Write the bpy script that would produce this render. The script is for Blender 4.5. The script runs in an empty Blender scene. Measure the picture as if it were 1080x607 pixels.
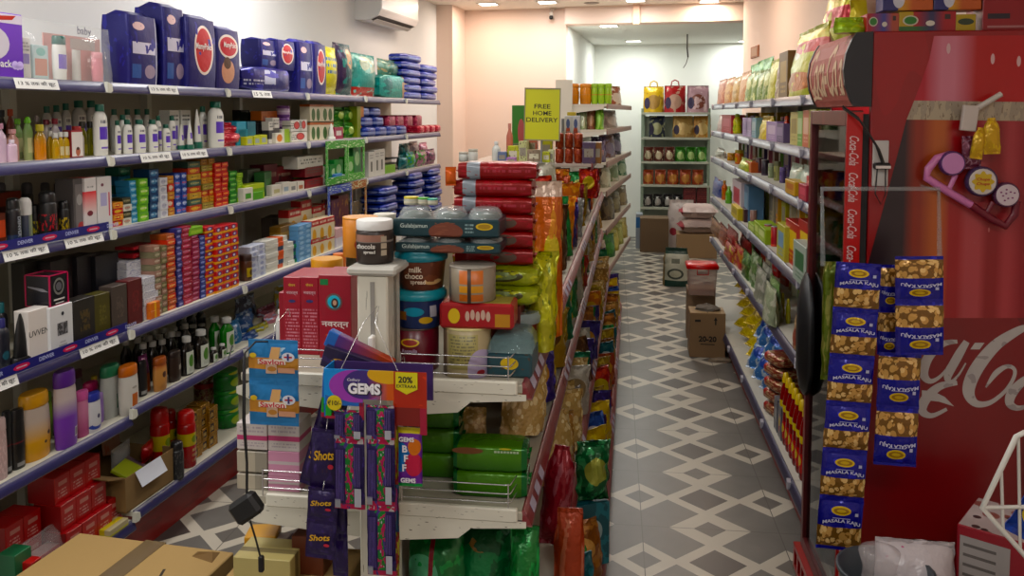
import bpy, math, random
from mathutils import Matrix, Vector, noise
random.seed(7)
SC = bpy.context.scene
COL = SC.collection
pi = math.pi
sin, cos = math.sin, math.cos

FPX, PX, PY, EYE = 900.0, 540.0, 179.0, 1.62
PITCH = math.atan((179 - 120) / FPX)
YAW = math.atan(120 / FPX * cos(PITCH))
_F = Vector((-sin(YAW) * cos(PITCH), cos(YAW) * cos(PITCH), -sin(PITCH)))
_R = Vector((cos(YAW), sin(YAW), 0))
_U = _R.cross(_F)
CAM = Vector((0, 0, EYE))

def sight(px, py):
    return _F + _R * ((px - PX) / FPX) + _U * ((PY - py) / FPX)

class Frame:
    """u along the run (away), v into the shelf, z up. side: L faces right, R faces left, E faces the entrance (u lateral, v away)."""
    def __init__(s, deg, D, side):
        a = math.radians(deg); s.a = a; s.D = D; s.side = side
        s.s = Vector((sin(a), cos(a), 0)); s.n = Vector((cos(a), -sin(a), 0))
        s.rot = {'L': pi / 2 - a, 'R': -pi / 2 - a, 'E': -a}[side]
    def P(s, u, v, z):
        if s.side == 'L': p = s.s * u + s.n * (s.D - v)
        elif s.side == 'R': p = s.s * u + s.n * (s.D + v)
        else: p = s.n * u + s.s * (s.D + v)
        return Vector((p.x, p.y, z))
    def at(s, px, py, v=0.0):
        d = sight(px, py)
        if s.side == 'E':
            t = (s.D + v) / d.dot(s.s); p = CAM + d * t
            return p.dot(s.n), p.z
        t = (s.D + (v if s.side == 'R' else -v)) / d.dot(s.n); p = CAM + d * t
        return p.dot(s.s), p.z
    def ux(s, px, z, v=0.0):
        y0, y1 = 0.0, 600.0
        for _ in range(30):
            ym = (y0 + y1) / 2
            if s.at(px, ym, v)[1] > z: y0 = ym
            else: y1 = ym
        return s.at(px, ym, v)[0]

def lin(c):
    return c / 12.92 if c <= 0.04045 else ((c + 0.055) / 1.055) ** 2.4
def C(h):
    if not isinstance(h, str): return tuple(h) + (1.0,) if len(h) == 3 else h
    c = [lin(int(h[i:i + 2], 16) / 255) for i in (0, 2, 4)]; g = .3 * c[0] + .55 * c[1] + .15 * c[2]
    return tuple(min(1, max(0, g + (q - g) * 1.18)) for q in c) + (1.0,)

_M = {}
def _bsdf(m):
    return m.node_tree.nodes['Principled BSDF']
def M(col, rough=0.5, metal=0.0, bump=0.0, bs=60.0, coat=0.0, alpha=1.0, emit=None, es=0.0):
    k = ('m', col, rough, metal, bump, bs, coat, alpha, emit, es)
    if k in _M: return _M[k]
    m = bpy.data.materials.new('finish'); m.use_nodes = True
    nt = m.node_tree; b = _bsdf(m)
    b.inputs['Base Color'].default_value = C(col)
    b.inputs['Roughness'].default_value = rough
    b.inputs['Metallic'].default_value = metal
    b.inputs['Coat Weight'].default_value = coat
    if emit:
        b.inputs['Emission Color'].default_value = C(emit); b.inputs['Emission Strength'].default_value = es
    if bump: _bump(nt, b, bump, bs)
    if alpha < 1:
        tr = nt.nodes.new('ShaderNodeBsdfTransparent'); mx = nt.nodes.new('ShaderNodeMixShader')
        tr.inputs[0].default_value = (1, 1, 1, 1)
        mx.inputs[0].default_value = alpha
        nt.links.new(tr.outputs[0], mx.inputs[1]); nt.links.new(b.outputs[0], mx.inputs[2])
        nt.links.new(mx.outputs[0], nt.nodes['Material Output'].inputs[0])
    _M[k] = m
    return m
def _bump(nt, b, strength, scale):
    n = nt.nodes.new('ShaderNodeTexNoise'); n.inputs['Scale'].default_value = scale; n.inputs['Detail'].default_value = 2
    tc = nt.nodes.new('ShaderNodeTexCoord'); nt.links.new(tc.outputs['Object'], n.inputs['Vector'])
    bp = nt.nodes.new('ShaderNodeBump'); bp.inputs['Strength'].default_value = strength; bp.inputs['Distance'].default_value = 0.01
    nt.links.new(n.outputs[0], bp.inputs['Height']); nt.links.new(bp.outputs[0], b.inputs['Normal'])
_dn = [0]
def D(base, *layers, rough=0.38, metal=0.0, bump=0.0, bs=45.0, coat=0.0):
    """printed packaging: a base colour with printed bands, panels, discs, blobs and lines of small print, in the object's own box coordinates"""
    k = ('d', base, layers, rough, metal, bump, bs, coat)
    if k in _M: return _M[k]
    m = bpy.data.materials.new('print'); m.use_nodes = True
    nt = m.node_tree; N = nt.nodes; Lk = nt.links; b = _bsdf(m)
    b.inputs['Roughness'].default_value = rough; b.inputs['Metallic'].default_value = metal; b.inputs['Coat Weight'].default_value = coat
    tc = N.new('ShaderNodeTexCoord'); sp = N.new('ShaderNodeSeparateXYZ'); Lk.new(tc.outputs['Generated'], sp.inputs[0])
    ax = {'x': sp.outputs[0], 'y': sp.outputs[1], 'z': sp.outputs[2]}
    def math_(op, a, b_=None, c_=None):
        n = N.new('ShaderNodeMath'); n.operation = op
        for i, v in enumerate((a, b_, c_)):
            if v is None: continue
            if isinstance(v, (int, float)): n.inputs[i].default_value = v
            else: Lk.new(v, n.inputs[i])
        return n.outputs[0]
    def rng(o, lo, hi):
        return math_('MULTIPLY', math_('GREATER_THAN', o, lo), math_('LESS_THAN', o, hi))
    cur = None
    def over(mask, col):
        nonlocal cur
        mx = N.new('ShaderNodeMix'); mx.data_type = 'RGBA'
        Lk.new(mask, mx.inputs[0])
        if cur is None: mx.inputs[6].default_value = C(base)
        else: Lk.new(cur, mx.inputs[6])
        mx.inputs[7].default_value = C(col)
        cur = mx.outputs[2]
    for l in layers:
        t = l[0]
        if t in 'xyz': over(rng(ax[t], l[1], l[2]), l[3])
        elif t == 'rect': over(math_('MULTIPLY', rng(ax['x'], l[1], l[2]), rng(ax['z'], l[3], l[4])), l[5])
        elif t == 'side': over(math_('MULTIPLY', rng(ax['y'], l[1], l[2]), rng(ax['z'], l[3], l[4])), l[5])
        elif t == 'disc':
            a = math_('DIVIDE', math_('SUBTRACT', ax['x'], l[1]), l[3]); c = math_('DIVIDE', math_('SUBTRACT', ax['z'], l[2]), l[4])
            r2 = math_('ADD', math_('MULTIPLY', a, a), math_('MULTIPLY', c, c))
            over(math_('LESS_THAN', r2, 1.0), l[5])
        elif t == 'text':   # x0,x1,z0,z1,col,rows
            zz = math_('DIVIDE', math_('SUBTRACT', ax['z'], l[3]), l[4] - l[3])
            fr = math_('FRACT', math_('MULTIPLY', zz, float(l[6])))
            rowm = rng(fr, 0.28, 0.78)
            no = N.new('ShaderNodeTexNoise'); no.inputs['Scale'].default_value = 1.0; no.inputs['Detail'].default_value = 1
            cv = N.new('ShaderNodeCombineXYZ')
            Lk.new(math_('MULTIPLY', ax['x'], 26.0 / max(0.05, (l[2] - l[1])) * 0.7), cv.inputs[0])
            Lk.new(math_('FLOOR', math_('MULTIPLY', zz, float(l[6]))), cv.inputs[2]); _dn[0] += 1
            cv.inputs[1].default_value = _dn[0] * 3.7
            Lk.new(cv.outputs[0], no.inputs['Vector'])
            mk = math_('MULTIPLY', rowm, math_('GREATER_THAN', no.outputs[0], 0.47))
            mk = math_('MULTIPLY', mk, math_('MULTIPLY', rng(ax['x'], l[1], l[2]), rng(ax['z'], l[3], l[4])))
            over(mk, l[5])
        elif t in ('spot', 'noise'):
            n = N.new('ShaderNodeTexVoronoi' if t == 'spot' else 'ShaderNodeTexNoise'); n.inputs['Scale'].default_value = l[1]
            ad = N.new('ShaderNodeVectorMath'); ad.operation = 'ADD'; _dn[0] += 1
            ad.inputs[1].default_value = (_dn[0] * 1.37, _dn[0] * 0.71, _dn[0] * 2.13)
            Lk.new(tc.outputs['Generated'], ad.inputs[0]); Lk.new(ad.outputs[0], n.inputs['Vector'])
            mk = math_('LESS_THAN' if t == 'spot' else 'GREATER_THAN', n.outputs[0], l[2])
            if len(l) > 4: mk = math_('MULTIPLY', mk, rng(ax['z'], l[4], l[5]))
            if len(l) > 6: mk = math_('MULTIPLY', mk, rng(ax['x'], l[6], l[7]))
            over(mk, l[3])
        elif t in ('gz', 'gx'):
            mr = N.new('ShaderNodeMapRange'); mr.inputs[1].default_value = l[1]; mr.inputs[2].default_value = l[2]
            Lk.new(ax[t[1]], mr.inputs[0]); over(mr.outputs[0], l[3])
    if cur is None: b.inputs['Base Color'].default_value = C(base)
    else: Lk.new(cur, b.inputs['Base Color'])
    if bump: _bump(nt, b, bump, bs)
    _M[k] = m
    return m
def FOIL(base, *layers, rough=0.28, bump=0.35, bs=40.0):
    return D(base, *layers, rough=rough, metal=0.25, bump=bump, bs=bs)
WHITE = M('e6e6e2', 0.4); STEEL = M('d6d4ca', 0.4); CHROME = M('c8c8c8', 0.25, 0.9); BLACK = M('0c0c0e', 0.4); KRAFT = M('9b8157', 0.8, bump=0.1)
CLEAR = M('f2f6f6', 0.08, alpha=0.16); CLEARISH = M('eef2f2', 0.12, alpha=0.34, bump=0.3, bs=35)

_txt = {}
KIDS = {}
def text_polys(s, bold, shear):
    k = (s, bold, shear)
    if k in _txt: return _txt[k]
    cu = bpy.data.curves.new('lettering', 'FONT'); cu.body = s; cu.size = 1.0; cu.resolution_u = 3; cu.offset = bold; cu.shear = shear
    ob = bpy.data.objects.new('lettering', cu)
    me = bpy.data.meshes.new_from_object(ob)
    vs = [(v.co.x, v.co.y) for v in me.vertices]; fs = [tuple(p.vertices) for p in me.polygons]
    bpy.data.objects.remove(ob); bpy.data.curves.remove(cu); bpy.data.meshes.remove(me)
    if vs:
        x0 = min(v[0] for v in vs); x1 = max(v[0] for v in vs); y0 = min(v[1] for v in vs); y1 = max(v[1] for v in vs)
        vs = [((x - x0) / (x1 - x0), (y - y0) / (y1 - y0)) for x, y in vs]; asp = (x1 - x0) / (y1 - y0)
    else: asp = 1
    _txt[k] = (vs, fs, asp)
    return _txt[k]

class MB:
    def __init__(s):
        s.v = []; s.f = []; s.fm = []; s.fs = []; s.mats = []; s.T = Matrix.Identity(4)
    def mi(s, m):
        if m not in s.mats: s.mats.append(m)
        return s.mats.index(m)
    def add(s, vs, fs, mat, smooth=False):
        b = len(s.v); T = s.T; i = s.mi(mat)
        s.v.extend((T @ Vector(v))[:] for v in vs)
        for f in fs:
            s.f.append(tuple(b + j for j in f)); s.fm.append(i); s.fs.append(smooth)
        return s
    def box(s, x0, x1, y0, y1, z0, z1, mat, front=None, top=None, c=0.0, side=None):
        """box with faces front(-y) back side top; c chamfers the edges"""
        fr = front or mat; tp = top or mat; sd = side or mat
        if c <= 0:
            vs = [(x, y, z) for z in (z0, z1) for y in (y0, y1) for x in (x0, x1)]
            s.add(vs, [(0, 1, 5, 4)], fr); s.add(vs, [(4, 5, 7, 6)], tp); s.add(vs, [(1, 3, 7, 5), (2, 0, 4, 6)], sd); s.add(vs, [(3, 2, 6, 7), (0, 2, 3, 1)], mat)
            return s
        X = (x0, x1); Y = (y0, y1); Z = (z0, z1); c = min(c, (x1 - x0) * .3, (y1 - y0) * .3, (z1 - z0) * .3)
        vs = []
        for k in (0, 1):
            for j in (0, 1):
                for i in (0, 1):
                    dx, dy, dz = (c, -c)[i], (c, -c)[j], (c, -c)[k]
                    vs += [(X[i], Y[j] + dy, Z[k] + dz), (X[i] + dx, Y[j], Z[k] + dz), (X[i] + dx, Y[j] + dy, Z[k])]
        I = lambda i, j, k, a: (k * 4 + j * 2 + i) * 3 + a
        s.add(vs, [(I(0, 0, 0, 1), I(1, 0, 0, 1), I(1, 0, 1, 1), I(0, 0, 1, 1))], fr)
        s.add(vs, [(I(0, 0, 1, 2), I(1, 0, 1, 2), I(1, 1, 1, 2), I(0, 1, 1, 2))], tp)
        s.add(vs, [(I(1, 0, 0, 0), I(1, 1, 0, 0), I(1, 1, 1, 0), I(1, 0, 1, 0)), (I(0, 1, 0, 0), I(0, 0, 0, 0), I(0, 0, 1, 0), I(0, 1, 1, 0))], sd)
        fs = [(I(1, 1, 0, 1), I(0, 1, 0, 1), I(0, 1, 1, 1), I(1, 1, 1, 1)), (I(0, 1, 0, 2), I(1, 1, 0, 2), I(1, 0, 0, 2), I(0, 0, 0, 2))]
        for j in (0, 1):
            for k in (0, 1):
                q = (I(0, j, k, 1), I(1, j, k, 1), I(1, j, k, 2), I(0, j, k, 2)); fs.append(q if (j == 0) == (k == 1) else q[::-1])
        for i in (0, 1):
            for k in (0, 1):
                q = (I(i, 0, k, 0), I(i, 1, k, 0), I(i, 1, k, 2), I(i, 0, k, 2)); fs.append(q if (i == 1) == (k == 1) else q[::-1])
        for i in (0, 1):
            for j in (0, 1):
                q = (I(i, j, 0, 0), I(i, j, 1, 0), I(i, j, 1, 1), I(i, j, 0, 1)); fs.append(q if (i == 0) == (j == 0) else q[::-1])
                for k in (0, 1):
                    q = (I(i, j, k, 0), I(i, j, k, 1), I(i, j, k, 2)); fs.append(q if (i + j + k) % 2 == 1 else q[::-1])
        s.add(vs, fs, mat)
        return s
    def loft(s, rings, mat, smooth=True, cap0=True, cap1=True, closed=True):
        n = len(rings[0]); vs = [p for r in rings for p in r]; fs = []
        for i in range(len(rings) - 1):
            for j in range(n if closed else n - 1):
                a = i * n + j; b = i * n + (j + 1) % n
                fs.append((a, b, b + n, a + n))
        s.add(vs, fs, mat, smooth)
        if cap0: s.add(rings[0], [tuple(range(n))[::-1]], mat)
        if cap1: s.add(rings[-1], [tuple(range(n))], mat)
        return s
    def lathe(s, prof, mat, n=16, sx=1.0, sy=1.0, cx=0.0, cy=0.0, cap0=True, cap1=True, pw=1.0, smooth=True):
        rings = []
        for r, z in prof:
            ring = []
            for i in range(n):
                a = 2 * pi * i / n; ca, sa = sin(a), -cos(a)
                if pw != 1.0:
                    ca = math.copysign(abs(ca) ** pw, ca); sa = math.copysign(abs(sa) ** pw, sa)
                ring.append((cx + r * sx * ca, cy + r * sy * sa, z))
            rings.append(ring)
        return s.loft(rings, mat, smooth, cap0, cap1)
    def shell(s, prof, mat, a0, a1, n=10, sx=1.0, sy=1.0, off=0.0006, pw=1.0):
        """a label that wraps part of a lathed body; angle 0 faces the front"""
        rings = []
        for r, z in prof:
            ring = []
            for i in range(n + 1):
                a = a0 + (a1 - a0) * i / n; ca, sa = sin(a), -cos(a)
                if pw != 1.0:
                    ca = math.copysign(abs(ca) ** pw, ca); sa = math.copysign(abs(sa) ** pw, sa)
                ring.append(((r * sx + off) * ca, (r * sy + off) * sa, z))
            rings.append(ring)
        return s.loft(rings, mat, True, False, False, closed=False)
    def tube(s, pts, r, mat, n=6, closed=False):
        pts = [Vector(p) for p in pts]; rings = []; m = len(pts); up = None
        for i, p in enumerate(pts):
            t = (pts[(i + 1) % m] - pts[i - 1]) if closed else (pts[min(i + 1, m - 1)] - pts[max(i - 1, 0)])
            t.normalize()
            if up is None or abs(up.dot(t)) > .95: up = Vector((0, 0, 1)) if abs(t.z) < .9 else Vector((1, 0, 0))
            a = t.cross(up).normalized(); b = a.cross(t).normalized(); up = b
            rr = r[i] if isinstance(r, (list, tuple)) else r
            rings.append([tuple(p + a * rr * cos(2 * pi * k / n) + b * rr * sin(2 * pi * k / n)) for k in range(n)])
        if closed: rings.append(rings[0])
        return s.loft(rings, mat, True, not closed, not closed)
    def poly(s, pts, mat):
        return s.add(pts, [tuple(range(len(pts)))], mat)
    def prism(s, pts, y0, y1, mat, front=None):
        """outline in x,z extruded along y; counter-clockwise seen from the front"""
        n = len(pts)
        a = [(x, y0, z) for x, z in pts]; b = [(x, y1, z) for x, z in pts]
        s.add(a, [tuple(range(n))], front or mat); s.add(b, [tuple(range(n))[::-1]], mat)
        s.add(a + b, [(i, i + n, (i + 1) % n + n, (i + 1) % n) for i in range(n)], mat)
        return s
    def disc(s, cx, y, cz, rx, rz, mat, n=18):
        return s.poly([(cx + rx * cos(2 * pi * i / n), y, cz + rz * sin(2 * pi * i / n)) for i in range(n)], mat)
    def rect(s, x0, x1, z0, z1, y, mat):
        return s.poly([(x0, y, z0), (x1, y, z0), (x1, y, z1), (x0, y, z1)], mat)
    def text(s, t, cx, cz, y, h, mat, w=None, bold=0.0, shear=0.0, wrap=None, arc=0.0, flip=False):
        """lettering on the plane y, centred on cx, cz; wrap = radius of the cylinder it lies on; arc bends the line up in the middle"""
        vs, fs, asp = text_polys(t, bold, shear)
        if not vs: return s
        w = w or h * asp
        o = []
        for a, b in vs:
            x = (a - .5) * w; z = (b - .5) * h + arc * (1 - (2 * a - 1) ** 2) - arc * .5
            if flip: x, z = -x, -z
            if wrap: o.append((cx + wrap * sin(x / wrap), y + wrap * (1 - cos(x / wrap)), cz + z))
            else: o.append((cx + x, y, cz + z))
        return s.add(o, fs, mat)
    def pillow(s, w, h, t, mat, seal=None, nx=8, nz=10, sl=0.012, wr=0.0, seed=0.0, foot=False, sidep=2.2, endp=2.4, neck=1.0, yc=0.0):
        """a filled pouch, base at z=0: bulging middle, flat crimped seals at both ends (foot=True: stands on a wide base)"""
        seal = seal or mat
        Z = [0.0, sl] + [sl + (h - 2 * sl) * i / nz for i in range(1, nz)] + [h - sl, h]
        if foot: Z = [0.0] + [(h - sl) * i / nz for i in range(1, nz)] + [h - sl, h]
        front = []; back = []
        for z in Z:
            k = (z - sl) / (h - 2 * sl); k = min(1, max(0, k))
            e = (1 - abs(2 * k - 1) ** endp)
            if foot: e = (1 - k ** endp) * .55 + .45 * (1 - k)
            if z <= sl and not foot: e = 0
            if z >= h - sl - 1e-9: e = 0
            fr = []; bk = []
            for i in range(nx + 1):
                q = 2 * i / nx - 1
                pr = max(0.0, 1 - abs(q) ** sidep) ** .6 * max(e, 0) ** .6
                ww = w * (1 - .07 * (pr > 0) * max(0, e)) if not foot else w * (1 - .05 * k)
                if neck < 1 and k > .8: ww *= 1 - (1 - neck) * (k - .8) / .2
                n1 = wr * noise.noise(Vector((q * 3 + seed, z * 40, seed * 7.1))); n2 = wr * noise.noise(Vector((q * 3 - seed, z * 40, seed * 3.3 + 9)))
                x = q * ww / 2 + wr * .6 * noise.noise(Vector((seed, z * 30, q)))
                fr.append((x, yc - t / 2 * pr - .0008 + n1, z)); bk.append((x, yc + t / 2 * pr + .0008 + n2, z))
            front.append(fr); back.append(bk)
        m = nx + 1; R = len(Z)
        vs = [p for r in front for p in r]; vb = [p for r in back for p in r]
        off = len(vs)
        fA = []; fS = []
        for i in range(R - 1):
            tgt = fS if (Z[i + 1] <= sl + 1e-9 and not foot) or Z[i] >= h - sl - 1e-9 else fA
            for j in range(nx):
                tgt.append((i * m + j, i * m + j + 1, (i + 1) * m + j + 1, (i + 1) * m + j))
                tgt.append((off + i * m + j + 1, off + i * m + j, off + (i + 1) * m + j, off + (i + 1) * m + j + 1))
            for j, fl in ((0, 0), (nx, 1)):
                q = (i * m + j, (i + 1) * m + j, off + (i + 1) * m + j, off + i * m + j)
                tgt.append(q[::-1] if not fl else q)
        b0 = tuple(range(m)) + tuple(off + j for j in range(m))[::-1]
        fS.append(b0[::-1]); b1 = tuple((R - 1) * m + j for j in range(m)) + tuple(off + (R - 1) * m + j for j in range(m))[::-1]; fS.append(b1)
        s.add(vs + vb, fA, mat, True); s.add(vs + vb, fS, seal, False)
        return s
    def build(s, name, parent=None, loc=None):
        me = bpy.data.meshes.new(name); me.from_pydata(s.v, [], s.f)
        for m in s.mats: me.materials.append(m)
        me.polygons.foreach_set('material_index', s.fm); me.polygons.foreach_set('use_smooth', s.fs)
        me.update()
        o = bpy.data.objects.new(name, me); COL.objects.link(o)
        if parent is not None:
            o.parent = parent; KIDS.setdefault(parent.name, []).append(o)
        if loc is not None: o.location = loc
        return o

def tag(o, label=None, cat=None, group=None, kind=None):
    if label: o['label'] = label
    if cat: o['category'] = cat
    if group: o['group'] = group
    if kind: o['kind'] = kind
    return o
def empty(name):
    o = bpy.data.objects.new(name, None); COL.objects.link(o); o.empty_display_size = .05
    return o
def struct(name, mb, parent=None):
    o = mb.build(name, parent)
    if parent is None: o['kind'] = 'structure'
    return o
def clone(o, parent=None, src=None):
    c = o.copy(); COL.objects.link(c)
    if parent is not None: c.parent = parent
    for ch in KIDS.get(src or o.name, ()): clone(ch, c)
    return c
ORD = ['first', 'second', 'third', 'fourth', 'fifth', 'sixth', 'seventh', 'eighth', 'ninth', 'tenth', 'eleventh', 'twelfth', 'thirteenth', 'fourteenth', 'fifteenth']

class Kind:
    """one product, built once; every further one is a copy"""
    def __init__(s, root, cat, w, d, h):
        s.root = root; s.cat = cat; s.w = w; s.d = d; s.h = h; s.used = False
    def put(s, F, u, v, z, label, group=None, rot=0.0, tilt=(0, 0), sc=1.0):
        o = s.root if not s.used else clone(s.root)
        s.used = True
        o.location = F.P(u, v, z) if F else (u, v, z)
        o.rotation_euler = (tilt[0], tilt[1], (F.rot if F else 0) + rot)
        o.scale = (sc, sc, sc) if not isinstance(sc, tuple) else sc
        for k in ('label', 'group'):
            if k in o: del o[k]
        tag(o, label, s.cat, group)
        return o
def assemble(name, parts, solo=False):
    """parts: (part name, function that draws it). solo merges them: too small in the photo to show parts"""
    if solo:
        mb = MB()
        for _, fn in parts: fn(mb)
        return mb.build(name)
    r = empty(name)
    for pn, fn in parts:
        mb = MB(); fn(mb); mb.build(pn, r)
    return r
def carton(name, cat, w, d, h, mat, front=None, top=None, side=None, c=0.0015, decal=None):
    mb = MB(); mb.box(-w / 2, w / 2, -d / 2, d / 2, 0, h, mat, front, top, c, side)
    if decal: decal(mb, w, d, h, -d / 2 - .0006)
    return Kind(mb.build(name), cat, w, d, h)
PROF = {   # radius (of half width), height (of whole) for body; cap likewise
    'lotion': ([(.9, 0), (1, .03), (1, .68), (.95, .76), (.7, .83), (.42, .86), (.42, .87)], [(.5, .865), (.5, .985), (.46, 1)], 1.0),
    'shampoo': ([(.86, 0), (.92, .02), (1, .3), (1, .55), (.95, .74), (.9, .8)], [(.9, .8), (.93, .81), (.9, .97), (.8, 1)], 1.0),
    'round': ([(.92, 0), (1, .03), (1, .6), (.92, .68), (.5, .8), (.4, .84), (.4, .87)], [(.5, .86), (.5, .985), (.46, 1)], 1.0),
    'oil': ([(.92, 0), (1, .04), (1, .58), (.8, .7), (.45, .78), (.45, .82)], [(.55, .81), (.55, .98), (.5, 1)], 1.0),
    'can': ([(.92, 0), (1, .02), (1, .72), (.9, .77), (.8, .78)], [(.9, .775), (.9, .93), (.75, .985), (.4, 1)], 1.0),
    'roll': ([(.9, 0), (1, .03), (1, .6), (.96, .62)], [(.98, .62), (1, .64), (1, .88), (.85, .96), (.5, 1)], 1.0),
    'tubecap': ([(.72, .16), (.76, .18), (.62, .5), (.36, .8), (.12, .985), (.1, 1)], [(1, 0), (1, .14), (.92, .17)], 1.0),
    'flat': ([(.95, 0), (1, .03), (1, .7), (.88, .78), (.5, .82), (.4, .83)], [(.45, .825), (.45, .985), (.4, 1)], .8),
    'ketchup': ([(.8, 0), (.9, .03), (1, .25), (.85, .45), (.95, .62), (.7, .76), (.42, .84), (.42, .86)], [(.5, .855), (.5, .9), (.36, .98), (.2, 1)], 1.0),
    'jar': ([(.9, 0), (1, .03), (1, .72), (.93, .77), (.9, .78)], [(.96, .775), (.98, .79), (.98, .985), (.94, 1)], 1.0),
    'dish': ([(.8, 0), (.84, .03), (1, .35), (.9, .6), (.55, .78), (.4, .82)], [(.45, .815), (.45, .93), (.25, .95), (.2, 1)], 1.0),
}
def bottle(name, cat, w, h, body, cap, label=None, lab=(.2, .58), style='lotion', sy=.62, span=1.15, decal=None, solo=False, n=14, pw=1.0, capname='cap', back=False):
    bp, cp, pw0 = PROF[style]; pw = pw if pw != 1.0 else pw0
    bp = [(r * w / 2, z * h) for r, z in bp]; cp = [(r * w / 2, z * h) for r, z in cp]
    def f_body(mb): mb.lathe(bp, body, n, 1, sy, pw=pw)
    def f_cap(mb): mb.lathe(cp, cap, n, 1, min(1, sy * 1.1) if style in ('shampoo', 'roll', 'can', 'tubecap') else 1.0)
    def rad(z):
        for (r0, z0), (r1, z1) in zip(bp, bp[1:]):
            if z0 <= z <= z1: return r0 + (r1 - r0) * (z - z0) / max(1e-9, z1 - z0)
        return bp[-1][0]
    parts = [('body', f_body), (capname, f_cap)]
    if label:
        zs = [h * (lab[0] + (lab[1] - lab[0]) * i / 4) for i in range(5)]
        def f_lab(mb): mb.shell([(rad(z), z) for z in zs], label, -span, span, 10, 1, sy, pw=pw)
        parts.append(('label', f_lab))
    if decal:
        parts.append(('printed_mark', lambda mb: decal(mb, w, sy * w, h)))
    return Kind(assemble(name, parts, solo), cat, w, w * sy, h)
def pouch(name, cat, w, h, t, mat, seal=None, foot=False, wr=.002, decal=None, solo=True, nx=8, nz=9, sl=.012, neck=1.0, endp=2.4):
    mb = MB(); _dn[0] += 1
    mb.pillow(w, h, t, mat, seal, nx, nz, sl, wr, _dn[0] * .77, foot, neck=neck, endp=endp)
    if solo:
        if decal: decal(mb, w, t, h)
        return Kind(mb.build(name), cat, w, t, h)
    r = empty(name); mb.build('pouch_body', r)
    if decal:
        m2 = MB(); decal(m2, w, t, h); m2.build('printed_panel', r)
    return Kind(r, cat, w, t, h)
def roll(name, cat, w, h, mat, end=None, n=12):
    """a round wrapped roll standing on end"""
    mb = MB(); mb.lathe([(w * .36, 0), (w / 2, .006), (w / 2, h - .008), (w * .44, h - .003), (w * .2, h)], mat, n)
    if end: mb.lathe([(w * .3, h - .0015), (w * .2, h + .001)], end, n)
    return Kind(mb.build(name), cat, w, w, h)
def pack(name, cat, w, d, h, mat, seal=None, r=.012, bulge=.012, decal=None, ends=True, solo=True, tp=.72):
    """soft block pack (diapers, pads, napkins, biscuits): rounded block with puffed faces and crimped ends at left and right"""
    mb = MB(); nx, nr = 8, 5
    rings = []
    for i in range(nx + 1):
        q = 2 * i / nx - 1
        e = (1 - abs(q) ** 6) ** .5 if abs(q) < 1 else 0
        x = q * w / 2 * (.94 if ends else 1); sc = tp + (1 - tp) * e
        ring = []
        for kx, kz in ((-1, -1), (1, -1), (1, 1), (-1, 1)):
            for a in range(nr):
                th = math.atan2(kz, kx) - pi / 4 + (pi / 2) * a / (nr - 1)
                yy = kx * (d / 2 - r) + r * cos(th); zz = kz * (h / 2 - r) + r * sin(th)
                by = 1 + bulge / d * 2 * e * (1 - (2 * zz / h) ** 2) ; bz = 1 + bulge / h * e * (1 - (2 * yy / d) ** 2)
                ring.append((x, yy * sc * by, h / 2 + zz * sc * (bz if zz > 0 else 1)))
        rings.append(ring)
    mb.loft(rings, mat, True)
    if ends:
        sm = seal or mat
        for sx in (-1, 1):
            vs = []; n = 7
            for i in range(n):
                yy = (i / (n - 1) - .5) * d * .8
                zz = h / 2 + .004 * sin(i * 2.4 + sx)
                vs += [(sx * w * .46, yy, zz), (sx * w * .5, yy * 1.05, zz + .003 * cos(i * 3))]
            mb.add(vs, [(2 * i, 2 * i + 1, 2 * i + 3, 2 * i + 2) for i in range(n - 1)], sm, True)
    if decal: decal(mb, w, d, h, -d / 2 - bulge * .9)
    return Kind(mb.build(name), cat, w, d, h)

def grid_label(fmt, c, r, nc, nr):
    d = {'c': ORD[c] if c < 15 else 'later', 'r': ORD[r] if r < 15 else 'upper'}
    s = fmt.format(**d)
    return s
def block(k, F, u0, v, z, nc, nr, fmt, group, gap=.001, jit=.002, rot=0.0, dw=None, dh=None, skip=None, step=0.0, tilt=(0, 0)):
    """a tidy stack: nc columns along the shelf, nr layers; every box a thing of its own"""
    w = (dw or k.w) + gap; h = (dh or k.h) + .0004
    for c in range(nc):
        for r in range(nr if isinstance(nr, int) else nr[c]):
            if skip and skip(c, r): continue
            k.put(F, u0 + (c + .5) * w + random.uniform(-jit, jit) * .5, v + k.d / 2 + random.uniform(0, jit) + step * r, z + r * h, grid_label(fmt, c, r, nc, nr), group, rot + random.uniform(-jit, jit) * 4, tilt)
def line(k, F, us, v, z, fmt, group, rot=0.0, jr=.05, tilt=(0, 0), sc=1.0, vj=.004):
    for i, u in enumerate(us):
        k.put(F, u, v + k.d / 2 + random.uniform(0, vj), z, fmt.format(c=ORD[i] if i < 15 else 'later', n=i + 1), group, rot + random.uniform(-jr, jr), tilt, sc)
def span(F, x0, x1, z, v):
    a, b = F.ux(x0, z, v), F.ux(x1, z, v)
    return min(a, b), max(a, b)
def fit(F, x0, x1, ytop, z, v):
    """centre, width and height of a front face that stands on z, from where its sides and top are seen"""
    a, b = span(F, x0, x1, z, v)
    xm = (x0 + x1) / 2
    return (a + b) / 2, b - a, F.at(xm, ytop, v)[1] - z
def vpdeg(x):
    d = sight(x, 120); return math.degrees(math.atan2(d.x, d.y))
AL = vpdeg(728)                      # the building and the wall shelving on one side
UL = Frame(AL, -1.97, 'L')           # upper tiers, lip plane
LL = Frame(AL, -1.91, 'L')           # lower tiers stand out a little further
GR = Frame(vpdeg(668), -.237, 'L')   # gondola, aisle side lip
GE = Frame(vpdeg(668), 1.90, 'E')    # gondola, end
RS = Frame(vpdeg(658), .69, 'R')     # shelving on the other wall
BL = Frame(AL, 0, 'E')               # building cross direction
G0 = GE.s; 
WALL_L, BACK, CEIL = -2.42, 8.5, 2.67

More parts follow.
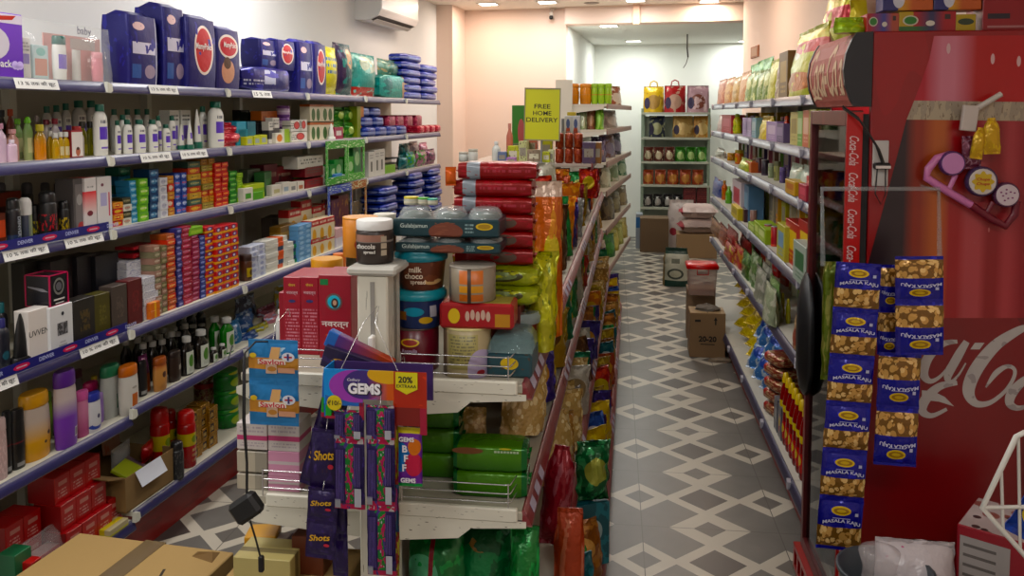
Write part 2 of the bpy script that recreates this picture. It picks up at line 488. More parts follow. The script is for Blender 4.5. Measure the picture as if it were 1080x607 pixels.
# floor: interlaced diamond tiles
def floor_mat():
    m = bpy.data.materials.new('diamond_tiles'); m.use_nodes = True
    nt = m.node_tree; N = nt.nodes; L = nt.links; b = _bsdf(m)
    tc = N.new('ShaderNodeTexCoord'); sp = N.new('ShaderNodeSeparateXYZ'); L.new(tc.outputs['Object'], sp.inputs[0])
    def mt(op, a, b_=None):
        n = N.new('ShaderNodeMath'); n.operation = op
        for i, v in enumerate((a, b_)):
            if v is None: continue
            if isinstance(v, (int, float)): n.inputs[i].default_value = v
            else: L.new(v, n.inputs[i])
        return n.outputs[0]
    p = mt('DIVIDE', sp.outputs[0], .527); q = mt('DIVIDE', sp.outputs[1], .521)
    def cell(o, c):   # distance to the nearest lattice point at c
        f = mt('FRACT', mt('ADD', mt('SUBTRACT', o, c), .5)); return mt('ABSOLUTE', mt('SUBTRACT', f, .5))
    def dia(cp, cq): return mt('ADD', cell(p, cp), cell(q, cq))
    dA, dC, dB = dia(0, 0), dia(.5, 0), dia(.5, .5)
    cur = None
    no = N.new('ShaderNodeTexNoise'); no.inputs['Scale'].default_value = 9; no.inputs['Detail'].default_value = 4; L.new(tc.outputs['Object'], no.inputs['Vector'])
    base = N.new('ShaderNodeMix'); base.data_type = 'RGBA'; base.inputs[6].default_value = C('64615d'); base.inputs[7].default_value = C('7d7a75'); L.new(no.outputs[0], base.inputs[0]); cur = base.outputs[2]
    def over(mask, c):
        nonlocal cur
        mx = N.new('ShaderNodeMix'); mx.data_type = 'RGBA'; L.new(mask, mx.inputs[0]); L.new(cur, mx.inputs[6]); mx.inputs[7].default_value = C(c); cur = mx.outputs[2]
    over(mt('LESS_THAN', dC, .315), 'c9c2b4'); over(mt('LESS_THAN', dB, .30), 'c9c2b4'); over(mt('LESS_THAN', dA, .25), 'c9c2b4')
    over(mt('LESS_THAN', dC, .195), '4b4441'); over(mt('LESS_THAN', dB, .12), '6a6560'); over(mt('LESS_THAN', dA, .12), '6b6762')
    over(mt('LESS_THAN', mt('MINIMUM', cell(p, 0), cell(q, .5)), .0035), '55504a')
    n2 = N.new('ShaderNodeTexNoise'); n2.inputs['Scale'].default_value = 3; n2.inputs['Detail'].default_value = 6; L.new(tc.outputs['Object'], n2.inputs['Vector'])
    hs = N.new('ShaderNodeMix'); hs.data_type = 'RGBA'; hs.blend_type = 'MULTIPLY'; hs.inputs[0].default_value = .35
    L.new(cur, hs.inputs[6]); L.new(n2.outputs[0], hs.inputs[7]); L.new(hs.outputs[2], b.inputs['Base Color'])
    b.inputs['Roughness'].default_value = .36
    return m
a = math.radians(vpdeg(647)); fl = MB(); fl.box(-4.5, 4.5, -6.5, 9.5, -.06, 0, floor_mat())
o = struct('floor', fl); o.location = (.0731, 3.568, 0); o.rotation_euler = (0, 0, -a)

def paint(c): return M(c, .75, bump=.03, bs=25)
CREAM, PINKW = paint('e3e5e6'), paint('ead6ca')
def wallbox(name, F, u0, u1, v0, v1, z0, z1, mat):
    mb = MB()
    P = [F.P(u, v, z) for z in (z0, z1) for u, v in ((u0, v0), (u1, v0), (u1, v1), (u0, v1))]
    mb.add([p[:] for p in P], [(0, 1, 2, 3), (4, 5, 6, 7), (0, 1, 5, 4), (1, 2, 6, 5), (2, 3, 7, 6), (3, 0, 4, 7)], mat)
    return struct(name, mb)
WL = Frame(AL, WALL_L, 'L')
wallbox('wall_left', WL, -2.9, BACK, 0, .12, 0, CEIL, CREAM)
wallbox('trim_1', WL, 8.02, BACK, -.16, 0, 0, CEIL, PINKW)            # pilaster at the end of the wall
# end wall with the opening to the store room (BL: u lateral, v distance)
XO = BL.at(597, 60, BACK)[0]
wallbox('wall_back', BL, WALL_L - .12, XO, BACK, BACK + .12, 0, CEIL, PINKW)
XR = 1.12
_p = RS.s * 7.0 + RS.n * XR; WR_F = Frame(vpdeg(658) - 2.9, 0, 'R'); WR_F.D = _p.dot(WR_F.n)
wallbox('wall_right', WR_F, -2.9, 7.95, 0, .12, 0, CEIL, PINKW)
ZB = 2.50
wallbox('wall_lintel', BL, XO, 1.75, BACK - .10, BACK + .12, ZB, CEIL, PINKW)
wallbox('trim_2', BL, BL.at(668, 20, BACK - .1)[0], BL.at(675, 20, BACK - .1)[0], BACK - .16, BACK - .1, ZB - .02, CEIL, paint('e2bfa9'))
AB = 11.3
AX = XO - .02
wallbox('wall_alcove_left', Frame(AL, AX, 'L'), BACK + .12, AB, 0, .12, 0, ZB + .1, paint('e6e6e0'))
wallbox('wall_alcove_back', BL, AX - .1, 2.1, AB, AB + .12, 0, ZB + .1, paint('e8e9e3'))
wallbox('wall_alcove_right', Frame(AL, 1.75, 'R'), 7.6, AB, 0, .12, 0, ZB + .1, paint('e6e6e0'))
wallbox('ceiling_alcove', BL, AX - .1, 2.1, BACK + .12, AB + .1, ZB + .02, ZB + .14, paint('e4e4de'))
mb = MB(); mb.box(-3.6, 2.2, -3.0, 8.9, CEIL, CEIL + .1, paint('ebe4da')); struct('ceiling', mb)
wallbox('wall_front', BL, -3.4, 2.2, -3.0, -2.9, 0, CEIL, CREAM)

# recessed square lamps
def lamp(loc, rot, w=.19, label='', group=None, watt=30, col=(1, .95, .88), es=16):
    r = empty('ceiling_light'); r.location = loc; r.rotation_euler = (0, 0, rot)
    f = MB()
    for x0, x1, y0, y1 in ((-w / 2, w / 2, -w / 2, -w / 2 + .016), (-w / 2, w / 2, w / 2 - .016, w / 2), (-w / 2, -w / 2 + .016, -w / 2 + .016, w / 2 - .016), (w / 2 - .016, w / 2, -w / 2 + .016, w / 2 - .016)):
        f.box(x0, x1, y0, y1, -.009, 0, WHITE, c=.002)
    f.build('frame', r)
    d = MB(); d.box(-w / 2 + .017, w / 2 - .017, -w / 2 + .017, w / 2 - .017, -.006, 0, M('ffffff', .4, emit='fff6ea', es=es)); d.build('diffuser', r)
    tag(r, label, 'ceiling light', group)
    ld = bpy.data.lights.new('lamp_glow', 'AREA'); ld.shape = 'SQUARE'; ld.size = w; ld.energy = watt; ld.color = col
    lo = bpy.data.objects.new('lamp_glow', ld); COL.objects.link(lo); lo.location = (loc[0], loc[1], loc[2] - .015)
WARM = (1, .79, .62); NEUT = (1, .975, .945); COOL = (.95, 1, .97)
def ceil_at(px, py, z=CEIL):
    d = sight(px, py); t = (z - EYE) / d.z; p = CAM + d * t; return p.x, p.y, z
def fitr(F, x0, x1, yt, z, v):
    """round thing: centre u, diameter, height; its axis is v behind the lip"""
    xm = (x0 + x1) / 2
    u = F.ux(xm, z, v); p = F.P(u, v, z); zc = (p - CAM).dot(_F)
    return u, (x1 - x0) * zc / FPX, F.at(xm, yt, v)[1] - z
def B1(F, x0, x1, yt, z, v, name, cat, label, d, mat, group=None, rot=0.0, wscale=1.0, **kw):
    u, w, h = fit(F, x0, x1, yt, z, v); w *= wscale
    k = carton(name, cat, w, d, max(h, .006), mat, **kw)
    k.put(F, u, v + d / 2, z, label, group, rot); return k
def T1(F, x0, x1, yt, z, v, name, cat, label, body, cap, lab=None, labz=(.2, .58), style='lotion', group=None, rot=0.0, **kw):
    u, w, h = fitr(F, x0, x1, yt, z, v)
    if F.side != 'E': w /= math.sqrt((1 + kw.get('sy', .62) ** 2) / 2)
    k = bottle(name, cat, w, h, body, cap, lab, labz, style, **kw)
    k.put(F, u, v, z, label, group, rot); return k
def P1(F, x0, x1, yt, z, v, name, cat, label, t, mat, group=None, rot=0.0, tilt=(0, 0), **kw):
    u, w, h = fit(F, x0, x1, yt, z, v)
    k = pouch(name, cat, w, h, t, mat, **kw)
    k.put(F, u, v + t / 2, z, label, group, rot, tilt); return k
def K1(F, x0, x1, yt, z, v, name, cat, label, d, mat, group=None, rot=0.0, **kw):
    u, w, h = fit(F, x0, x1, yt, z, v)
    k = pack(name, cat, w, d, max(h, .02), mat, **kw)
    k.put(F, u, v + d / 2, z, label, group, rot); return k
RAIL = D('2b2952', ('z', .80, 1.0, '63616f'), ('z', 0, .06, '716f7c'), ('noise', 6, .62, '33305c'), rough=.35)
PLATE = M('c9c6b8', .5); PANEL = M('b9b4a6', .7); KICK = D('7c1d1a', ('noise', 4, .6, '6d1916'), rough=.4)
BAY = [1.81, 2.61, 3.39, 4.18, 5.0, 5.77, 6.62]
ZL = {1: 1.728, 2: 1.474, 3: 1.218, 4: .868}
def zl(t, bay=1):
    if t == 5: return .560 if bay == 0 else .585
    if t == 6: return .182 if bay == 0 else .212
    return ZL[t]
CARDS = [(1, 15, 61, '13 % तक की छूट'), (1, 157, 187, '13 % तक की छूट'), (1, 266, 286, '15 % तक'), (2, 148, 180, '10 % तक की छूट'), (2, 190, 218, '10 % तक की छूट'),
         (3, 3, 50, '10 % तक की छूट'), (3, 68, 108, '10 % तक की छूट'), (4, -24, 18, '10 % तक की छूट'), (4, 84, 124, '10 % तक की छूट')]
def rail_mb(w, lip, top):
    """the lip of a shelf with its slanted price channel, local x along the shelf, front at y=0"""
    mb = MB(); mb.loft([[(x, 0.012, top - .036), (x, -.002, top - .036), (x, -.004, top - .031), (x, .006, top + .001), (x, .012, top + .002)] for x in (0, w)], lip)
    return mb
def price_card(px0, px1, F, z, u0, txt, parent):
    a = F.ux(px0, z - .018, -.002) - u0; b = F.ux(px1, z - .018, -.002) - u0
    mb = MB(); sl = math.atan2(.010, .032)
    mb.T = Matrix.Translation(((a + b) / 2, -.0035, z - .0175)) @ Matrix.Rotation(-sl, 4, 'X')
    w = b - a
    mb.box(-w / 2, w / 2, -.0012, .0, -.0165, .0165, M('d9d9d6', .5))
    mb.text(txt, 0, 0, -.0016, .017, M('33333a', .6), w=w * .84, bold=.012)
    mb.build('price_card', parent)
for i in range(6):
    u0, u1 = BAY[i], BAY[i + 1]; w = u1 - u0
    r = empty('wall_shelving'); r.location = UL.P(u0, 0, 0); r.rotation_euler = (0, 0, UL.rot)
    tag(r, f'purple-railed wall shelving bay with six tiers, {ORD[i]} bay from the entrance end', 'shelving', 'wall shelving bays along the long side wall')
    mb = MB(); mb.box(.002, w - .002, .415, .44, .05, 1.80, PANEL); mb.build('back_panel', r)
    mb = MB(); mb.box(-.015, .015, .38, .415, 0, 1.80, STEEL); mb.build('upright', r)
    mb = MB(); mb.box(.0, w, .01, .03, 0, zl(6, i) - .038, KICK); mb.build('kick_plate', r)
    for t in range(1, 7):
        f = 0 if t < 4 else -.06
        z = zl(t, i)
        mb = MB(); mb.box(.002, w - .002, f + .012, .415, z - .022, z, PLATE, c=.002)
        sh = mb.build('shelf', r)
        m2 = rail_mb(w - .004, RAIL, z); m2.T = Matrix.Identity(4)
        ro = m2.build('price_rail', sh); ro.location = (.002, f, 0)
        mb = MB()   # white end bracket that covers the joint
        mb.prism([(-.014, z - .034), (.006, z - .036), (.016, z - .028), (.012, z - .006), (-.012, z + .002)], f - .010, f + .004, M('cfcfc4', .5))
        mb.build('rail_joint', sh)
        for (ct, a, b, tx) in CARDS:
            F = UL if ct < 4 else LL
            if ct == t and u0 <= F.ux((a + b) / 2, z, 0) < u1:
                e = MB(); 
                pa = F.ux(a, z - .018, 0) - u0; pb = F.ux(b, z - .018, 0) - u0; ww = pb - pa
                e.T = Matrix.Translation(((pa + pb) / 2, f - .0015, z - .0165)) @ Matrix.Rotation(-.29, 4, 'X')
                e.box(-ww / 2, ww / 2, -.0012, 0, -.0165, .0165, M('d9d9d6', .5)); e.text(tx, 0, 0, -.0017, .018, M('2c2c33', .6), w=ww * .86, bold=.01)
                e.build('price_card', sh)
    if i == 0:
        for t, F, f in ((3, UL, 0), (4, LL, -.06)):   # blue promotion strip clipped along the lip
            z = zl(t); mb = MB(); mb.box(.005, w - .02, f - .004, f - .002, z, z + .03, M('1b1c66', .35))
            for q in range(4):
                x = .1 + q * .2
                mb.disc(x, f - .0046, z + .015, .032, .009, M('b3214f', .4)); mb.rect(x - .02, x + .02, z + .013, z + .017, f - .005, M('c9a0b0', .5))
                mb.text('DENVER', x + .1, z + .016, f - .0046, .012, M('a9b0d8', .5), bold=.02)
            sp = mb.build('promotion_strip', r)

z1 = ZL[1]
u, w, h = fit(UL, -32, 26, 12, z1, .03)
mb = MB(); PUR = D('5b2fa0', ('gz', .0, 1.0, '7a4ec2'), rough=.3)
mb.box(-w / 2, w / 2, -.06, .06, 0, h, PUR, c=.003)
bx = empty('gift_box'); mb.build('carton_body', bx)
mb = MB(); mb.disc(-.02, -.0606, h * .52, w * .33, h * .26, M('cfcbd6', .1)); mb.build('clear_window', bx)
mb = MB(); mb.rect(-w / 2 + .002, w / 2 - .002, h * .84, h * .985, -.0606, M('ddd6e6', .4))
mb.poly([(-.03, -.061, h * .86), (.06, -.061, h * .90), (.075, -.061, h * .97), (-.02, -.061, h * .93)], M('b8342c', .35)); mb.build('ribbon_print', bx)
mb = MB(); mb.text('pack', w * .12, h * .2, -.0608, .03, WHITE, bold=.015)
for sx in (-1, 1): mb.disc(w * .37 + sx * .010, -.0608, h * .2, .013, .013, M('c9b6ee', .4))
mb.poly([(w * .37 - .022, -.0608, h * .195), (w * .37, -.0608, h * .12), (w * .37 + .022, -.0608, h * .195)], M('c9b6ee', .4)); mb.build('printed_mark', bx)
bx.location = UL.P(u, .09, z1); bx.rotation_euler = (0, 0, UL.rot)
tag(bx, 'purple gift box with a clear window at the entrance end of the top shelf', 'gift box')
# clear pouch of baby care
u, w, h = fit(UL, 31, 136, 25, z1, .03); hh = h * .84
gs = empty('baby_gift_set'); gs.location = UL.P(u, .10, z1); gs.rotation_euler = (0, 0, UL.rot)
mb = MB(); mb.box(-.12 * w, w * .46, .03, .034, .004, hh, M('c9918c', .6)); mb.rect(w * .14, w * .4, hh * .72, hh * .95, .0294, M('b5a7a2', .5)); mb.build('backing_card', gs)
mb = MB(); mb.box(-w * .49, -w * .36, -.02, .03, .004, hh * .82, D('dcdad6', ('rect', .1, .9, .35, .6, '8d7fbd'), ('text', .1, .9, .65, .9, '888888', 3)), c=.002); mb.build('soap_carton', gs)
mb = MB(); mb.box(-w * .34, -w * .2, -.02, .03, .004, hh * .7, D('b9cfd0', ('rect', .1, .9, .1, .6, 'c58a78'), ('disc', .5, .8, .3, .12, '7fb5ae')), c=.002); mb.build('wipes_carton', gs)
k = bottle('lotion_bottle', '', .055, hh * .9, M('e2e2de', .35), M('14594f', .35), D('e2e2de', ('rect', .15, .85, .25, .75, '6a4fae'), ('rect', .3, .9, .05, .2, 'b23a3a')), style='shampoo', solo=True); k.root.parent = gs; k.root.location = (-w * .1, -.02, .004)
mb = MB(); mb.loft([[(-.014, -.004, .006), (.014, -.004, .006), (.014, .01, .006), (-.014, .01, .006)], [(-.02, 0, hh * .7), (.02, 0, hh * .7), (.02, .002, hh * .7), (-.02, .002, hh * .7)]], M('d6d6d2', .4)); t = mb.build('cream_tube', gs); t.location = (w * .15, .01, 0)
k = bottle('shampoo_bottle', '', .05, hh * .66, M('d48c98', .3), M('e0a3ac', .3), style='shampoo', solo=True); k.root.parent = gs; k.root.location = (w * .34, 0, .004)
mb = MB(); mb.pillow(w, h * 1.02, .13, CLEAR, None, 12, 10, .01, .004, 3.3, True); mb.text('baby', w * .16, h * .9, -.02, .035, M('6a6577', .5), bold=.01); mb.build('clear_pouch', gs)
tag(gs, 'baby care gift set with pink card in a clear pouch on the top shelf', 'gift set')
# diaper packs
NAVY = '1e1d63'
def diaper(x0, x1, yt, v, label, d=.12, kind=0, z=None, F=UL, rot=0.0):
    z = z1 if z is None else z
    u, w, h = fit(F, x0, x1, yt, z, v)
    mats = [FOIL(NAVY, ('rect', .12, .88, .45, .62, 'c9c9dd'), ('disc', .35, .85, .2, .06, 'ddbfc0'), ('noise', 5, .62, '2a2a86'), ('x', .90, .94, 'b5b5c9'), ('rect', .1, .4, .1, .3, '3a5a9a'), ('disc', .7, .2, .18, .1, '9a8aa0'), rough=.33, bump=.15),
            FOIL(NAVY, ('disc', .55, .55, .33, .36, 'e2d6cf'), ('disc', .55, .55, .28, .32, 'b32a34'), ('noise', 4, .64, '33308c'), rough=.33, bump=.15),
            FOIL(NAVY, ('z', .0, .45, '2b2763'), ('disc', .48, .72, .42, .2, 'd7cfc8'), ('disc', .48, .72, .36, .16, 'b3293a'), ('disc', .45, .3, .28, .2, 'c08f77'), ('disc', .42, .44, .16, .1, '4a3328'), rough=.33, bump=.15)]
    r = empty('diaper_pack')
    mb = MB(); r_ = .012
    rings = []
    for i in range(7):
        t = i / 6; sc = .965 + .035 * (1 - abs(2 * t - 1) ** 4)
        ring = []
        for kx, ky in ((-1, -1), (1, -1), (1, 1), (-1, 1)):
            for a_ in range(4):
                th = math.atan2(ky, kx) - pi / 4 + pi / 2 * a_ / 3
                ring.append(((kx * (w / 2 - r_) + r_ * cos(th)) * sc, (ky * (d / 2 - r_) + r_ * sin(th)) * (sc + -.04 + .06 * (1 - (2 * t - 1) ** 2)), h * .93 * t))
        rings.append(ring)
    mb.loft(rings, mats[kind]); 
    mb.build('pack_body', r)
    mb = MB()    # gathered top seal
    mb.loft([[(-w * .43, -d * .4, h * .925), (w * .43, -d * .4, h * .925), (w * .43, d * .4, h * .925), (-w * .43, d * .4, h * .925)], [(-w * .42, -.004, h * .99), (w * .42, -.004, h), (w * .42, .004, h), (-w * .42, .004, h * .99)]], M('2b2a72', .3)); mb.build('top_seal', r)
    if kind >= 1:
        mb = MB(); zt = h * (.55 if kind == 1 else .68)
        mb.text('MamyPoko', .02 * w, zt, -d * .545, h * .11, WHITE, w=w * .55, bold=.02); mb.build('printed_mark', r)
    r.location = F.P(u, v + d / 2, z); r.rotation_euler = (0, 0, F.rot + rot)
    tag(r, label, 'diaper pack')
    return h
diaper(137, 168, 12, .05, 'dark blue diaper pack standing beside the clear baby gift pouch', kind=0)
diaper(175, 197, 3, .04, 'tallest dark blue diaper pack, its plain side with a white edge strip', d=.14, kind=0)
diaper(199, 229, 15, .02, 'dark blue diaper pack with a tall red heart print, leaning on the tallest pack', kind=1)
diaper(230, 254, 27, .02, 'dark blue diaper pack with a red heart above a baby portrait', kind=2)
K1(UL, 258, 311, 72, z1, .03, 'diaper_pack', 'diaper pack', 'dark blue diaper pack lying flat under the two small heart packs', .16, FOIL(NAVY, ('rect', .36, .58, .3, .9, 'b9bcd4'), ('text', .05, .35, .2, .5, 'b9b9c9', 2), ('noise', 4, .6, '35349a'), bump=.2))
zz = UL.at(285, 72, .06)[1]
diaper(275, 294, 40, .06, 'small dark blue diaper pack standing on the flat pack, plain side out', d=.11, kind=0, z=zz)
diaper(293, 312, 41, .05, 'small dark blue diaper pack with a red heart, standing on the flat pack', d=.10, kind=1, z=zz)
diaper(316, 331, 41, .04, 'narrow dark blue diaper pack beside the yellow bag', kind=0)
diaper(332, 345, 43, .03, 'dark blue diaper pack with red heart, tucked against the yellow bag', d=.1, kind=1)
P1(UL, 343, 361, 49, z1, .02, 'diaper_bag', 'diaper bag', 'bright yellow diaper bag between blue packs on the top shelf', .09, FOIL('c9c41f', ('noise', 5, .6, 'e0dc5a'), ('text', .2, .8, .4, .8, '4b6f9c', 3)), wr=.006)
P1(UL, 360, 377, 46, z1, .03, 'diaper_bag', 'diaper bag', 'dark teal and purple diaper bag beside the yellow bag', .1, FOIL('234d57', ('x', .0, .35, '2d1d42'), ('disc', .65, .7, .25, .2, 'b98f63'), ('noise', 4, .6, '1f7f79')), wr=.006)
P1(UL, 378, 402, 57, z1, .03, 'diaper_bag', 'diaper bag', 'turquoise diaper bag with a red foot band, standing upright', .1, FOIL('3f9b95', ('z', 0, .22, 'b73a35'), ('disc', .5, .75, .3, .2, 'b7c6b1'), ('noise', 5, .6, '8fc7bf')), wr=.006)
K1(UL, 402, 437, 80, z1, .03, 'diaper_bag', 'diaper bag', 'turquoise diaper bag lying on its side, baby print on its end', .13, FOIL('27908b', ('disc', .2, .5, .12, .35, '1d6f72'), ('x', .6, .75, 'b08f6b'), ('noise', 4, .6, '36a8a0'), bump=.3))
P1(UL, 404, 425, 63, UL.at(410, 81, .05)[1], .05, 'diaper_bag', 'diaper bag', 'green and cream diaper bag propped above the turquoise bag', .08, FOIL('6f9e8d', ('x', .3, .55, '1f6d60'), ('noise', 5, .58, 'c2b48d')), wr=.006)
PADM = FOIL('27389e', ('z', .3, .55, '8f9bd2'), ('noise', 6, .6, '1d2b80'), bump=.25)
u0, u1 = span(UL, 425, 462, z1, .02)
kp = pack('pad_pack', 'pad pack', (u1 - u0) / 2, .12, .052, PADM)
for c in range(2):
    for r_ in range((6, 5)[c]):
        kp.put(UL, u0 + (c + .5) * (u1 - u0) / 2, .075 + .006 * random.random(), z1 + r_ * .054, f'blue napkin pack at the far end of top shelf, {ORD[c]} pile, {ORD[r_]} from the bottom', 'napkin packs ending the top shelf', random.uniform(-.06, .06))

z2 = ZL[2]
GCAP = M('0e5a49', .35); WB = M('dcdcd6', .35)
VLAB = D('dcdcd6', ('rect', .0, .9, .35, .75, '5b3fae'), ('text', .1, .9, .8, 1, '555566', 1), ('rect', .1, .9, .06, .12, '6b50b0'))
VL = dict(lab=VLAB, labz=(.1, .72), span=.75)
T1(UL, -6, 7, 130, z2, .06, 'baby_cologne', 'bottle', 'pale lilac cologne bottle at the entrance end of the second shelf', M('c9b2c6', .3), M('bb8aa2', .35), style='round')
T1(UL, 8, 20, 136, z2, .10, 'powder_bottle', 'bottle', 'peach pink bottle behind the lilac flask', M('cf9f97', .35), M('d9a3a5', .35), style='round')
T1(UL, 8, 18, 147, z2, .05, 'baby_cologne', 'bottle', 'small pale pink flask in front of the peach bottle', M('cdb4c6', .3), M('d9cdd8', .4), style='flat')
T1(UL, 8, 17, 115, z2, .22, 'hair_oil_bottle', 'bottle', 'bottle with a rust orange cap at the rear of second shelf', M('6b2a1b', .3), M('a3461c', .4), style='round')
T1(UL, -1, 8, 116, z2, .24, 'hair_oil_bottle', 'bottle', 'black capped bottle beside the rust capped one', M('2c2320', .3), M('151b22', .4), style='round')
GRL = D('8f9a6d', ('gz', .3, .9, '6d8f52'), ('rect', .2, .8, .2, .6, 'b7b78a'))
T1(UL, 15, 25, 125, z2, .16, 'massage_oil_bottle', 'bottle', 'green capped oil bottle standing behind its twin', GRL, M('67a32c', .4), style='round')
T1(UL, 25, 36, 123, z2, .08, 'massage_oil_bottle', 'bottle', 'green capped oil bottle with a pale tapered body, in front of its twin', GRL, M('67a82a', .4), style='ketchup')
T1(UL, 36, 44, 122, z2, .22, 'hair_oil_bottle', 'bottle', 'slim grey capped bottle behind the yellow oil bottle', M('6e5f55', .3), M('8f8583', .4), style='round')
T1(UL, 37, 49, 131, z2, .06, 'massage_oil_bottle', 'bottle', 'amber oil bottle with a yellow cap on the second shelf', D('c07d0c', ('gz', .5, 1, '8c7a2a'), rough=.15), M('b7a928', .4), style='oil')
koil = None
for i, (a, b, yt, v) in enumerate(((50, 57, 138, .07), (55, 63, 140, .05), (61, 68, 139, .05), (66, 74, 139, .05))):
    T1(UL, a, b, yt, z2, v, 'oil_vial', 'bottle', f'little golden oil vial with a white cap, {ORD[i]} of four beside the amber bottle', D('a98a2a', ('rect', .15, .85, .15, .55, ('c9bd97' if i > 1 else 'b98d1e')), rough=.15), M('c9c9c4', .4), style='oil', group='golden oil vials on the second shelf')
T1(UL, 45, 55, 126, z2, .17, 'oil_bottle', 'bottle', 'crimson capped oil bottle behind the vials', M('a9a09a', .3), M('6a0f28', .35), style='round')
T1(UL, 54, 64, 125, z2, .15, 'oil_bottle', 'bottle', 'pale bottle with a crimson cap nearer the baby oil', M('b7aeb0', .3), M('8a1730', .35), style='round')
for i, (a, b, yt) in enumerate(((46, 56, 112), (56, 66, 111), (66, 76, 109), (77, 92, 106), (91, 104, 106))):
    T1(UL, a, b, yt, z2, .27, 'lotion_bottle', 'bottle', f'white lotion bottle with dark green cap in the rear row, {ORD[i]} from the entrance end', M('b9b9b6', .4), GCAP, style='lotion', group='lotion bottles in the rear row', **VL)
k = B1(UL, 76, 88, 137, z2, .035, 'baby_oil_carton', 'carton', 'white and maroon baby oil carton with a portrait, beside the large white bottle', .035, M('6e1620', .4), front=D('d9d3ce', ('disc', .55, .22, .2, .16, 'a8644f'), ('disc', .55, .33, .13, .06, '3b2018'), ('z', .93, 1, '93222a'), ('z', 0, .05, '7a1c22')))
T1(UL, 74, 89, 133, z2, .075, 'oil_bottle', 'bottle', 'red lidded flask tucked behind the white and maroon carton', M('b5a9a5', .3), M('9b2323', .4), style='round')
for i, (a, b) in enumerate(((83, 93), (91, 102))):
    T1(UL, a, b, 128, z2, .10, 'olive_oil_bottle', 'bottle', f'tall olive oil bottle with a dark cap, {ORD[i]} of two beside the big white bottle', D('80801e', ('rect', .2, .8, .1, .4, 'a3a03a'), rough=.12), M('2c2a20', .4), style='oil')
T1(UL, 99, 114, 110, z2, .05, 'lotion_bottle', 'bottle', 'large white lotion bottle with green cap and violet label, standing at the lip joint', WB, GCAP, style='lotion', **VL)
for i, (a, b, yt, v) in enumerate(((121, 128, 127, .06), (130, 140, 126, .05), (141, 154, 126, .05), (156, 167, 126, .05))):
    T1(UL, a, b, yt, z2, v, 'lotion_bottle', 'bottle', f'white baby bottle with green cap in the front row, {ORD[i]} from the large white bottle', WB, GCAP, style='lotion', group='front row of baby bottles', **VL)
for i, (a, b, yt) in enumerate(((117, 126, 115), (131, 140, 115), (141, 151, 115), (152, 160, 115))):
    T1(UL, a, b, yt, z2, .2, 'lotion_bottle', 'bottle', f'tall white bottle with dark green cap behind the front row, {ORD[i]} along', M('c9c9c4', .4), GCAP, style='lotion', group='tall baby bottles behind the front row', **VL)
for i, (a, b, yt, v) in enumerate(((126, 135, 121, .12), (164, 171, 122, .11), (171, 180, 131, .06), (178, 186, 122, .09))):
    T1(UL, a, b, yt, z2, v, 'lotion_bottle', 'bottle', ('slim white bottle with green cap peeking between the first two baby bottles', 'white bottle with green cap half hidden after the front row', 'short white powder bottle with green cap after the front row', 'slim tall white bottle with green cap beside the white cartons')[i], WB, GCAP, style='lotion', **VL)
WCART = D('cfcfc9', ('rect', .2, .8, .25, .6, '6a55b3'), ('text', .1, .9, .7, .9, '555555', 2), ('rect', .1, .9, 0, .08, '5f4aa8'))
for i, (a, b, yt) in enumerate(((180, 190, 116), (192, 202, 116))):
    B1(UL, a, b, yt, z2, .13, 'baby_cream_carton', 'carton', f'white carton with a violet panel behind the tubes, {ORD[i]} from the bottles', .05, WCART)
for i, (a, b, yt, v) in enumerate(((187, 196, 131, .07), (196, 205, 127, .05), (203, 214, 115, .07))):
    T1(UL, a, b, yt, z2, v, 'cream_tube', 'tube', f'white cream tube standing on its green cap, {ORD[i]} of three', D('dcdcd6', ('rect', .3, .7, .25, .5, '6a50b5')), GCAP, style='tubecap', sy=.6)
T1(UL, 210, 219, 112, z2, .10, 'lotion_bottle', 'bottle', 'white bottle with violet label behind the biggest white bottle', WB, GCAP, style='lotion', **VL)
T1(UL, 219, 237, 107, z2, .05, 'lotion_bottle', 'bottle', 'biggest white lotion bottle at the end of the second bay', WB, GCAP, style='lotion', **VL)
# third bay of the second tier
for i, (a, b, yt, zo, v) in enumerate(((239, 258, 137, 0, .04), (238, 252, 128, 0, .12), (243, 255, 129, .045, .06))):
    P1(UL, a, b, yt, z2 + zo, v, 'cotton_pouch', 'pouch', ('coral pink pouch lying at the front of the second shelf', 'silver and pink pouch behind the coral ones', 'coral pink pouch piled on the front one')[i], .06, FOIL(('b5303f', '8c8488', 'b5303f')[i], ('noise', 5, .6, 'd77a80')), wr=.008)
for i, (a, b, yt, zo) in enumerate(((250, 262, 136, 0), (250, 260, 128, .032), (261, 270, 128, .032))):
    B1(UL, a, b, yt, z2 + zo, .06, 'soap_box', 'soap box', ('cyan soap box at the bottom beside the coral pouches', 'cyan soap box stacked on the lower cyan one', 'teal soap box at the end of the cyan stack')[i], .06, M(('2d93ab', '2f9ab8', '1f6f86')[i], .35))
for i, (a, b) in enumerate(((260, 267), (268, 275), (275, 282))):
    B1(UL, a, b, 144 - i, z2, .03, 'cream_carton', 'carton', f'little lime yellow carton at the shelf lip, {ORD[i]} of three', .04, D('b0b52e', ('rect', .2, .8, .2, .7, '8f9c9c')))
for i, (a, b, yt, v, c) in enumerate(((262, 275, 118, .22, '14201a'), (275, 284, 119, .18, '173a1d'), (283, 291, 128, .07, '191a1c'), (272, 282, 130, .1, '15161a'), (255, 264, 116, .26, '1c1a1a'))):
    B1(UL, a, b, yt, z2, v, 'shaving_carton', 'carton', ('dark carton at the rear under the 15 percent card', 'dark green carton behind the orange boxes', 'black carton in front of the orange boxes', 'black carton beside the lime cartons', 'dark carton at the rear behind the cyan boxes')[i], .05, D(c, ('text', .2, .8, .5, .8, '5a5a55', 3)))
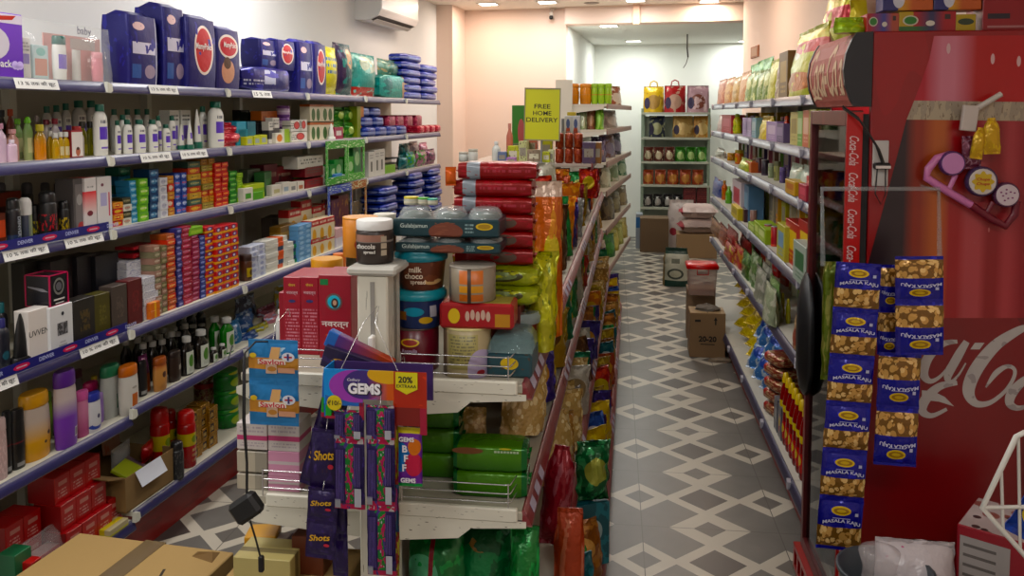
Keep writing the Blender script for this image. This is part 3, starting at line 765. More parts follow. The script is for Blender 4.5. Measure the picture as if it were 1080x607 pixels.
for i, (a, b) in enumerate(((276, 283), (283, 293))):
    B1(UL, a, b, 117, z2 + .075, .12, 'hair_color_carton', 'carton', f'orange hair colour carton standing high, {ORD[i]} of two', .06, D('b5661c', ('rect', .2, .8, .3, .7, '8d3f12')))
    B1(UL, a, b, 127, z2, .12, 'hair_color_carton', 'carton', f'black carton carrying the orange ones, {ORD[i]} of two', .07, M('1b1716', .4))
k = None
for i, (a, b, yt) in enumerate(((284, 290, 128), (288, 295, 124))):
    B1(UL, a, b, yt, z2, .05, 'white_carton', 'carton', ('slim black and white carton before the violet tins', 'slim white carton before the violet tins')[i], .04, D('cfccc6', ('z', .2, .6, '34343a'), ('text', .1, .9, .7, .95, '555555', 2)))
ur, wr_, hr_ = fitr(UL, 294, 308, 120, z2, .09)
kt = bottle('talc_tin', 'tin', wr_, .062, D('b9a3c2', ('z', .0, .35, '6a3b86'), ('z', .6, .75, 'd2c6d6')), M('7b4f96', .3), style='jar', sy=1)
for r_ in range(3): kt.put(UL, ur, .10, z2 + .063 * r_, f'violet round cream tin, {ORD[r_]} from the bottom of its pile', 'pile of violet tins')
WR = D('d2cfc9', ('disc', .55, .55, .28, .36, '8f1f24'), ('disc', .55, .55, .2, .28, 'c14a4a'), ('text', .0, .3, .2, .8, '555555', 3))
for i, (a, b, yt, zo) in enumerate(((308, 324, 139, 0), (307, 318, 127, .055), (316, 324, 126, .055))):
    B1(UL, a, b, yt, z2 + zo, .04, 'lip_care_carton', 'carton', ('white carton with red oval at the base of its stack', 'white carton with red oval, upper row near the tins', 'white carton with red oval, upper row by the bay joint')[i], .05, WR)
B1(UL, 297, 306, 136, z2, .05, 'cream_carton', 'carton', 'lime green and white carton before the violet tins', .04, D('8fae3c', ('x', 0, .35, 'c9ccb9')))
B1(UL, 291, 299, 140, z2, .03, 'cream_carton', 'carton', 'little white carton with an orange disc at the shelf lip', .03, D('d8d4c8', ('disc', .5, .5, .36, .36, 'd07a1c')))
# fourth bay: herbal toothpaste, green packs
HERB = D('cfc8b3', ('disc', .3, .4, .16, .36, '2f5a22'), ('disc', .72, .4, .16, .36, '2f5a22'), ('z', .86, 1, 'a85a2a'))
for c, (a, b) in enumerate(((327, 339), (339, 352))):
    for r_ in range(2):
        B1(UL, a, b, 129 if r_ == 0 else 110, z2 + r_ * (UL.at(340, 128, .05)[1] - z2), .05, 'toothpaste_carton', 'carton', f'cream carton with dark green leaves, {ORD[r_]} row up, {ORD[c]} from the oval cartons', .06, HERB, group='herbal toothpaste cartons')
T1(UL, 345, 354, 130, z2, .03, 'cream_tube', 'tube', 'small white tube before the green herbal packs', WB, WB, style='tubecap', sy=.7)
B1(UL, 353, 362, 134, z2, .04, 'cream_carton', 'carton', 'small crimson and white carton near the green rack', .04, D('94294a', ('rect', .2, .8, .3, .7, 'cfc6c4')))
GRN = FOIL('2c7a24', ('noise', 5, .6, '69ab35'), ('disc', .5, .5, .3, .25, 'a9c46c'))
for i, (a, b, yt, zo, v) in enumerate(((356, 366, 129, 0, .08), (367, 376, 129, 0, .06), (356, 366, 113, .09, .09), (367, 376, 113, .09, .08))):
    P1(UL, a, b, yt, z2 + zo, v, 'henna_pouch', 'pouch', f'green henna pouch, {("lower", "upper")[i // 2]} row, {ORD[i % 2]} from the leaf cartons', .05, GRN, wr=.005)
B1(UL, 377, 384, 112, z2, .05, 'henna_carton', 'carton', 'orange edged green carton at the end of the herbal packs', .06, D('7d8c2c', ('x', .5, 1, 'b5742c')))
# fifth and sixth bay: napkin packs
u0, u1 = span(UL, 384, 429, z2, .02)
kb = pack('pad_pack', 'pad pack', .20, .12, .062, FOIL('1c3486', ('z', .25, .5, '8795c8'), ('noise', 5, .62, '12256b'), bump=.25))
for i, (f, r_) in enumerate(((0, 0), (1, 0), (2, 0), (3, 0), (0, 1), (1, 1), (0, 2), (1, 2))):
    kb.put(UL, u0 + .11 + f * .205, .08 + .02 * r_, z2 + .064 * r_, f'deep blue pad pack on the second shelf, layer {ORD[r_]}, {ORD[f]} from the green packs', 'deep blue pad packs on the second shelf')
km = pack('pad_pack', 'pad pack', .2, .13, .135, FOIL('8e1648', ('noise', 4, .55, 'c05a82'), bump=.3))
for i, (px, r_) in enumerate(((411, 1), (420, 1), (430, 1), (440, 1))):
    km.put(UL, UL.ux(px, z2 + .06, .14), .19, z2, f'magenta pad pack behind the blue row, {ORD[i]} from the blue stack', 'magenta pad packs')
kr = pack('pad_pack', 'pad pack', .13, .10, .055, FOIL('a51e3a', ('noise', 4, .58, 'd0667a'), bump=.3))
for i, px in enumerate((438, 444, 450, 456)):
    kr.put(UL, UL.ux(px, z2, .08), .08, z2, f'small crimson pad pack at the far shelf end, {ORD[i]} from the blue packs', 'crimson pad packs at the far end')
km2 = carton('pad_carton', 'carton', .16, .1, .11, M('1a171a', .4)); km2.put(UL, UL.ux(432, z2, .2), .2, z2, 'black carton behind the crimson packs at the far shelf end')
z3 = ZL[3]
DK = M('141417', .3)
T1(UL, 21, 34, 208, z3, .06, 'roll_on_deodorant', 'deodorant', 'grey deodorant with a domed white cap on the third shelf', D('6d7468', ('x', .55, 1, '8f9a74'), ('x', 0, .35, '3b4150')), M('d8d8d6', .35), style='roll', sy=1, n=18)
def vert_text(t, c, hh=.012):
    def f(mb, w, d, h):
        mb.T = Matrix.Translation((0, -d / 2 - .0012, h * .4)) @ Matrix.Rotation(pi / 2, 4, 'Y'); mb.text(t, 0, 0, 0, hh, M(c, .5), bold=.02)
    return f
T1(UL, 8, 22, 208, z3, .05, 'deodorant_can', 'deodorant', 'black deodorant can with upright white lettering, beside the white domed cap', D('15151a', ('z', 0, .18, '3f5a2b'), ('z', .18, .3, '243455')), DK, style='can', sy=1, decal=vert_text('DENVER', '9aa0a8'))
B1(UL, -8, 7, 225, z3, .05, 'deodorant_carton', 'carton', 'orange and black carton at the entrance end of the third shelf', .05, D('5a2416', ('z', .3, .8, 'b5482a')))
B1(UL, -2, 24, 202, z3, .2, 'perfume_carton', 'carton', 'dark rust carton behind the black cans', .08, D('30130d', ('z', .7, 1, '6e2a16')))
for i, (a, b, yt, v, c, nm) in enumerate(((33, 42, 215, .08, 'a39a1e', 'black deodorant can with yellow print, beside the domed cap'), (42, 60, 201, .05, '9c1c2c', 'wide black deodorant can with crimson print'), (60, 75, 199, .10, '3a3a3e', 'plain black deodorant can behind the crimson printed one'), (62, 73, 211, .05, 'a38d2a', 'black deodorant can with gold print at the strip'))):
    T1(UL, a, b, yt, z3, v, 'deodorant_can', 'deodorant', nm, D('121215', ('noise', 7, .52, c, .25, .68), ('text', .2, .8, .08, .16, 'b5b5b5', 1)), DK, style='can', sy=1)
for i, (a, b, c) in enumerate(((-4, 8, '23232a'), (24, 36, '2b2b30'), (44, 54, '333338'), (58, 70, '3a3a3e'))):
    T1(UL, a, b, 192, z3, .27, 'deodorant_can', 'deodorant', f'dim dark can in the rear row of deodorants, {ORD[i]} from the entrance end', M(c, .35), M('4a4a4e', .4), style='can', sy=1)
PERF = D('cfcac8', ('gz', .3, .75, 'cf3a3f'), ('z', .75, 1, 'd3cfce'), ('disc', .4, .35, .25, .05, '6a2030'), ('text', .2, .8, .8, .86, '888888', 1))
B1(UL, 79, 91, 188, z3, .03, 'perfume_carton', 'carton', 'clear fronted perfume carton beside the red and white one', .07, D('4b4747', ('rect', .15, .85, .05, .9, '6e6a6a'), ('disc', .5, .62, .25, .1, '9a9a98'), ('disc', .6, .12, .3, .1, 'a54040')))
B1(UL, 91, 103, 187, z3, .02, 'perfume_carton', 'carton', 'white perfume carton shading to red in the middle', .07, PERF)
B1(UL, 104, 119, 186, z3, .02, 'perfume_carton', 'carton', 'white perfume carton with a lilac panel, beside the soap stacks', .07, D('cfcccb', ('rect', .2, .65, .45, .7, 'a7a3c4'), ('rect', .75, .85, .25, .7, 'b5455a'), ('disc', .35, .85, .1, .03, '6a3a4a')))
def colstack(F, x0, x1, yt, z, v, n, d, mats, fmt, group, cat='soap box', name='soap_box', nc=1):
    """a column of flat boxes from the shelf up to where its top is seen"""
    u, w, h = fit(F, x0, x1, yt, z, v); hh = h / n
    ks = [carton(name, cat, w / nc - .0015, d, hh - .0006, m, c=.0008) for m in mats]
    for c in range(nc):
        for r_ in range(n):
            ks[r_ % len(ks)].put(F, u - w / 2 + (c + .5) * w / nc, v + d / 2 + random.uniform(0, .006), z + r_ * hh, fmt.format(r=ORD[r_], c=ORD[c]), group, random.uniform(-.03, .03))
def soapm(base, a, b):
    return D(base, ('disc', .45, .5, .3, .32, a), ('text', .15, .85, .3, .75, b, 1), rough=.35)
G = 'soap boxes stacked on the third shelf'
colstack(UL, 120, 131, 213, z3, .03, 4, .06, [soapm('b3261f', 'c98a1e', 'd6c23a'), soapm('c9871b', 'b0301c', 'd9c46a')], 'orange and red soap box beside the perfume cartons, {r} from the bottom', G)
colstack(UL, 131, 140, 208, z3, .03, 4, .06, [soapm('c4c2b5', '9c9a8c', 'a5392f'), soapm('33331f', '4d4a33', 'a89f7a')], 'olive and white soap box in the second pile, {r} from the bottom', G)
colstack(UL, 139, 147, 190, z3, .04, 7, .06, [soapm('3d83ad', '75aecb', 'bfd5e0')], 'sky blue soap box beside the green pile, {r} from the bottom', G)
colstack(UL, 128, 140, 176, z3, .12, 6, .06, [soapm('2f6f93', '4f95b5', 'a9c3d0'), soapm('205a4a', '3f8a6e', '9fbfae')], 'teal soap box in the pile behind the sky blue ones, {r} from the bottom', G)
colstack(UL, 148, 158, 188, z3, .03, 5, .06, [soapm('5f9c1f', '86bb34', 'cfdca8')], 'bright green soap box in its pile, {r} from the bottom', G)
colstack(UL, 159, 169, 178, z3, .04, 6, .07, [soapm('153a63', '3c6f93', 'a9bfce')], 'navy soap box in its pile, {r} from the bottom', G)
colstack(UL, 170, 178, 187, z3, .03, 5, .06, [soapm('c6c6cb', 'a9a9b5', '8c8ca0')], 'white soap box beside the navy pile, {r} from the bottom', G)
colstack(UL, 178, 185, 185, z3, .04, 5, .06, [soapm('b07a3a', 'c9a05a', '8e2f22'), soapm('b53c2a', 'c9b5a0', 'd9cdb8')], 'rust and tan soap box between white and royal blue piles, {r} from the bottom', G)
colstack(UL, 186, 199, 182, z3, .04, 6, .07, [soapm('2a4693', '6d83bd', 'c23a4a'), soapm('25408a', '8c9ccc', 'c9cfe0')], 'royal blue soap box in the double pile, {c} column, {r} from the bottom', G, nc=2)
colstack(UL, 200, 213, 170, z3, .03, 8, .07, [soapm('a33a20', 'c08a2c', 'd3b35a'), soapm('31483c', '57705f', 'a59a62'), soapm('a8812c', 'c4a350', '5a4a22')], 'gold and dark green soap box in the tall pile, {r} from the bottom', G)
colstack(UL, 214, 228, 167, z3, .04, 8, .07, [soapm('8a7a3a', 'a89a58', '5f3420'), soapm('a8742a', 'c49645', '6f2f1a'), soapm('a5391f', 'c7853a', 'd5b86a')], 'ochre soap box in the pile beside the red one, {c} column, {r} from the bottom', G, nc=2)
colstack(UL, 228, 242, 171, z3, .03, 9, .07, [soapm('b02a1b', 'c64a2c', 'd8a05a'), soapm('a3241a', 'bf5533', 'cdb070')], 'bright red soap box at the end of the bay, {c} column, {r} from the bottom', G, nc=2)
G = 'soap boxes after the red pile'
colstack(UL, 243, 251, 180, z3, .04, 6, .06, [soapm('1f6e1b', '3d9230', '9dc47a')], 'dark green soap box after the red pile, {r} from the bottom', G)
colstack(UL, 251, 257, 182, z3, .04, 6, .06, [soapm('7da62a', 'a8c850', '3d6e1a')], 'lime green soap box beside the dark green pile, {r} from the bottom', G)
B1(UL, 258, 279, 194, z3, .03, 'soap_box', 'soap box', 'long lime yellow box lying at the lip of third shelf', .06, D('a5b92a', ('z', .4, .7, '6f9a24')))
B1(UL, 257, 278, 203, z3, .02, 'soap_box', 'soap box', 'flat green box under the lime yellow box', .03, M('4f8f24', .4))
B1(UL, 262, 275, 178, z3, .14, 'herbal_carton', 'carton', 'grey green carton standing behind the lime box', .05, D('4d5a48', ('disc', .5, .5, .3, .3, '2b3a2a')))
B1(UL, 275, 290, 181, z3, .07, 'herbal_carton', 'carton', 'dark green carton leaning askew beside the lime box', .05, D('1c4d20', ('rect', .2, .8, .3, .7, '2f6b30')), rot=.25)
for i, (a, b, yt, v) in enumerate(((257, 267, 198, .015), (287, 297, 195, .03), (298, 306, 192, .03), (306, 313, 192, .03), (314, 321, 191, .03))):
    B1(UL, a, b, yt, z3, v, 'cream_carton', 'carton', f'little white carton at the lip of the third bay, {ORD[i]} from the red pile', .04, D('c6c2b8', ('rect', .2, .8, .2, .6, ('4a8a3a', 'a8a27a', '8c9aa5', '777777', 'a5674a')[i])))
for i, (a, b, yt, zo, c) in enumerate(((279, 293, 173, .055, '5a1424'), (292, 308, 175, .055, '6e1a20'), (280, 294, 184, .02, '3c3a20'), (294, 310, 184, .02, '26161a'), (310, 320, 182, .02, '6a8a2c'))):
    B1(UL, a, b, yt, z3 + zo - .02, .13, 'henna_carton', 'carton', ('maroon carton atop the olive one', 'dark red carton with a sheen, atop the black one', 'olive carton below the maroon one', 'black carton below the dark red one', 'yellow green carton beside the black one')[i], .08, D(c, ('text', .1, .9, .3, .7, '8a7a6a', 1)))
for i, (a, b, yt, zo, c, l) in enumerate(((314, 341, 164, .11, 'c3c1b8', 'white display carton lying over the dark red cartons'), (322, 341, 175, .06, '6a1820', 'dark red carton in the middle under the white display carton'), (322, 341, 188, .0, '7d1a22', 'dark red carton at the bottom beside the green rack'), (341, 348, 175, .0, 'bdb8ae', 'slim white carton against the green rack'))):
    B1(UL, a, b, yt, z3 + zo, .05, 'dye_carton', 'carton', l, .09, D(c, ('text', .1, .9, .3, .8, '4a4a44', 2)), group=None)
for i, (a, b, yt) in enumerate(((389, 395, 160), (395, 401, 158), (400, 406, 157))):
    B1(UL, a, b, yt, z3, .03, 'white_carton', 'carton', f'tall white carton after the green rack, {ORD[i]} of three', .05, D('cbcac4', ('rect', .35, .65, .2, .6, '5a5a55'), ('text', .2, .8, .7, .9, '777777', 2)))
B1(UL, 406, 417, 174, z3, .03, 'wipes_pack', 'pack', 'lime green wipes pack at the lip beyond the white cartons', .08, M('6fa02c', .35))
for r_ in range(3): B1(UL, 407, 424, 178 - r_ * 5, z3 + .038 * r_, .13, 'razor_box', 'carton', f'black box with a white edge beyond the white cartons, {ORD[r_]} from the bottom', .09, D('17161a', ('z', 0, .2, 'a9a2a6')))
TO = [('2d7a80', '1d5960'), ('1f86a0', '4d9a35'), ('3f7f2f', 'a36a8e'), ('8a4f75', '4a3a4a')]
for i, (a, b, yt, zo, v) in enumerate(((425, 433, 163, 0, .05), (433, 441, 160, 0, .04), (443, 453, 158, 0, .04), (453, 462, 157, 0, .04), (426, 436, 151, 0, .15), (436, 445, 149, 0, .15), (446, 454, 150, 0, .15))):
    m = TO[i % 4] if i < 4 else (('15606c', '2c8c96'), ('8f8290', 'b5a8b2'), ('a8557f', 'c9a0b5'))[i - 4]
    P1(UL, a, b, yt, z3 + zo, v, 'toy_pouch', 'pouch', ('teal and dark green pouch on the third shelf', 'bright teal pouch on the third shelf', 'green and pink pouch on the third shelf', 'mauve pouch at the shelf end')[i] if i < 4 else ('dark teal pouch in the rear row of pouches', 'grey pink pouch in the rear row of pouches', 'pink pouch in the rear row at the shelf end')[i - 4], .07, FOIL(m[0], ('noise', 5, .5, m[1])), wr=.006)

# hanging rack frames clipped to the tiers
def rack_frame(px0, px1, y0, y1, v, col, label, mid=None):
    za = UL.at(px0, y0, v)[1]; zb = UL.at(px0, y1, v)[1]; a = UL.at(px0, y0, v)[0]; b = UL.at(px1, y0, v)[0]
    r = empty('display_rack'); r.location = UL.P((a + b) / 2, v, zb); r.rotation_euler = (0, 0, UL.rot); w = b - a; h = za - zb
    m = D(col, ('noise', 8, .58, 'c9d8b8')); t = .016
    mb = MB(); mb.box(-w / 2, w / 2, -.004, .004, h - .045, h, m); mb.build('header_strip', r)
    mb = MB(); mb.box(-w / 2, w / 2, -.004, .006, 0, .04, m); mb.build('base_strip', r)
    for x in ((-w / 2, -w / 2 + t), (w / 2 - t, w / 2)) + (((-t / 2, t / 2),) if mid else ()):
        mb = MB(); mb.box(x[0], x[1], -.004, .004, .04, h - .045, m); mb.build('side_strip', r)
    tag(r, label, 'display rack')
    return a, b, zb
rack_frame(344, 365, 149, 196, -.012, '3f8a34', 'green rimmed display rack clipped below the second shelf, nearer the entrance')
rack_frame(366, 384, 148, 191, -.012, '4c9a3c', 'green rimmed display rack clipped beside its twin, nearer the end wall')
rack_frame(346, 371, 197, 262, -.012, '34479e', 'blue rimmed display rack hanging below the green racks')
rack_frame(370, 386, 192, 245, -.012, '9a5a2a', 'orange rimmed display rack hanging beside the blue one')
for i, (a, b, yt, c, nm) in enumerate(((348, 357, 173, '1e7a36', 'green carton'), (353, 362, 168, '2b8a3f', 'taller green carton'), (366, 374, 165, '3f9a34', 'light green carton'), (373, 381, 152, '3c7f4a', 'grey green carton'))):
    B1(UL, a, b, yt, z3, .02, 'soap_carton', 'carton', f'{nm} inside the green rimmed racks, {ORD[i]} from the entrance', .05, D(c, ('disc', .5, .6, .3, .2, 'a5c89a')))
for i, (a, b, yt, c) in enumerate(((348, 355, 187, '2d5a96'), (354, 361, 183, '4a7ab5'), (360, 365, 184, 'a9b8c9'), (374, 381, 168, '24457a'))):
    B1(UL, a, b, yt, z3, .0 if i < 3 else .06, 'toothpaste_carton', 'carton', f'small blue carton in the lower part of the green racks, {ORD[i]} from the entrance', .02, D(c, ('rect', .2, .8, .3, .7, 'b9c6d6')))

z4 = ZL[4]
T1(LL, -3, 10, 335, z4, .06, 'perfume_bottle', 'bottle', 'dark blue perfume bottle at the entrance end of fourth shelf', D('11141f', ('disc', .5, .35, .3, .1, '1f4a55')), M('1f1f55', .3), style='flat')
T1(LL, -3, 9, 318, z4, .14, 'perfume_bottle', 'bottle', 'dark bottle with a teal cap behind the dark blue one', DK, M('1f5f66', .3), style='flat')
T1(LL, 12, 34, 330, z4, .05, 'perfume_bottle', 'bottle', 'black tapering perfume flask with a gold streak', D('0f0f10', ('x', .68, .76, '8c7f3a')), DK, style='tubecap', sy=.5)
def vven(mb, w, d, h, y):
    mb.text('UVVEN', 0, h * .55, y, .018, M('2a2a2a', .5), w=w * .95)
B1(LL, 30, 54, 325, z4, .03, 'perfume_carton', 'carton', 'white perfume carton with black capital letters, below the pink edged cube', .05, M('cfc9c4', .4), decal=vven, wscale=.9)
def sq(mb, w, d, h, y):
    mb.rect(-w * .2, w * .25, h * .38, h * .64, y, D('3b3b3d', ('noise', 9, .5, '77777a'))); mb.disc(w * .05, y, h * .82, .006, .006, M('22232c', .5)); mb.rect(-w * .15, w * .2, h * .15, h * .18, y, M('99999c', .5)); mb.rect(-w * .1, w * .15, h * .22, h * .25, y, M('aaaaad', .5))
B1(LL, 54, 78, 321, z4, .02, 'perfume_carton', 'carton', 'white perfume carton with a grey square print, under the pink edged cube', .06, M('c9cacb', .4), decal=sq)
zz = LL.at(60, 322, .04)[1]
u, w, h = fit(LL, 53, 72, 289, zz + .002, .03)
cb = empty('perfume_cube'); mb = MB(); mb.box(-w / 2, w / 2, 0, w * 1.1, 0, h, M('15131a', .25), c=.001); mb.build('carton_body', cb)
mb = MB(); e = .004; PK = M('a3174a', .35)
for x in (-w / 2, w / 2):
    for y in (0, w * 1.1): mb.box(x - e / 2, x + e / 2, y - e / 2, y + e / 2, 0, h, PK)
for z in (0, h):
    for y in (0, w * 1.1): mb.box(-w / 2, w / 2, y - e / 2, y + e / 2, z - e / 2 + .002, z + e / 2 + .001, PK)
    for x in (-w / 2, w / 2): mb.box(x - e / 2, x + e / 2, 0, w * 1.1, z - e / 2 + .002, z + e / 2 + .001, PK)
mb.build('pink_edging', cb)
mb = MB(); mb.loft([[(w * .3 * cos(i * pi / 8) * k, -.0006, h * .62 + h * .28 * sin(i * pi / 8) * k) for i in range(16)] for k in (1, .72)], M('6a6a66', .4), False, False, False); mb.disc(0, -.0006, h * .62, w * .16, h * .14, M('55555a', .4)); mb.rect(-w * .3, w * .3, h * .18, h * .23, -.0006, M('c9c5c2', .4)); mb.rect(-w * .22, w * .25, h * .07, h * .1, -.0006, M('c9c5c2', .4)); mb.build('printed_mark', cb)
mb = MB(); mb.T = Matrix.Translation((-w / 2 - .0006, 0, 0)) @ Matrix.Rotation(-pi / 2, 4, 'Z')
mb.poly([(-w * 1.0, 0, h * .66), (-w * .3, 0, h * .60), (-w * .05, 0, h * .50), (-w * .35, 0, h * .50), (-w * 1.0, 0, h * .62)], M('77757a', .4)); mb.build('side_print', cb)
cb.location = LL.P(u, .03, zz + .002); cb.rotation_euler = (0, 0, LL.rot); tag(cb, 'black perfume cube with pink edges, standing on two white cartons', 'perfume box')
OL = lambda c, c2: D(c, ('noise', 12, .5, c2, .3, .75, .3, .75))
for (a, b, yt, v, d, m, l) in ((79, 101, 314, .02, .05, OL('201d1a', '4a3d22'), 'black carton with a worn gold print beside the white cartons'), (101, 117, 309, .02, .05, OL('3f3a14', '5a5426'), 'olive carton beside the gold print carton'),
      (119, 135, 300, .02, .05, OL('3f3631', '574a42'), 'taupe carton with a white top edge'), (136, 151, 294, .02, .05, OL('4f1517', '6a2224'), 'maroon carton standing at the joint of bays'),
      (56, 84, 272, .17, .07, OL('221d1d', '3a3030'), 'large dark carton behind the pink edged cube'), (84, 104, 268, .15, .07, M('1a171b', .4), 'large black carton behind the olive one'), (103, 127, 267, .13, .07, M('17171c', .35), 'tall black carton behind the taupe one'),
      (28, 50, 275, .22, .05, D('1f1e1c', ('disc', .6, .7, .3, .2, '3e3c34')), 'dim carton with a ring print at the rear of the fourth shelf')):
    B1(LL, a, b, yt, z4, v, 'perfume_carton', 'carton', l, d, m)
PAP = D('c4c4c8', ('noise', 7, .6, '8e8ea8'), ('text', .1, .9, .1, .9, 'a5a5b0', 4))
G = 'white cartons on the fourth shelf'
colstack(LL, 152, 168, 291, z4, .03, 6, .06, [PAP], 'white carton beside the maroon one, {r} from the bottom', G, 'carton', 'balm_carton')
colstack(LL, 160, 170, 318, z4, .01, 2, .02, [D('c26a22', ('x', .4, .6, 'd6a03a'))], 'orange carton before the white pile, {r} from the bottom', G, 'carton', 'balm_carton')
zz = LL.at(148, 294, .06)[1]
for r_ in range(2): B1(LL, 134, 165, 281 - r_ * 8, zz + .034 * r_ , .09, 'balm_carton', 'carton', f'flat white carton lying over the maroon carton, {ORD[r_]} up', .09, PAP)
for r_ in range(2): B1(LL, 141, 164, 265 - r_ * 7, zz + .07 + .03 * r_, .10, 'balm_carton', 'carton', f'flat red carton atop the flat white ones, {ORD[r_]} up', .08, D('8f1d26', ('text', .1, .9, .2, .8, 'b06a6a', 1)))
G = 'small cartons piled on the fourth shelf'
MX = dict(cat='soap box', name='soap_box')
colstack(LL, 165, 172, 258, z4, .03, 11, .06, [soapm('8a6a5c', 'a58a7a', 'c9bfae'), soapm('6f6a52', '8f8a70', 'b5ae98')], 'greyish tan small carton in the pile beside the white ones, {r} from the bottom', G, **MX)
colstack(LL, 172, 178, 258, z4, .03, 11, .06, [soapm('5f5a3e', '7f7a58', 'a59c80'), soapm('7a5f50', '96796a', 'b5a595')], 'drab olive small carton next to the tan pile, {r} from the bottom', G, **MX)
colstack(LL, 178, 187, 246, z4, .03, 14, .07, [soapm('b4391f', 'd07a3a', 'd9b08a'), soapm('8f4a2a', 'c0573a', 'cfc0a5')], 'orange red small carton, {r} from the bottom of its pile', G, **MX)
colstack(LL, 188, 194, 240, z4, .03, 14, .07, [soapm('2b2a66', '5a5c9a', 'a5a5c4')], 'indigo small carton beside the orange red pile, {r} from the bottom', G, **MX)
colstack(LL, 194, 204, 238, z4, .03, 14, .07, [soapm('8f1733', 'b03a5a', 'c99aa5'), soapm('84162e', 'a8425a', 'b5a0b0')], 'crimson small carton, {r} from the bottom of its pile', G, **MX)
colstack(LL, 204, 212, 246, z4, .03, 13, .07, [soapm('7d1638', 'a0405f', 'b58aa0')], 'wine small carton below the green lidded pile, {r} from the bottom', G, **MX)
B1(LL, 200, 214, 239, LL.at(208, 247, .03)[1] , .03, 'soap_box', 'soap box', 'lime green carton lying atop the wine pile', .08, D('6f9c2c', ('rect', .1, .9, .2, .6, '93b84a')))
colstack(LL, 212, 218, 248, z4, .03, 13, .07, [soapm('26306e', '5562a5', 'a0a8c9')], 'dark blue small carton beside the wine pile, {r} from the bottom', G, **MX)
RY = [D('a6202c', ('z', 0, .35, 'cf9420'), ('disc', .45, .6, .25, .3, '3a2a6e'), ('disc', .45, .6, .14, .18, 'cfc4c9')), D('b02a28', ('z', 0, .32, 'c98a1c'), ('disc', .55, .6, .28, .3, '452a70'), ('disc', .55, .6, .13, .16, 'c9bcc4'))]
colstack(LL, 218, 229, 238, z4, .03, 11, .07, RY, 'red and yellow small carton in the shorter block, {r} from the bottom', G, **MX)
colstack(LL, 229, 253, 237, z4, .02, 9, .07, RY, 'red and yellow small carton in the triple block, {c} column, {r} from the bottom', G, nc=3, **MX)
# third bay of the fourth tier
T1(LL, 253, 266, 268, z4, .05, 'balm_jar', 'jar', 'brown jar with a yellow label beside the red and yellow block', D('4a2a17', ('rect', .1, .9, .2, .65, 'a5913a'), ('disc', .5, .42, .2, .15, '4a3418')), M('33201a', .4), style='jar', sy=1)
LB = D('b9bdcb', ('disc', .5, .5, .25, .3, '9398b5'))
G = 'pale cartons on the fourth shelf'
colstack(LL, 265, 281, 258, z4, .03, 6, .06, [LB], 'pale lilac carton after the brown jar, {c} column, {r} from the bottom', G, 'carton', 'balm_carton', nc=2)
FW = [D('c9c7bf', ('x', .55, .8, c)) for c in ('c2572a', '2f3f5a', '257a4a')]
colstack(LL, 281, 304, 251, z4, .04, 7, .07, [FW[0], FW[1], FW[0]], 'flat white toothpaste carton with a coloured end, {r} from the bottom', G, 'carton', 'toothpaste_carton')
colstack(LL, 304, 316, 254, z4, .04, 6, .07, [FW[2], FW[1]], 'flat green ended toothpaste carton, {r} from the bottom', G, 'carton', 'toothpaste_carton')
colstack(LL, 315, 330, 236, z4, .03, 7, .06, [D('5f8db5', ('disc', .5, .5, .3, .3, '8fb0cc'))], 'light blue carton beside the cream packs, {c} column, {r} from the bottom', G, 'carton', 'toothpaste_carton', nc=2)
B1(LL, 296, 314, 237, LL.at(305, 252, .08)[1], .08, 'incense_carton', 'carton', 'brown gold carton lying on the white toothpaste cartons', .06, D('6a4f1f', ('z', .3, .6, '8a6d33')))
CR = D('cbc0a4', ('z', .72, 1, 'a52a2a'), ('disc', .35, .3, .25, .3, 'c9963a'), ('text', .1, .9, .75, .95, 'd6cdb9', 1))
for r_, (ya, yb) in enumerate(((270, 251), (251, 232))):
    z = z4 if r_ == 0 else LL.at(340, 253, .03)[1]
    for c in range(3):
        B1(LL, 329 + c * 8, 337 + c * 8, yb - c * 2, z, .03, 'soap_pack', 'soap pack', f'cream soap pack with red band, {("lower", "upper")[r_]} row, {ORD[c]} from the light blue cartons', .06, CR)
zz = LL.at(320, 236, .1)[1]
for i, (a, b, yt) in enumerate(((305, 318, 220), (318, 329, 211), (330, 340, 217), (340, 352, 213))):
    B1(LL, a, b, yt, z4 + .1, .13, 'soap_carton', 'carton', f'tall cream carton with a red band in the rear row, {ORD[i]} from the entrance', .06, CR)
B1(LL, 284, 300, 228, z4, .28, 'brown_carton', 'carton', 'dim brown carton leaning at the rear of the third bay', .06, M('4b423a', .6), rot=.2)
B1(LL, 355, 362, 240, z4, .03, 'soap_carton', 'carton', 'pink and white carton under the blue rimmed rack', .06, D('c9a5a8', ('z', 0, .5, 'cfc9d0')))
for i, (a, b, yt, c) in enumerate(((350, 358, 210, '4a1a3a'), (358, 368, 205, '5a1f2c'), (372, 379, 212, '5a5040'))):
    B1(LL, a, b, yt, z4 + .05, .09, 'incense_carton', 'carton', ('dark purple carton seen through the blue rimmed rack', 'dark crimson carton seen through the blue rimmed rack', 'grey brown carton seen through the orange rimmed rack')[i], .06, D(c, ('noise', 5, .6, '8f6a3a')))
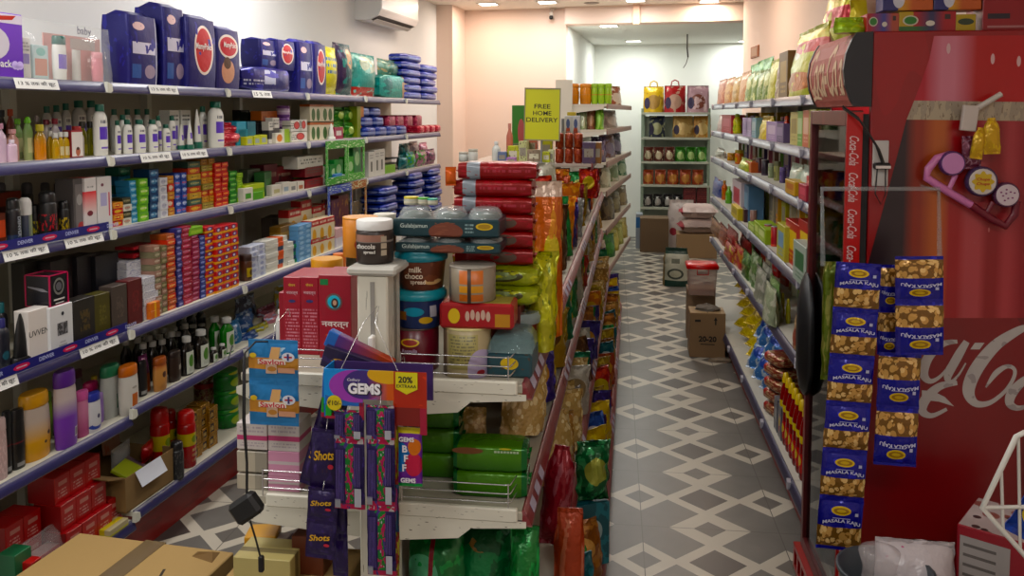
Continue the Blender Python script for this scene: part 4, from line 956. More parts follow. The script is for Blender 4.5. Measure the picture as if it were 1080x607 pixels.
# blue sanitary packs in the last two bays
kb = pack('pad_pack', 'pad pack', .30, .16, .052, FOIL('1d2f86', ('z', .35, .6, '98a4d2'), ('noise', 5, .6, '14236b'), bump=.25))
for c, px in enumerate((402, 432, 452)):
    for r_ in range(6 if c else 5):
        kb.put(LL, LL.ux(px, z4 + .3, .1), .11 + .012 * (r_ % 2), z4 + r_ * .054, f'blue sanitary pack below the third shelf, {ORD[c]} pile from the racks, {ORD[r_]} from the bottom', 'blue sanitary packs on the fourth shelf', random.uniform(-.08, .08))
z5 = zl(5, 0); z5b = zl(5, 1)
SH = dict(style='shampoo', sy=.5)
T1(LL, -6, 8, 440, z5, .04, 'lotion_bottle', 'bottle', 'pale pink lotion bottle at the entrance end of fifth shelf', D('b09a9a', ('noise', 9, .55, 'c4aeb0')), M('b8a4a4', .4), **SH)
for i, (a, b, yt) in enumerate(((4, 13, 432), (13, 27, 430))):
    T1(LL, a, b, yt, z5, .05, 'shampoo_bottle', 'bottle', f'black shampoo bottle with a red line, {ORD[i]} from the pale pink one', D('121214', ('z', .55, .58, '5a1a22'), ('rect', .2, .8, .06, .14, '7f7f80')), DK, **SH)
T1(LL, 22, 53, 412, z5, .06, 'shampoo_bottle', 'bottle', 'big yellow shampoo bottle with a flip cap', D('c4952a', ('gz', .35, .75, 'b5a9a0'), ('disc', .75, .45, .07, .04, '3a2a20'), ('disc', .6, .3, .05, .03, '3a2a20'), ('z', 0, .15, 'c89420')), M('bf8f1f', .35), style='shampoo', sy=.55, n=20)
T1(LL, 44, 56, 413, z5, .13, 'shampoo_bottle', 'bottle', 'green bottle hidden behind the big yellow one', D('3d5a1c', ('gz', .3, .8, '7a9a33')), M('5f8a24', .4), **SH)
T1(LL, 52, 63, 418, z5, .14, 'lotion_bottle', 'bottle', 'dim white bottle between the yellow and purple ones', D('7f7672', ('gz', .4, .9, '5a3020')), M('6e2418', .4), **SH)
T1(LL, 58, 82, 389, z5, .03, 'shampoo_bottle', 'bottle', 'tall purple shampoo bottle with a barcode', D('6a3a9c', ('gz', .5, .8, 'b5a9a8'), ('rect', .68, .9, .14, .3, 'bdb8bb'), ('rect', .7, .88, .16, .28, '77757a')), M('532a80', .35), n=20, **SH)
T1(LL, 80, 95, 411, z5, .04, 'lotion_bottle', 'bottle', 'rose pink lotion bottle beside the tall purple one', D('a05078', ('gz', .2, .7, 'bb7a98')), M('bb5a92', .35), **SH)
T1(LL, 92, 107, 413, z5, .03, 'hair_remover_bottle', 'bottle', 'white bottle with a blue swoosh and blue cap', D('c3c4c9', ('disc', .5, .2, .5, .1, '2a3f96'), ('disc', .55, .28, .4, .09, 'c3c4c9'), ('disc', .6, .5, .12, .07, '2e2a50')), M('2c3590', .35), **SH)
T1(LL, 88, 105, 402, z5, .12, 'lotion_bottle', 'bottle', 'bottle with a magenta cap behind the white and blue one', M('6a2a6e', .35), M('a52a5a', .4), **SH)
T1(LL, 99, 110, 414, z5, .07, 'lotion_bottle', 'bottle', 'lilac bottle beside the white and blue one', M('8a6fae', .35), M('9a80b8', .4), **SH)
T1(LL, 78, 88, 389, z5, .24, 'lotion_bottle', 'bottle', 'grey maroon bottle behind the tall purple one', M('5a5553', .35), M('4a2030', .4), **SH)
T1(LL, 95, 105, 396, z5, .22, 'lotion_bottle', 'bottle', 'bottle with a yellow cap at the rear of the shampoos', M('55503a', .35), M('a8952a', .4), style='round')
T1(LL, 106, 128, 384, z5, .07, 'shampoo_bottle', 'bottle', 'white bottle with a green cap and green panel', D('a9aca8', ('rect', .55, .85, .2, .55, '2f6a50')), M('2a6a4a', .35), n=18, **SH)
T1(LL, 125, 147, 384, z5, .03, 'shampoo_bottle', 'bottle', 'white bottle with an orange cap and orange panel', D('c4c1bb', ('rect', .4, .75, .2, .52, 'b0601f'), ('disc', .55, .68, .15, .03, '99948c')), M('b5651c', .35), n=18, **SH)
T1(LL, 146, 156, 380, z5b, .05, 'shampoo_bottle', 'bottle', 'slim black bottle at the bay joint after the orange cap', D('17171a', ('rect', .1, .9, .08, .2, '8a8a88')), DK, **SH)
P1(LL, 153, 162, 374, z5b, .06, 'shampoo_pouch', 'pouch', 'purple and orange shampoo pouch before the tan bottle', .05, FOIL('5a1f4a', ('z', 0, .5, '8f4a20')), foot=True)
T1(LL, 161, 177, 376, z5b, .03, 'shampoo_bottle', 'bottle', 'tan bottle with a portrait, orange neck', D('b5824f', ('disc', .55, .6, .16, .12, '4a2a22'), ('gz', .8, 1, '9a4a1a')), M('8f4a1c', .4), **SH)
T1(LL, 177, 192, 369, z5b, .04, 'hair_oil_bottle', 'bottle', 'dark brown flat bottle with a pale square label', D('2b1c16', ('rect', .55, .85, .45, .65, '8f8a80')), M('241a18', .4), **SH)
DL = D('c4c9bd', ('disc', .5, .55, .3, .3, '4d7a34'), ('rect', .2, .8, .1, .3, 'b0b5aa'))
def antisept(a, b, yt, v, l, body='171310', z=z5b, lab=True, group=None):
    T1(LL, a, b, yt, z, v, 'antiseptic_bottle', 'bottle', l, M(body, .15), M('b9b9b5', .4), DL if lab else None, (.05, .62), style='round', group=group, sy=.6, span=.8)
antisept(190, 205, 354, .04, 'dark antiseptic bottle with an oval label, first in the front row')
antisept(204, 221, 347, .04, 'larger dark antiseptic bottle with an oval label, second in the front row')
antisept(231, 248, 334, .05, 'larger green bottle with a white cap beyond the dark ones', '0f6a1c')
antisept(220, 234, 333, .10, 'green bottle with a white cap behind the larger green one', '0d5a18')
antisept(221, 230, 366, .03, 'small dark bottle with a pale label at the lip, first of two')
antisept(230, 239, 362, .03, 'small dark bottle with a pale label at the lip, second of two')
G = 'dark capped bottles in the rear rows'
i = 0
for v, y0, xs in ((.13, 361, (152, 162, 172)), (.13, 354, (182,)), (.20, 352, (134, 146, 158, 169, 179, 188)), (.17, 349, (196,)), (.27, 346, (150, 162, 173, 184, 194, 204, 213)), (.33, 334, (192, 202, 212))):
    for x in xs:
        i += 1
        T1(LL, x - 6, x + 6, y0 - (x - 150) * .18 if v < .2 or v > .3 else y0 - (x - 170) * .12, z5b, v, 'antiseptic_bottle', 'bottle', f'dark bottle with a grey white cap in the rear rows, number {i} from the front', M('15110f', .2), M('b5b5b2', .4), None, style='round', group=G, sy=.7)
# odds and ends past the green bottles
for i, (a, b, yt, v, c, l) in enumerate(((246, 260, 338, .08, '1d5f8c', 'blue refill pouch beyond the green bottles'), (256, 272, 328, .14, '2a4f86', 'dark blue pouch behind the blue one'), (262, 276, 350, .05, '24457f', 'navy pouch under the wire guard'), (270, 288, 342, .08, '9a942a', 'dull yellow pouch near the wire guard'), (278, 296, 322, .2, '6a2a40', 'dim crimson pouch at the rear'), (255, 275, 312, .27, '3a3c52', 'grey blue pouch at the rear'), (285, 298, 330, .1, 'a06a74', 'dusty pink pouch behind the red cartons'), (296, 312, 300, .2, '8a7a2a', 'mustard pouch deep on the fifth shelf'))):
    P1(LL, a, b, yt, z5b, v, 'refill_pouch', 'pouch', l, .07, FOIL(c, ('noise', 4, .58, '8a98b0')), wr=.01, foot=True)

z6 = zl(6, 0); z6b = zl(6, 1)
RB = D('9a1420', ('rect', .25, .8, .62, .78, 'b0786f'), ('text', .2, .8, .15, .5, 'b98f88', 3), rough=.3)
u0 = LL.ux(73, z6, .05); 
kr = carton('tea_carton', 'carton', .072, .10, .088, RB, top=M('a8202a', .35), side=M('7d101a', .4))
G = 'red cartons piled on the base shelf'
ua = LL.ux(71, z6, .04)
for c in range(3):
    for r_ in range(3):
        kr.put(LL, ua + .036 + c * .074, .09 + .02 * r_, z6 + r_ * .0885, f'red carton in the front pile, {ORD[c]} from the entrance, {ORD[r_]} from the bottom', G, random.uniform(-.03, .03))
for c in range(2): kr.put(LL, ua + .036 + (3 + c) * .074 + .012, .11, z6, f'red carton standing alone in a low row past the pile, {ORD[c]} of two', G, -.05)
for c in range(2): kr.put(LL, ua + .036 + (3 + c) * .074, .22, z6 + .0, f'red carton behind the low row, {ORD[c]} of two', G)
for c in range(2):
    for r_ in range(2): kr.put(LL, ua - .05 - c * .074, .17, z6 + r_ * .0885, f'red carton in the shaded pile behind the clear bag, {ORD[c]} along, {ORD[r_]} from the bottom', G)
for c in range(4): kr.put(LL, ua + .0 + c * .074, .22, z6 + .178 - .001, f'red carton in the rear top layer, {ORD[c]} from the entrance', G) if False else None
# clear bag with small red and white cartons
us = [LL.ux(x, z6, .06) for x in (22, 36, 50, 62)]
kc = carton('tea_carton', 'carton', .06, .05, .055, D('b59a98', ('disc', .5, .5, .3, .35, '7a2030'), ('z', .7, 1, 'a02a30')))
for i, u in enumerate(us): kc.put(LL, u, .09, z6, f'small red and white carton in the clear bag, {ORD[i]} from the entrance', 'red and white cartons in the clear bag')
mb = MB(); w = us[-1] - us[0] + .14; mb.pillow(w, .115, .13, M('d9d5d5', .15, alpha=.22, bump=.5, bs=25), None, 12, 8, .008, .012, 2.2, True)
o = mb.build('plastic_bag'); o.location = LL.P((us[0] + us[-1]) / 2, .09, z6); o.rotation_euler = (0, 0, LL.rot); tag(o, 'clear plastic bag wrapped around the small red and white cartons', 'plastic bag')
B1(LL, 16, 34, 580, z6, .0, 'green_carton', 'carton', 'green and white carton at the lip of the base shelf', .06, D('1f5a3a', ('z', .4, .55, 'a9b5a8')))
B1(LL, 33, 44, 590, z6, -.03, 'tea_carton', 'carton', 'small bright red carton at the lip beside the green one', .04, M('94161c', .35))
T1(LL, 24, 38, 540, z6, .2, 'blue_bottle', 'bottle', 'dim blue bottle behind the clear bag on the base shelf', M('33365a', .3), M('4a4c70', .4), style='flat')
# open kraft box with odds and ends
u, w, h = fit(LL, 143, 181, 487, z6b, -.02); w = .30; u = LL.ux(146, z6b, 0) + .11
bx = empty('open_carton'); d = .26; h = .125
KR = M('7d6442', .8); KI = M('57452f', .85)
for nm, b in (('carton_wall', (-w / 2, w / 2, 0, .004, 0, h)), ('carton_wall', (-w / 2, w / 2, d - .004, d, 0, h)), ('carton_wall', (-w / 2, -w / 2 + .004, .004, d - .004, 0, h)), ('carton_wall', (w / 2 - .004, w / 2, .004, d - .004, 0, h)), ('carton_base', (-w / 2, w / 2, 0, d, 0, .004))):
    mb = MB(); mb.box(*b, KR); mb.build(nm, bx)
mb = MB(); mb.add([(-w / 2, 0, h), (-w / 2, d, h), (-w / 2 - .09, d, h + .035), (-w / 2 - .09, 0, h + .03), (-w / 2, 0, h + .004), (-w / 2, d, h + .004), (-w / 2 - .09, d, h + .039), (-w / 2 - .09, 0, h + .034)], [(0, 1, 2, 3), (4, 7, 6, 5), (0, 3, 7, 4), (1, 5, 6, 2), (2, 6, 7, 3)], KR); mb.build('carton_flap', bx)
mb = MB(); mb.add([(-w / 2, d, h), (w / 2, d, h), (w / 2 - .01, d - .05, h + .12), (-w / 2 + .01, d - .05, h + .12), (-w / 2, d + .004, h), (w / 2, d + .004, h), (w / 2 - .01, d - .046, h + .122), (-w / 2 + .01, d - .046, h + .122)], [(0, 1, 2, 3), (4, 7, 6, 5), (0, 3, 7, 4), (1, 5, 6, 2), (2, 6, 7, 3)], KI); mb.build('carton_flap', bx)
bx.location = LL.P(u, .02, z6b + .001); bx.rotation_euler = (0, 0, LL.rot); tag(bx, 'open kraft carton full of odds and ends on the base shelf', 'carton')
FB = Frame(AL, -1.91, 'L')
def inbox(k, x, y, z, l, rot=0, tilt=(0, 0)): k.put(FB, u + x, y, z6b + z, l, None, rot, tilt)
inbox(carton('blister_pack', 'pack', .17, .09, .012, D('8f9a22', ('disc', .4, .5, .3, .3, '2a2050'), ('x', .8, 1, '55404a'))), -.03, .09, .10, 'yellow green blister pack lying in the open carton', .3, (.5, .1))
inbox(pouch('snack_pouch', 'pouch', .10, .07, .03, FOIL('8a1420')), .09, .10, .09, 'dark red pouch in the open carton', .2)
inbox(pouch('clear_pouch', 'pouch', .12, .08, .04, CLEARISH), .03, .17, .09, 'clear pouch in the open carton', .1)
inbox(carton('paper_sheet', 'paper', .15, .003, .17, D('b08878', ('noise', 5, .55, 'b56a5a'))), .07, .235, .11, 'pink paper sheet stuck upright in the open carton', .2, (-.25, .3))
inbox(carton('price_sheet', 'paper', .15, .002, .06, M('c2c4cc', .5)), -.02, -.008, .075, 'white card hanging on the open carton front', 0, (-.5, 0))
k = carton('pencil_tray', 'tray', .10, .10, .025, D('a59a7a', ('y', .2, .4, 'b5a52a'), ('y', .5, .7, '9a4a2a'), ('z', 0, .3, 'a8a42a'))); k.put(LL, u - .215, .05, z6 + .001, 'flat yellow tray of pencils at the foot of the open carton')
T1(LL, 113, 122, 503, z6, .16, 'blue_bottle', 'bottle', 'dark blue bottle beside the open carton', M('232a5f', .3), M('2c3570', .3), style='flat')
# sprays, gold cartons, tubs
SPR = D('8f1218', ('z', .5, .78, 'a8982a'), ('disc', .5, .64, .22, .08, '6a7a2a'), ('text', .3, .7, .1, .45, 'b59a6a', 3), rough=.25)
T1(LL, 160, 180, 428, z6b, .10, 'insect_spray', 'spray can', 'red and yellow spray can leaning behind the black can', SPR, M('a0161a', .3), style='can', sy=1, n=18)
T1(LL, 175, 187, 430, z6b, .16, 'insect_spray', 'spray can', 'dim red spray can between the two bright ones', SPR, M('8a1418', .3), style='can', sy=1)
T1(LL, 188, 207, 431, z6b, .05, 'insect_spray', 'spray can', 'tall red spray can beside the gold cartons', SPR, M('a8161a', .3), style='can', sy=1, n=18)
T1(LL, 180, 194, 464, z6b, .02, 'shoe_polish_can', 'can', 'short black can standing before the red sprays', D('17171a', ('noise', 8, .6, '4a4a48')), DK, style='can', sy=1)
GO = D('8a6420', ('rect', .1, .5, .2, .8, '2c1d12'), ('rect', .15, .45, .3, .6, 'a58a55'), ('noise', 5, .6, 'a8803a'), rough=.25, metal=.4)
colstack(LL, 204, 214, 432, z6b, .05, 4, .07, [GO], 'gold carton beside the tall spray, {r} from the bottom', 'gold cartons on the base shelf', 'carton', 'incense_carton')
colstack(LL, 214, 223, 425, z6b, .06, 4, .07, [GO], 'gold carton in the middle pile, {r} from the bottom', 'gold cartons on the base shelf', 'carton', 'incense_carton')
colstack(LL, 222, 231, 428, z6b, .05, 3, .07, [GO], 'gold carton nearest the green tubs, {r} from the bottom', 'gold cartons on the base shelf', 'carton', 'incense_carton')
u, w, h = fitr(LL, 233, 258, 432, z6b, .10)
kt = bottle('scrubber_tub', 'tub', w, .085, D('1a6a28', ('noise', 4, .6, '2f9a3a'), ('disc', .5, .5, .3, .3, '8fa52c')), D('1f7a2c', ('disc', .5, .5, .35, .35, 'a5a82c')), style='jar', sy=1, n=20)
for r_ in range(3): kt.put(LL, u, .13, z6b + r_ * .086, f'green round tub with a yellow green lid, {ORD[r_]} from the bottom', 'pile of green tubs')
u, w, h = fitr(LL, 214, 236, 420, z6b, .2)
kt = bottle('pickle_jar', 'jar', w, .095, D('5a2a20', ('noise', 6, .5, '7a6a4a'), rough=.12), M('8f2420', .35), style='jar', sy=1)
for r_ in range(3): kt.put(LL, u, .24, z6b + r_ * .096, f'clear jar with a dull red lid, {ORD[r_]} from the bottom, behind the gold cartons', 'pile of red lidded jars')
# carton on the floor
bx = empty('shipping_carton')
P = [(-1.86, 1.9), (-1.34, 1.9), (-1.30, 2.66), (-1.62, 2.66)]
zt = .30
mb = MB(); lw = .62; mb.box(-.27, .27, -.38, .38, 0, zt, KRAFT, c=.003); mb.build('carton_body', bx)
mb = MB(); mb.box(-.035, .035, -.385, .385, zt - .06, zt + .0015, M('6a5a44', .25, coat=.4)); mb.build('packing_tape', bx)
mb = MB(); mb.box(-.018, -.006, -.36, .36, zt, zt + .0006, M('4a3c2a', .9))
for i in range(5): mb.box(-.22, -.09, -.05 + i * .02, -.045 + i * .02, zt, zt + .0006, M('55452f', .9))
mb.T = Matrix.Translation((.14, .2, zt)) @ Matrix.Rotation(.3, 4, 'Z')
mb.box(-.04, .04, -.004, .004, 0, .0007, M('2a2218', .9)); mb.box(-.004, .004, -.004, .05, 0, .0008, M('2a2218', .9)); mb.build('printed_mark', bx)
mb = MB(); mb.add([(.16, .33, zt), (.24, .31, zt), (.23, .37, zt), (.16, .36, zt), (.18, .34, zt + .012), (.22, .345, zt + .014)], [(0, 1, 5, 4), (1, 2, 5), (2, 3, 4, 5), (3, 0, 4)], M('6a512f', .8)); mb.build('torn_flap', bx)
pc = CAM + sight(160, 570) * ((zt - EYE) / sight(160, 570).z)
bx.rotation_euler = (0, 0, -BL.a - .02); bx.location = (pc.x - .02, pc.y - .385, 0)
tag(bx, 'kraft shipping carton with a taped seam on the floor by the wall shelving', 'carton')
PROF['tin'] = ([(.97, 0), (1, .015), (1, .955), (.98, .96)], [(.98, .955), (1.01, .96), (1.01, .995), (.97, 1)], 1.0)
PROF['tub'] = ([(.8, 0), (.83, .03), (.94, .76)], [(1.0, .75), (1.02, .77), (1.02, .9), (.96, .93), (.93, 1)], 1.0)
def num(i): return ORD[i] if i < 15 else f'number {i + 1}'
GB = [1.90, 2.92, 3.93, 4.94, 5.9, 6.8]
ZA, ZBT, ZC, ZD, ZTOP = 1.0, .70, .40, .13, 1.33
GC = -.583
RRAIL = D('6f2c2f', ('z', .7, 1, '7f484a'), ('z', 0, .1, '7a5654'), ('noise', 5, .6, '77393c'), rough=.35)
CARDL = M('a9a3b4', .5)
def gshelf(r, w, top, depth, front, lip=True, nm='shelf'):
    """shelf plate: local x along, y=front edge .. depth"""
    mb = MB(); mb.box(.003, w - .003, front + .008, depth, top - .02, top, M('a39e90', .5), c=.002); sh = mb.build(nm, r)
    if lip:
        mb = MB(); mb.loft([[(x, front + .010, top - .034), (x, front - .014, top - .034), (x, front - .012, top - .030), (x, front + .004, top + .004), (x, front + .010, top + .004)] for x in (.004, w - .004)], RRAIL); mb.build('price_rail', sh)
        mb = MB()
        for q in range(3):
            mb = MB(); x0 = .06 + q * .09
            mb.T = Matrix.Translation((x0, front - .0065, top - .015)) @ Matrix.Rotation(-.46, 4, 'X'); mb.box(0, .05, -.0012, 0, -.012, .012, CARDL); mb.build('price_card', sh)
    return sh
for i in range(5):
    w = GB[i + 1] - GB[i]
    r = empty('gondola_shelving'); r.location = GR.P(GB[i], 0, 0); r.rotation_euler = (0, 0, GR.rot)
    tag(r, f'red railed gondola bay between the two aisles, {ORD[i]} from the entrance end', 'shelving', 'gondola bays between the aisles')
    yc = -.237 - GC   # centre of the gondola behind the lip
    zp = 1.26 if i < 3 else 1.31
    mb = MB(); mb.box(.03, w, yc - .012, yc + .012, .05, zp, M('bdb9ac', .6)); mb.build('centre_panel', r)
    mb = MB(); mb.box(0 if i else .0, .05, yc - .036, yc + .036, 0, zp + .01, D('cfccc0', ('spot', 9, .12, '3a342c'), rough=.45)); mb.build('upright', r)
    for top, f in ((ZA, 0), (ZBT, 0), (ZC, -.055), (ZD, -.147)): gshelf(r, w, top, yc - .013, f)
    if i < 2:
        for top, f in ((ZA, 0), (ZBT, 0)): gshelf(r, w, top, 2 * yc + .0, yc + .02, False)
    mb = MB(); mb.box(0, w, -.125, -.11, 0, ZD - .035, KICK); mb.build('kick_plate', r)
    if i >= 3:
        mb = MB(); mb.box(.003, w - .003, .0, 2 * yc + .06, ZTOP - .018, ZTOP, M('a89a90', .5), c=.002); sh = mb.build('top_shelf', r)
        mb = MB(); mb.box(.004, w - .004, -.008, .004, ZTOP - .03, ZTOP + .004, RRAIL); mb.build('price_rail', sh)
    if i == 0:
        SW = D('cdcabd', ('spot', 7, .1, '4a4238'), ('noise', 9, .72, '2a241c'), rough=.42)
        for top in (ZA, ZBT, ZC):       # end brackets and wire guards of the trays
            f = 0 if top > .5 else -.055
            mb = MB(); mb.T = Matrix.Rotation(pi / 2, 4, 'Z') @ Matrix.Scale(-1, 4, (1, 0, 0))
            mb.prism([(-yc + .04, top - .085), (-.16, top - .070), (-.13, top - .045), (-f - .0, top - .036), (-f, top - .022), (-yc + .04, top - .022)][::-1], -.004, .0, SW); mb.build('end_bracket', r)
            mb = MB(); mb.box(-.004, .012, f + .02, yc - .04, top - .024, top + .008, SW, c=.003); mb.build('end_lip', r)
            if top > .5:
                mb = MB(); mb.T = Matrix.Rotation(pi / 2, 4, 'Z') @ Matrix.Scale(-1, 4, (1, 0, 0))
                mb.prism([(-2 * yc - .01, top - .05), (-2 * yc + .03, top - .066), (-yc - .04, top - .085), (-yc - .04, top - .02), (-2 * yc + .03, top - .02), (-2 * yc - .01, top - .034)], -.004, .0, SW); mb.build('end_bracket', r)
                mb = MB(); mb.box(-.004, .012, yc + .04, 2 * yc - .06, top - .024, top + .008, SW, c=.003); mb.build('end_lip', r)
                for ya, yb in ((.03, yc - .05), (yc + .05, 2 * yc - .05)):
                    mb = MB()
                    for k in range(3): mb.tube([(.06, ya, top + .02 + k * .021), (.006, ya + .008, top + .02 + k * .021), (.004, ya + .02, top + .02 + k * .021), (.004, yb, top + .02 + k * .021)], .0016, CHROME, 5)
                    mb.build('wire_guard', r)
                    mb = MB()
                    for y in (ya + .012, yb): mb.tube([(.004, y, top), (.004, y, top + .066)], .0018, CHROME, 5)
                    mb.build('wire_post', r)
        # boxed end of the upright, with its cap and a hook
        mb = MB(); mb.box(-.05, .03, yc - .036, yc + .036, .05, 1.255, SW, c=.004)
        mb.box(-.052, -.05, yc - .006, yc + .004, 1.06, 1.24, M('8d8a84', .5)); mb.build('end_post', r)
        mb = MB(); mb.box(-.06, .09, yc - .058, yc + .058, 1.255, 1.275, M('b5b3ab', .6), c=.008); mb.build('post_cap', r)
        mb = MB(); mb.box(-.066, -.05, yc - .018, yc + .012, 1.05, 1.065, WHITE, c=.003); mb.box(-.075, -.05, yc - .008, yc + .004, 1.06, 1.12, WHITE, c=.003); mb.build('hook', r)
RT = (ZA, ZBT)
LOGO = 'c4a81f'
def tintext(lines, mat, r, y0, hh, wmax=None, bold=.01):
    def f(mb, w, d, h):
        for i, t in enumerate(lines): mb.text(t, 0, h * y0 - i * hh * 1.25, -w / 2 * 1.02 - .0008, hh, mat, bold=bold, wrap=w / 2 * 1.02, w=wmax)
    return f
k = T1(GE, 414, 463, 341, ZA, .11, 'sweet_tin', 'tin', 'maroon sweet tin with lilac blossoms at the base of the tub column', D('5a1220', ('spot', 3.2, .22, '8a6a9a', .05, .42), ('disc', .5, .72, .2, .1, LOGO), ('disc', .5, .72, .16, .07, '8a2a1a'), rough=.3), M('4a3a30', .4), style='tin', sy=1, n=24, capname='lid', decal=tintext(['Rasgulla'], M('b9a9c0', .5), 0, .5, .011))
zt = ZA + k.h
k = T1(GE, 414, 471, 302, zt, .11, 'biscuit_tub', 'tub', 'blue tub with a teal lid and pictured bowls, on the maroon tin', D('1f2c55', ('disc', .5, .6, .2, .16, '2a86a0'), ('disc', .72, .3, .12, .12, 'c4a01f'), ('rect', .8, .9, .4, .8, 'b5b5bd'), ('rect', .12, .35, .3, .6, '8a5a2a')), M('1d7f8c', .35), style='tub', sy=1, n=24, capname='lid')
zt += k.h
def choco(mb, w, d, h):
    for i, (t, x) in enumerate((('milk', 0), ('choco', -.004), ('spread', .006))): mb.text(t, x, h * .56 - i * .0155, -w * .475, .0135, M('d8c9b5', .5), bold=.02, wrap=w * .45)
k = T1(GE, 417, 472, 262, zt, .11, 'spread_tub', 'tub', 'brown chocolate spread tub with a teal lid, topmost of its column', D('5a2f1f', ('disc', .8, .3, .14, .1, 'c9a87a'), ('noise', 4, .6, '6e3f2a')), M('1a6f7c', .35), style='tub', sy=1, n=24, capname='lid', decal=choco)
zt += k.h
def jam_tray(x0, x1, yt, yb, v, label):
    z = zt_; u, w, h = fit(GE, x0, x1, yt, z, v)
    r = empty('sweet_tray_box'); d = .13; hb = h * .62
    mb = MB(); mb.box(-w / 2, w / 2, -d / 2, d / 2, 0, hb, D('173238', ('disc', .5, .3, .16, .5, '6a3a2c'), ('spot', 8, .3, '7a4a38', 0, 1, .4, .62), ('disc', .86, .62, .08, .2, LOGO), ('disc', .86, .62, .06, .14, '96781a'), ('text', .68, .76, .2, .8, '8aa0a0', 3), rough=.3), c=.004); mb.build('sleeve', r)
    mb = MB(); mb.text('Gulabjamun', -w * .30, hb * .6, -d / 2 - .0008, .013, M('b9c4bd', .5), bold=.008); mb.build('printed_mark', r)
    for q in range(3):
        mb = MB(); mb.T = Matrix.Translation((w * (q - 1) / 3, 0, hb)); a = w / 6.2
        mb.lathe([(a, 0), (a * .95, h * .16), (a * .75, h * .33), (a * .6, h * .345), (a * .5, h * .36), (0.001, h * .36)], M('c9d0d0', .08, alpha=.35, coat=.5), 20, 1, d * .46 / a, cap0=False); mb.build('clear_dome', r)
        mb = MB(); mb.T = Matrix.Translation((w * (q - 1) / 3, 0, hb)); mb.lathe([(a * .85, .001), (a * .7, h * .15), (.001, h * .2)], M('1f4038', .3), 14, 1, d * .4 / a); mb.build('syrup_fill', r)
    r.location = GE.P(u, v + d / 2, z); r.rotation_euler = (0, 0, GE.rot + .02); tag(r, label, 'sweet tray'); return z + h
zt_ = zt
zt_ = jam_tray(416, 527, 250, 280, .05, 'dark green sweet tray with clear domes, lower of the two, on the spread tub')
zj = jam_tray(414, 526, 220, 250, .05, 'dark green sweet tray with clear domes, upper of the two')
for i, (a, b, yt, c) in enumerate(((426, 442, 207, 'bdb02a'), (440, 453, 208, '4a9a3a'), (450, 462, 209, '3fa08a'))):
    T1(GE, a, b, yt, zj, .13, 'flavour_bottle', 'bottle', f'little clear bottle with a {("yellow", "green", "turquoise")[i]} cap on the upper sweet tray', D('a9a89a', ('z', .3, .6, 'c9c5b0')), M(c, .4), style='jar', sy=1)
k = T1(GE, 468, 518, 341, ZA, .08, 'drink_powder_tin', 'tin', 'beige tin with a pale yellow lid and small print, behind the wire guard', D('a59878', ('x', 0, .14, '6a5a4a'), ('rect', .18, .8, .2, .92, '98905e'), ('text', .22, .76, .3, .9, '6a6448', 9), ('disc', .85, .2, .25, .4, 'a59ab5'), ('disc', .85, .12, .07, .06, '8a1f2a')), M('cfc894', .4), style='tin', sy=1, n=24, capname='lid')
zt = ZA + k.h
def sanp(mb, w, d, h, y):
    mb.disc(-w * .3, y, h * .5, w * .08, h * .3, M(LOGO, .4)); [mb.disc(w * (-.12 + .07 * q), y, h * (.5 + .06 * (q % 2)), w * .03, h * .2, M('b59a8c', .5)) for q in range(5)]
k = B1(GE, 463, 541, 320, zt, .03, 'sweet_carton', 'carton', 'long red sweet carton lying on the beige tin', .09, D('8f1722', ('y', 0, 1, '8f1722'), ('rect', .75, .95, .1, .6, 'a5762a')), c=.006, decal=sanp, top=D('9a1a22', ('disc', .3, .5, .1, .3, LOGO), ('x', .5, .95, 'a59a55')), rot=.03)
zt += k.h
T1(GE, 474, 523, 278, zt + .001, .08, 'drink_powder_tin', 'tin', 'tin with orange and yellow stripes on the long red carton', D('8a8070', ('rect', .3, .8, .55, .95, 'b5652c'), ('rect', .3, .8, .3, .5, 'c08a2a'), ('rect', .3, .8, .05, .25, 'b5652c'), ('rect', .48, .56, 0, 1, '3a2a1f'), ('x', 0, .1, '6a625a')), M('9a948a', .4), style='tin', sy=1, n=24, capname='lid')
u, w, h = fit(GE, 515, 562, 350, ZA, .07)
r = empty('sweet_clamshell'); mb = MB(); mb.box(-w / 2, w / 2, 0, .14, 0, h * .55, D('23424a', ('disc', .5, .6, .2, .25, LOGO), ('spot', 6, .25, '4a3a30')), c=.006); mb.build('tray', r)
mb = MB(); mb.loft([[(sx * w * .5 * k, .07 + sy * .07 * k, h * (.56 + .44 * t)) for sx, sy in ((-1, -1), (1, -1), (1, 1), (-1, 1))] for t, k in ((0, .98), (.5, .9), (.9, .7), (1, .5))], M('7f9a9c', .08, alpha=.55, bump=.6, bs=50), True); mb.build('clear_lid', r)
r.location = GE.P(u, .05, ZA); r.rotation_euler = (0, 0, GE.rot); tag(r, 'teal clamshell of sweets at the aisle corner of the tray', 'sweet tray')
T1(GE, 524, 570, 327, ZA + h * .0, .28, 'sweet_tub', 'tub', 'clear tub of brown sweets with a clear lid behind the teal clamshell', D('3a1a14', ('gz', .6, 1, '5a2a20'), rough=.15), M('9fb0b0', .12, alpha=.6), style='tub', sy=1, n=20, capname='lid')
LIME = FOIL('8f9a1c', ('disc', .5, .55, .3, .3, '4a4a2a'), ('disc', .5, .55, .22, .2, '7a8a5a'), ('noise', 4, .6, 'b5bb3a'), bump=.5)
kl = pack('chips_pack', 'pack', .20, .09, .047, LIME, bulge=.014)
zl0 = GE.at(520, 322, .2)[1]
ul = GE.ux(527, zl0, .2)
kq = carton('biscuit_carton', 'carton', .15, .1, zl0 - ZA - .001, D('5a2420', ('noise', 3, .6, '6f3a2a')))
kq.put(GE, ul - .02, .36, ZA, 'dark red carton under the lime packs') ; kq.root.location = GE.P(ul - .025, .265, ZA)
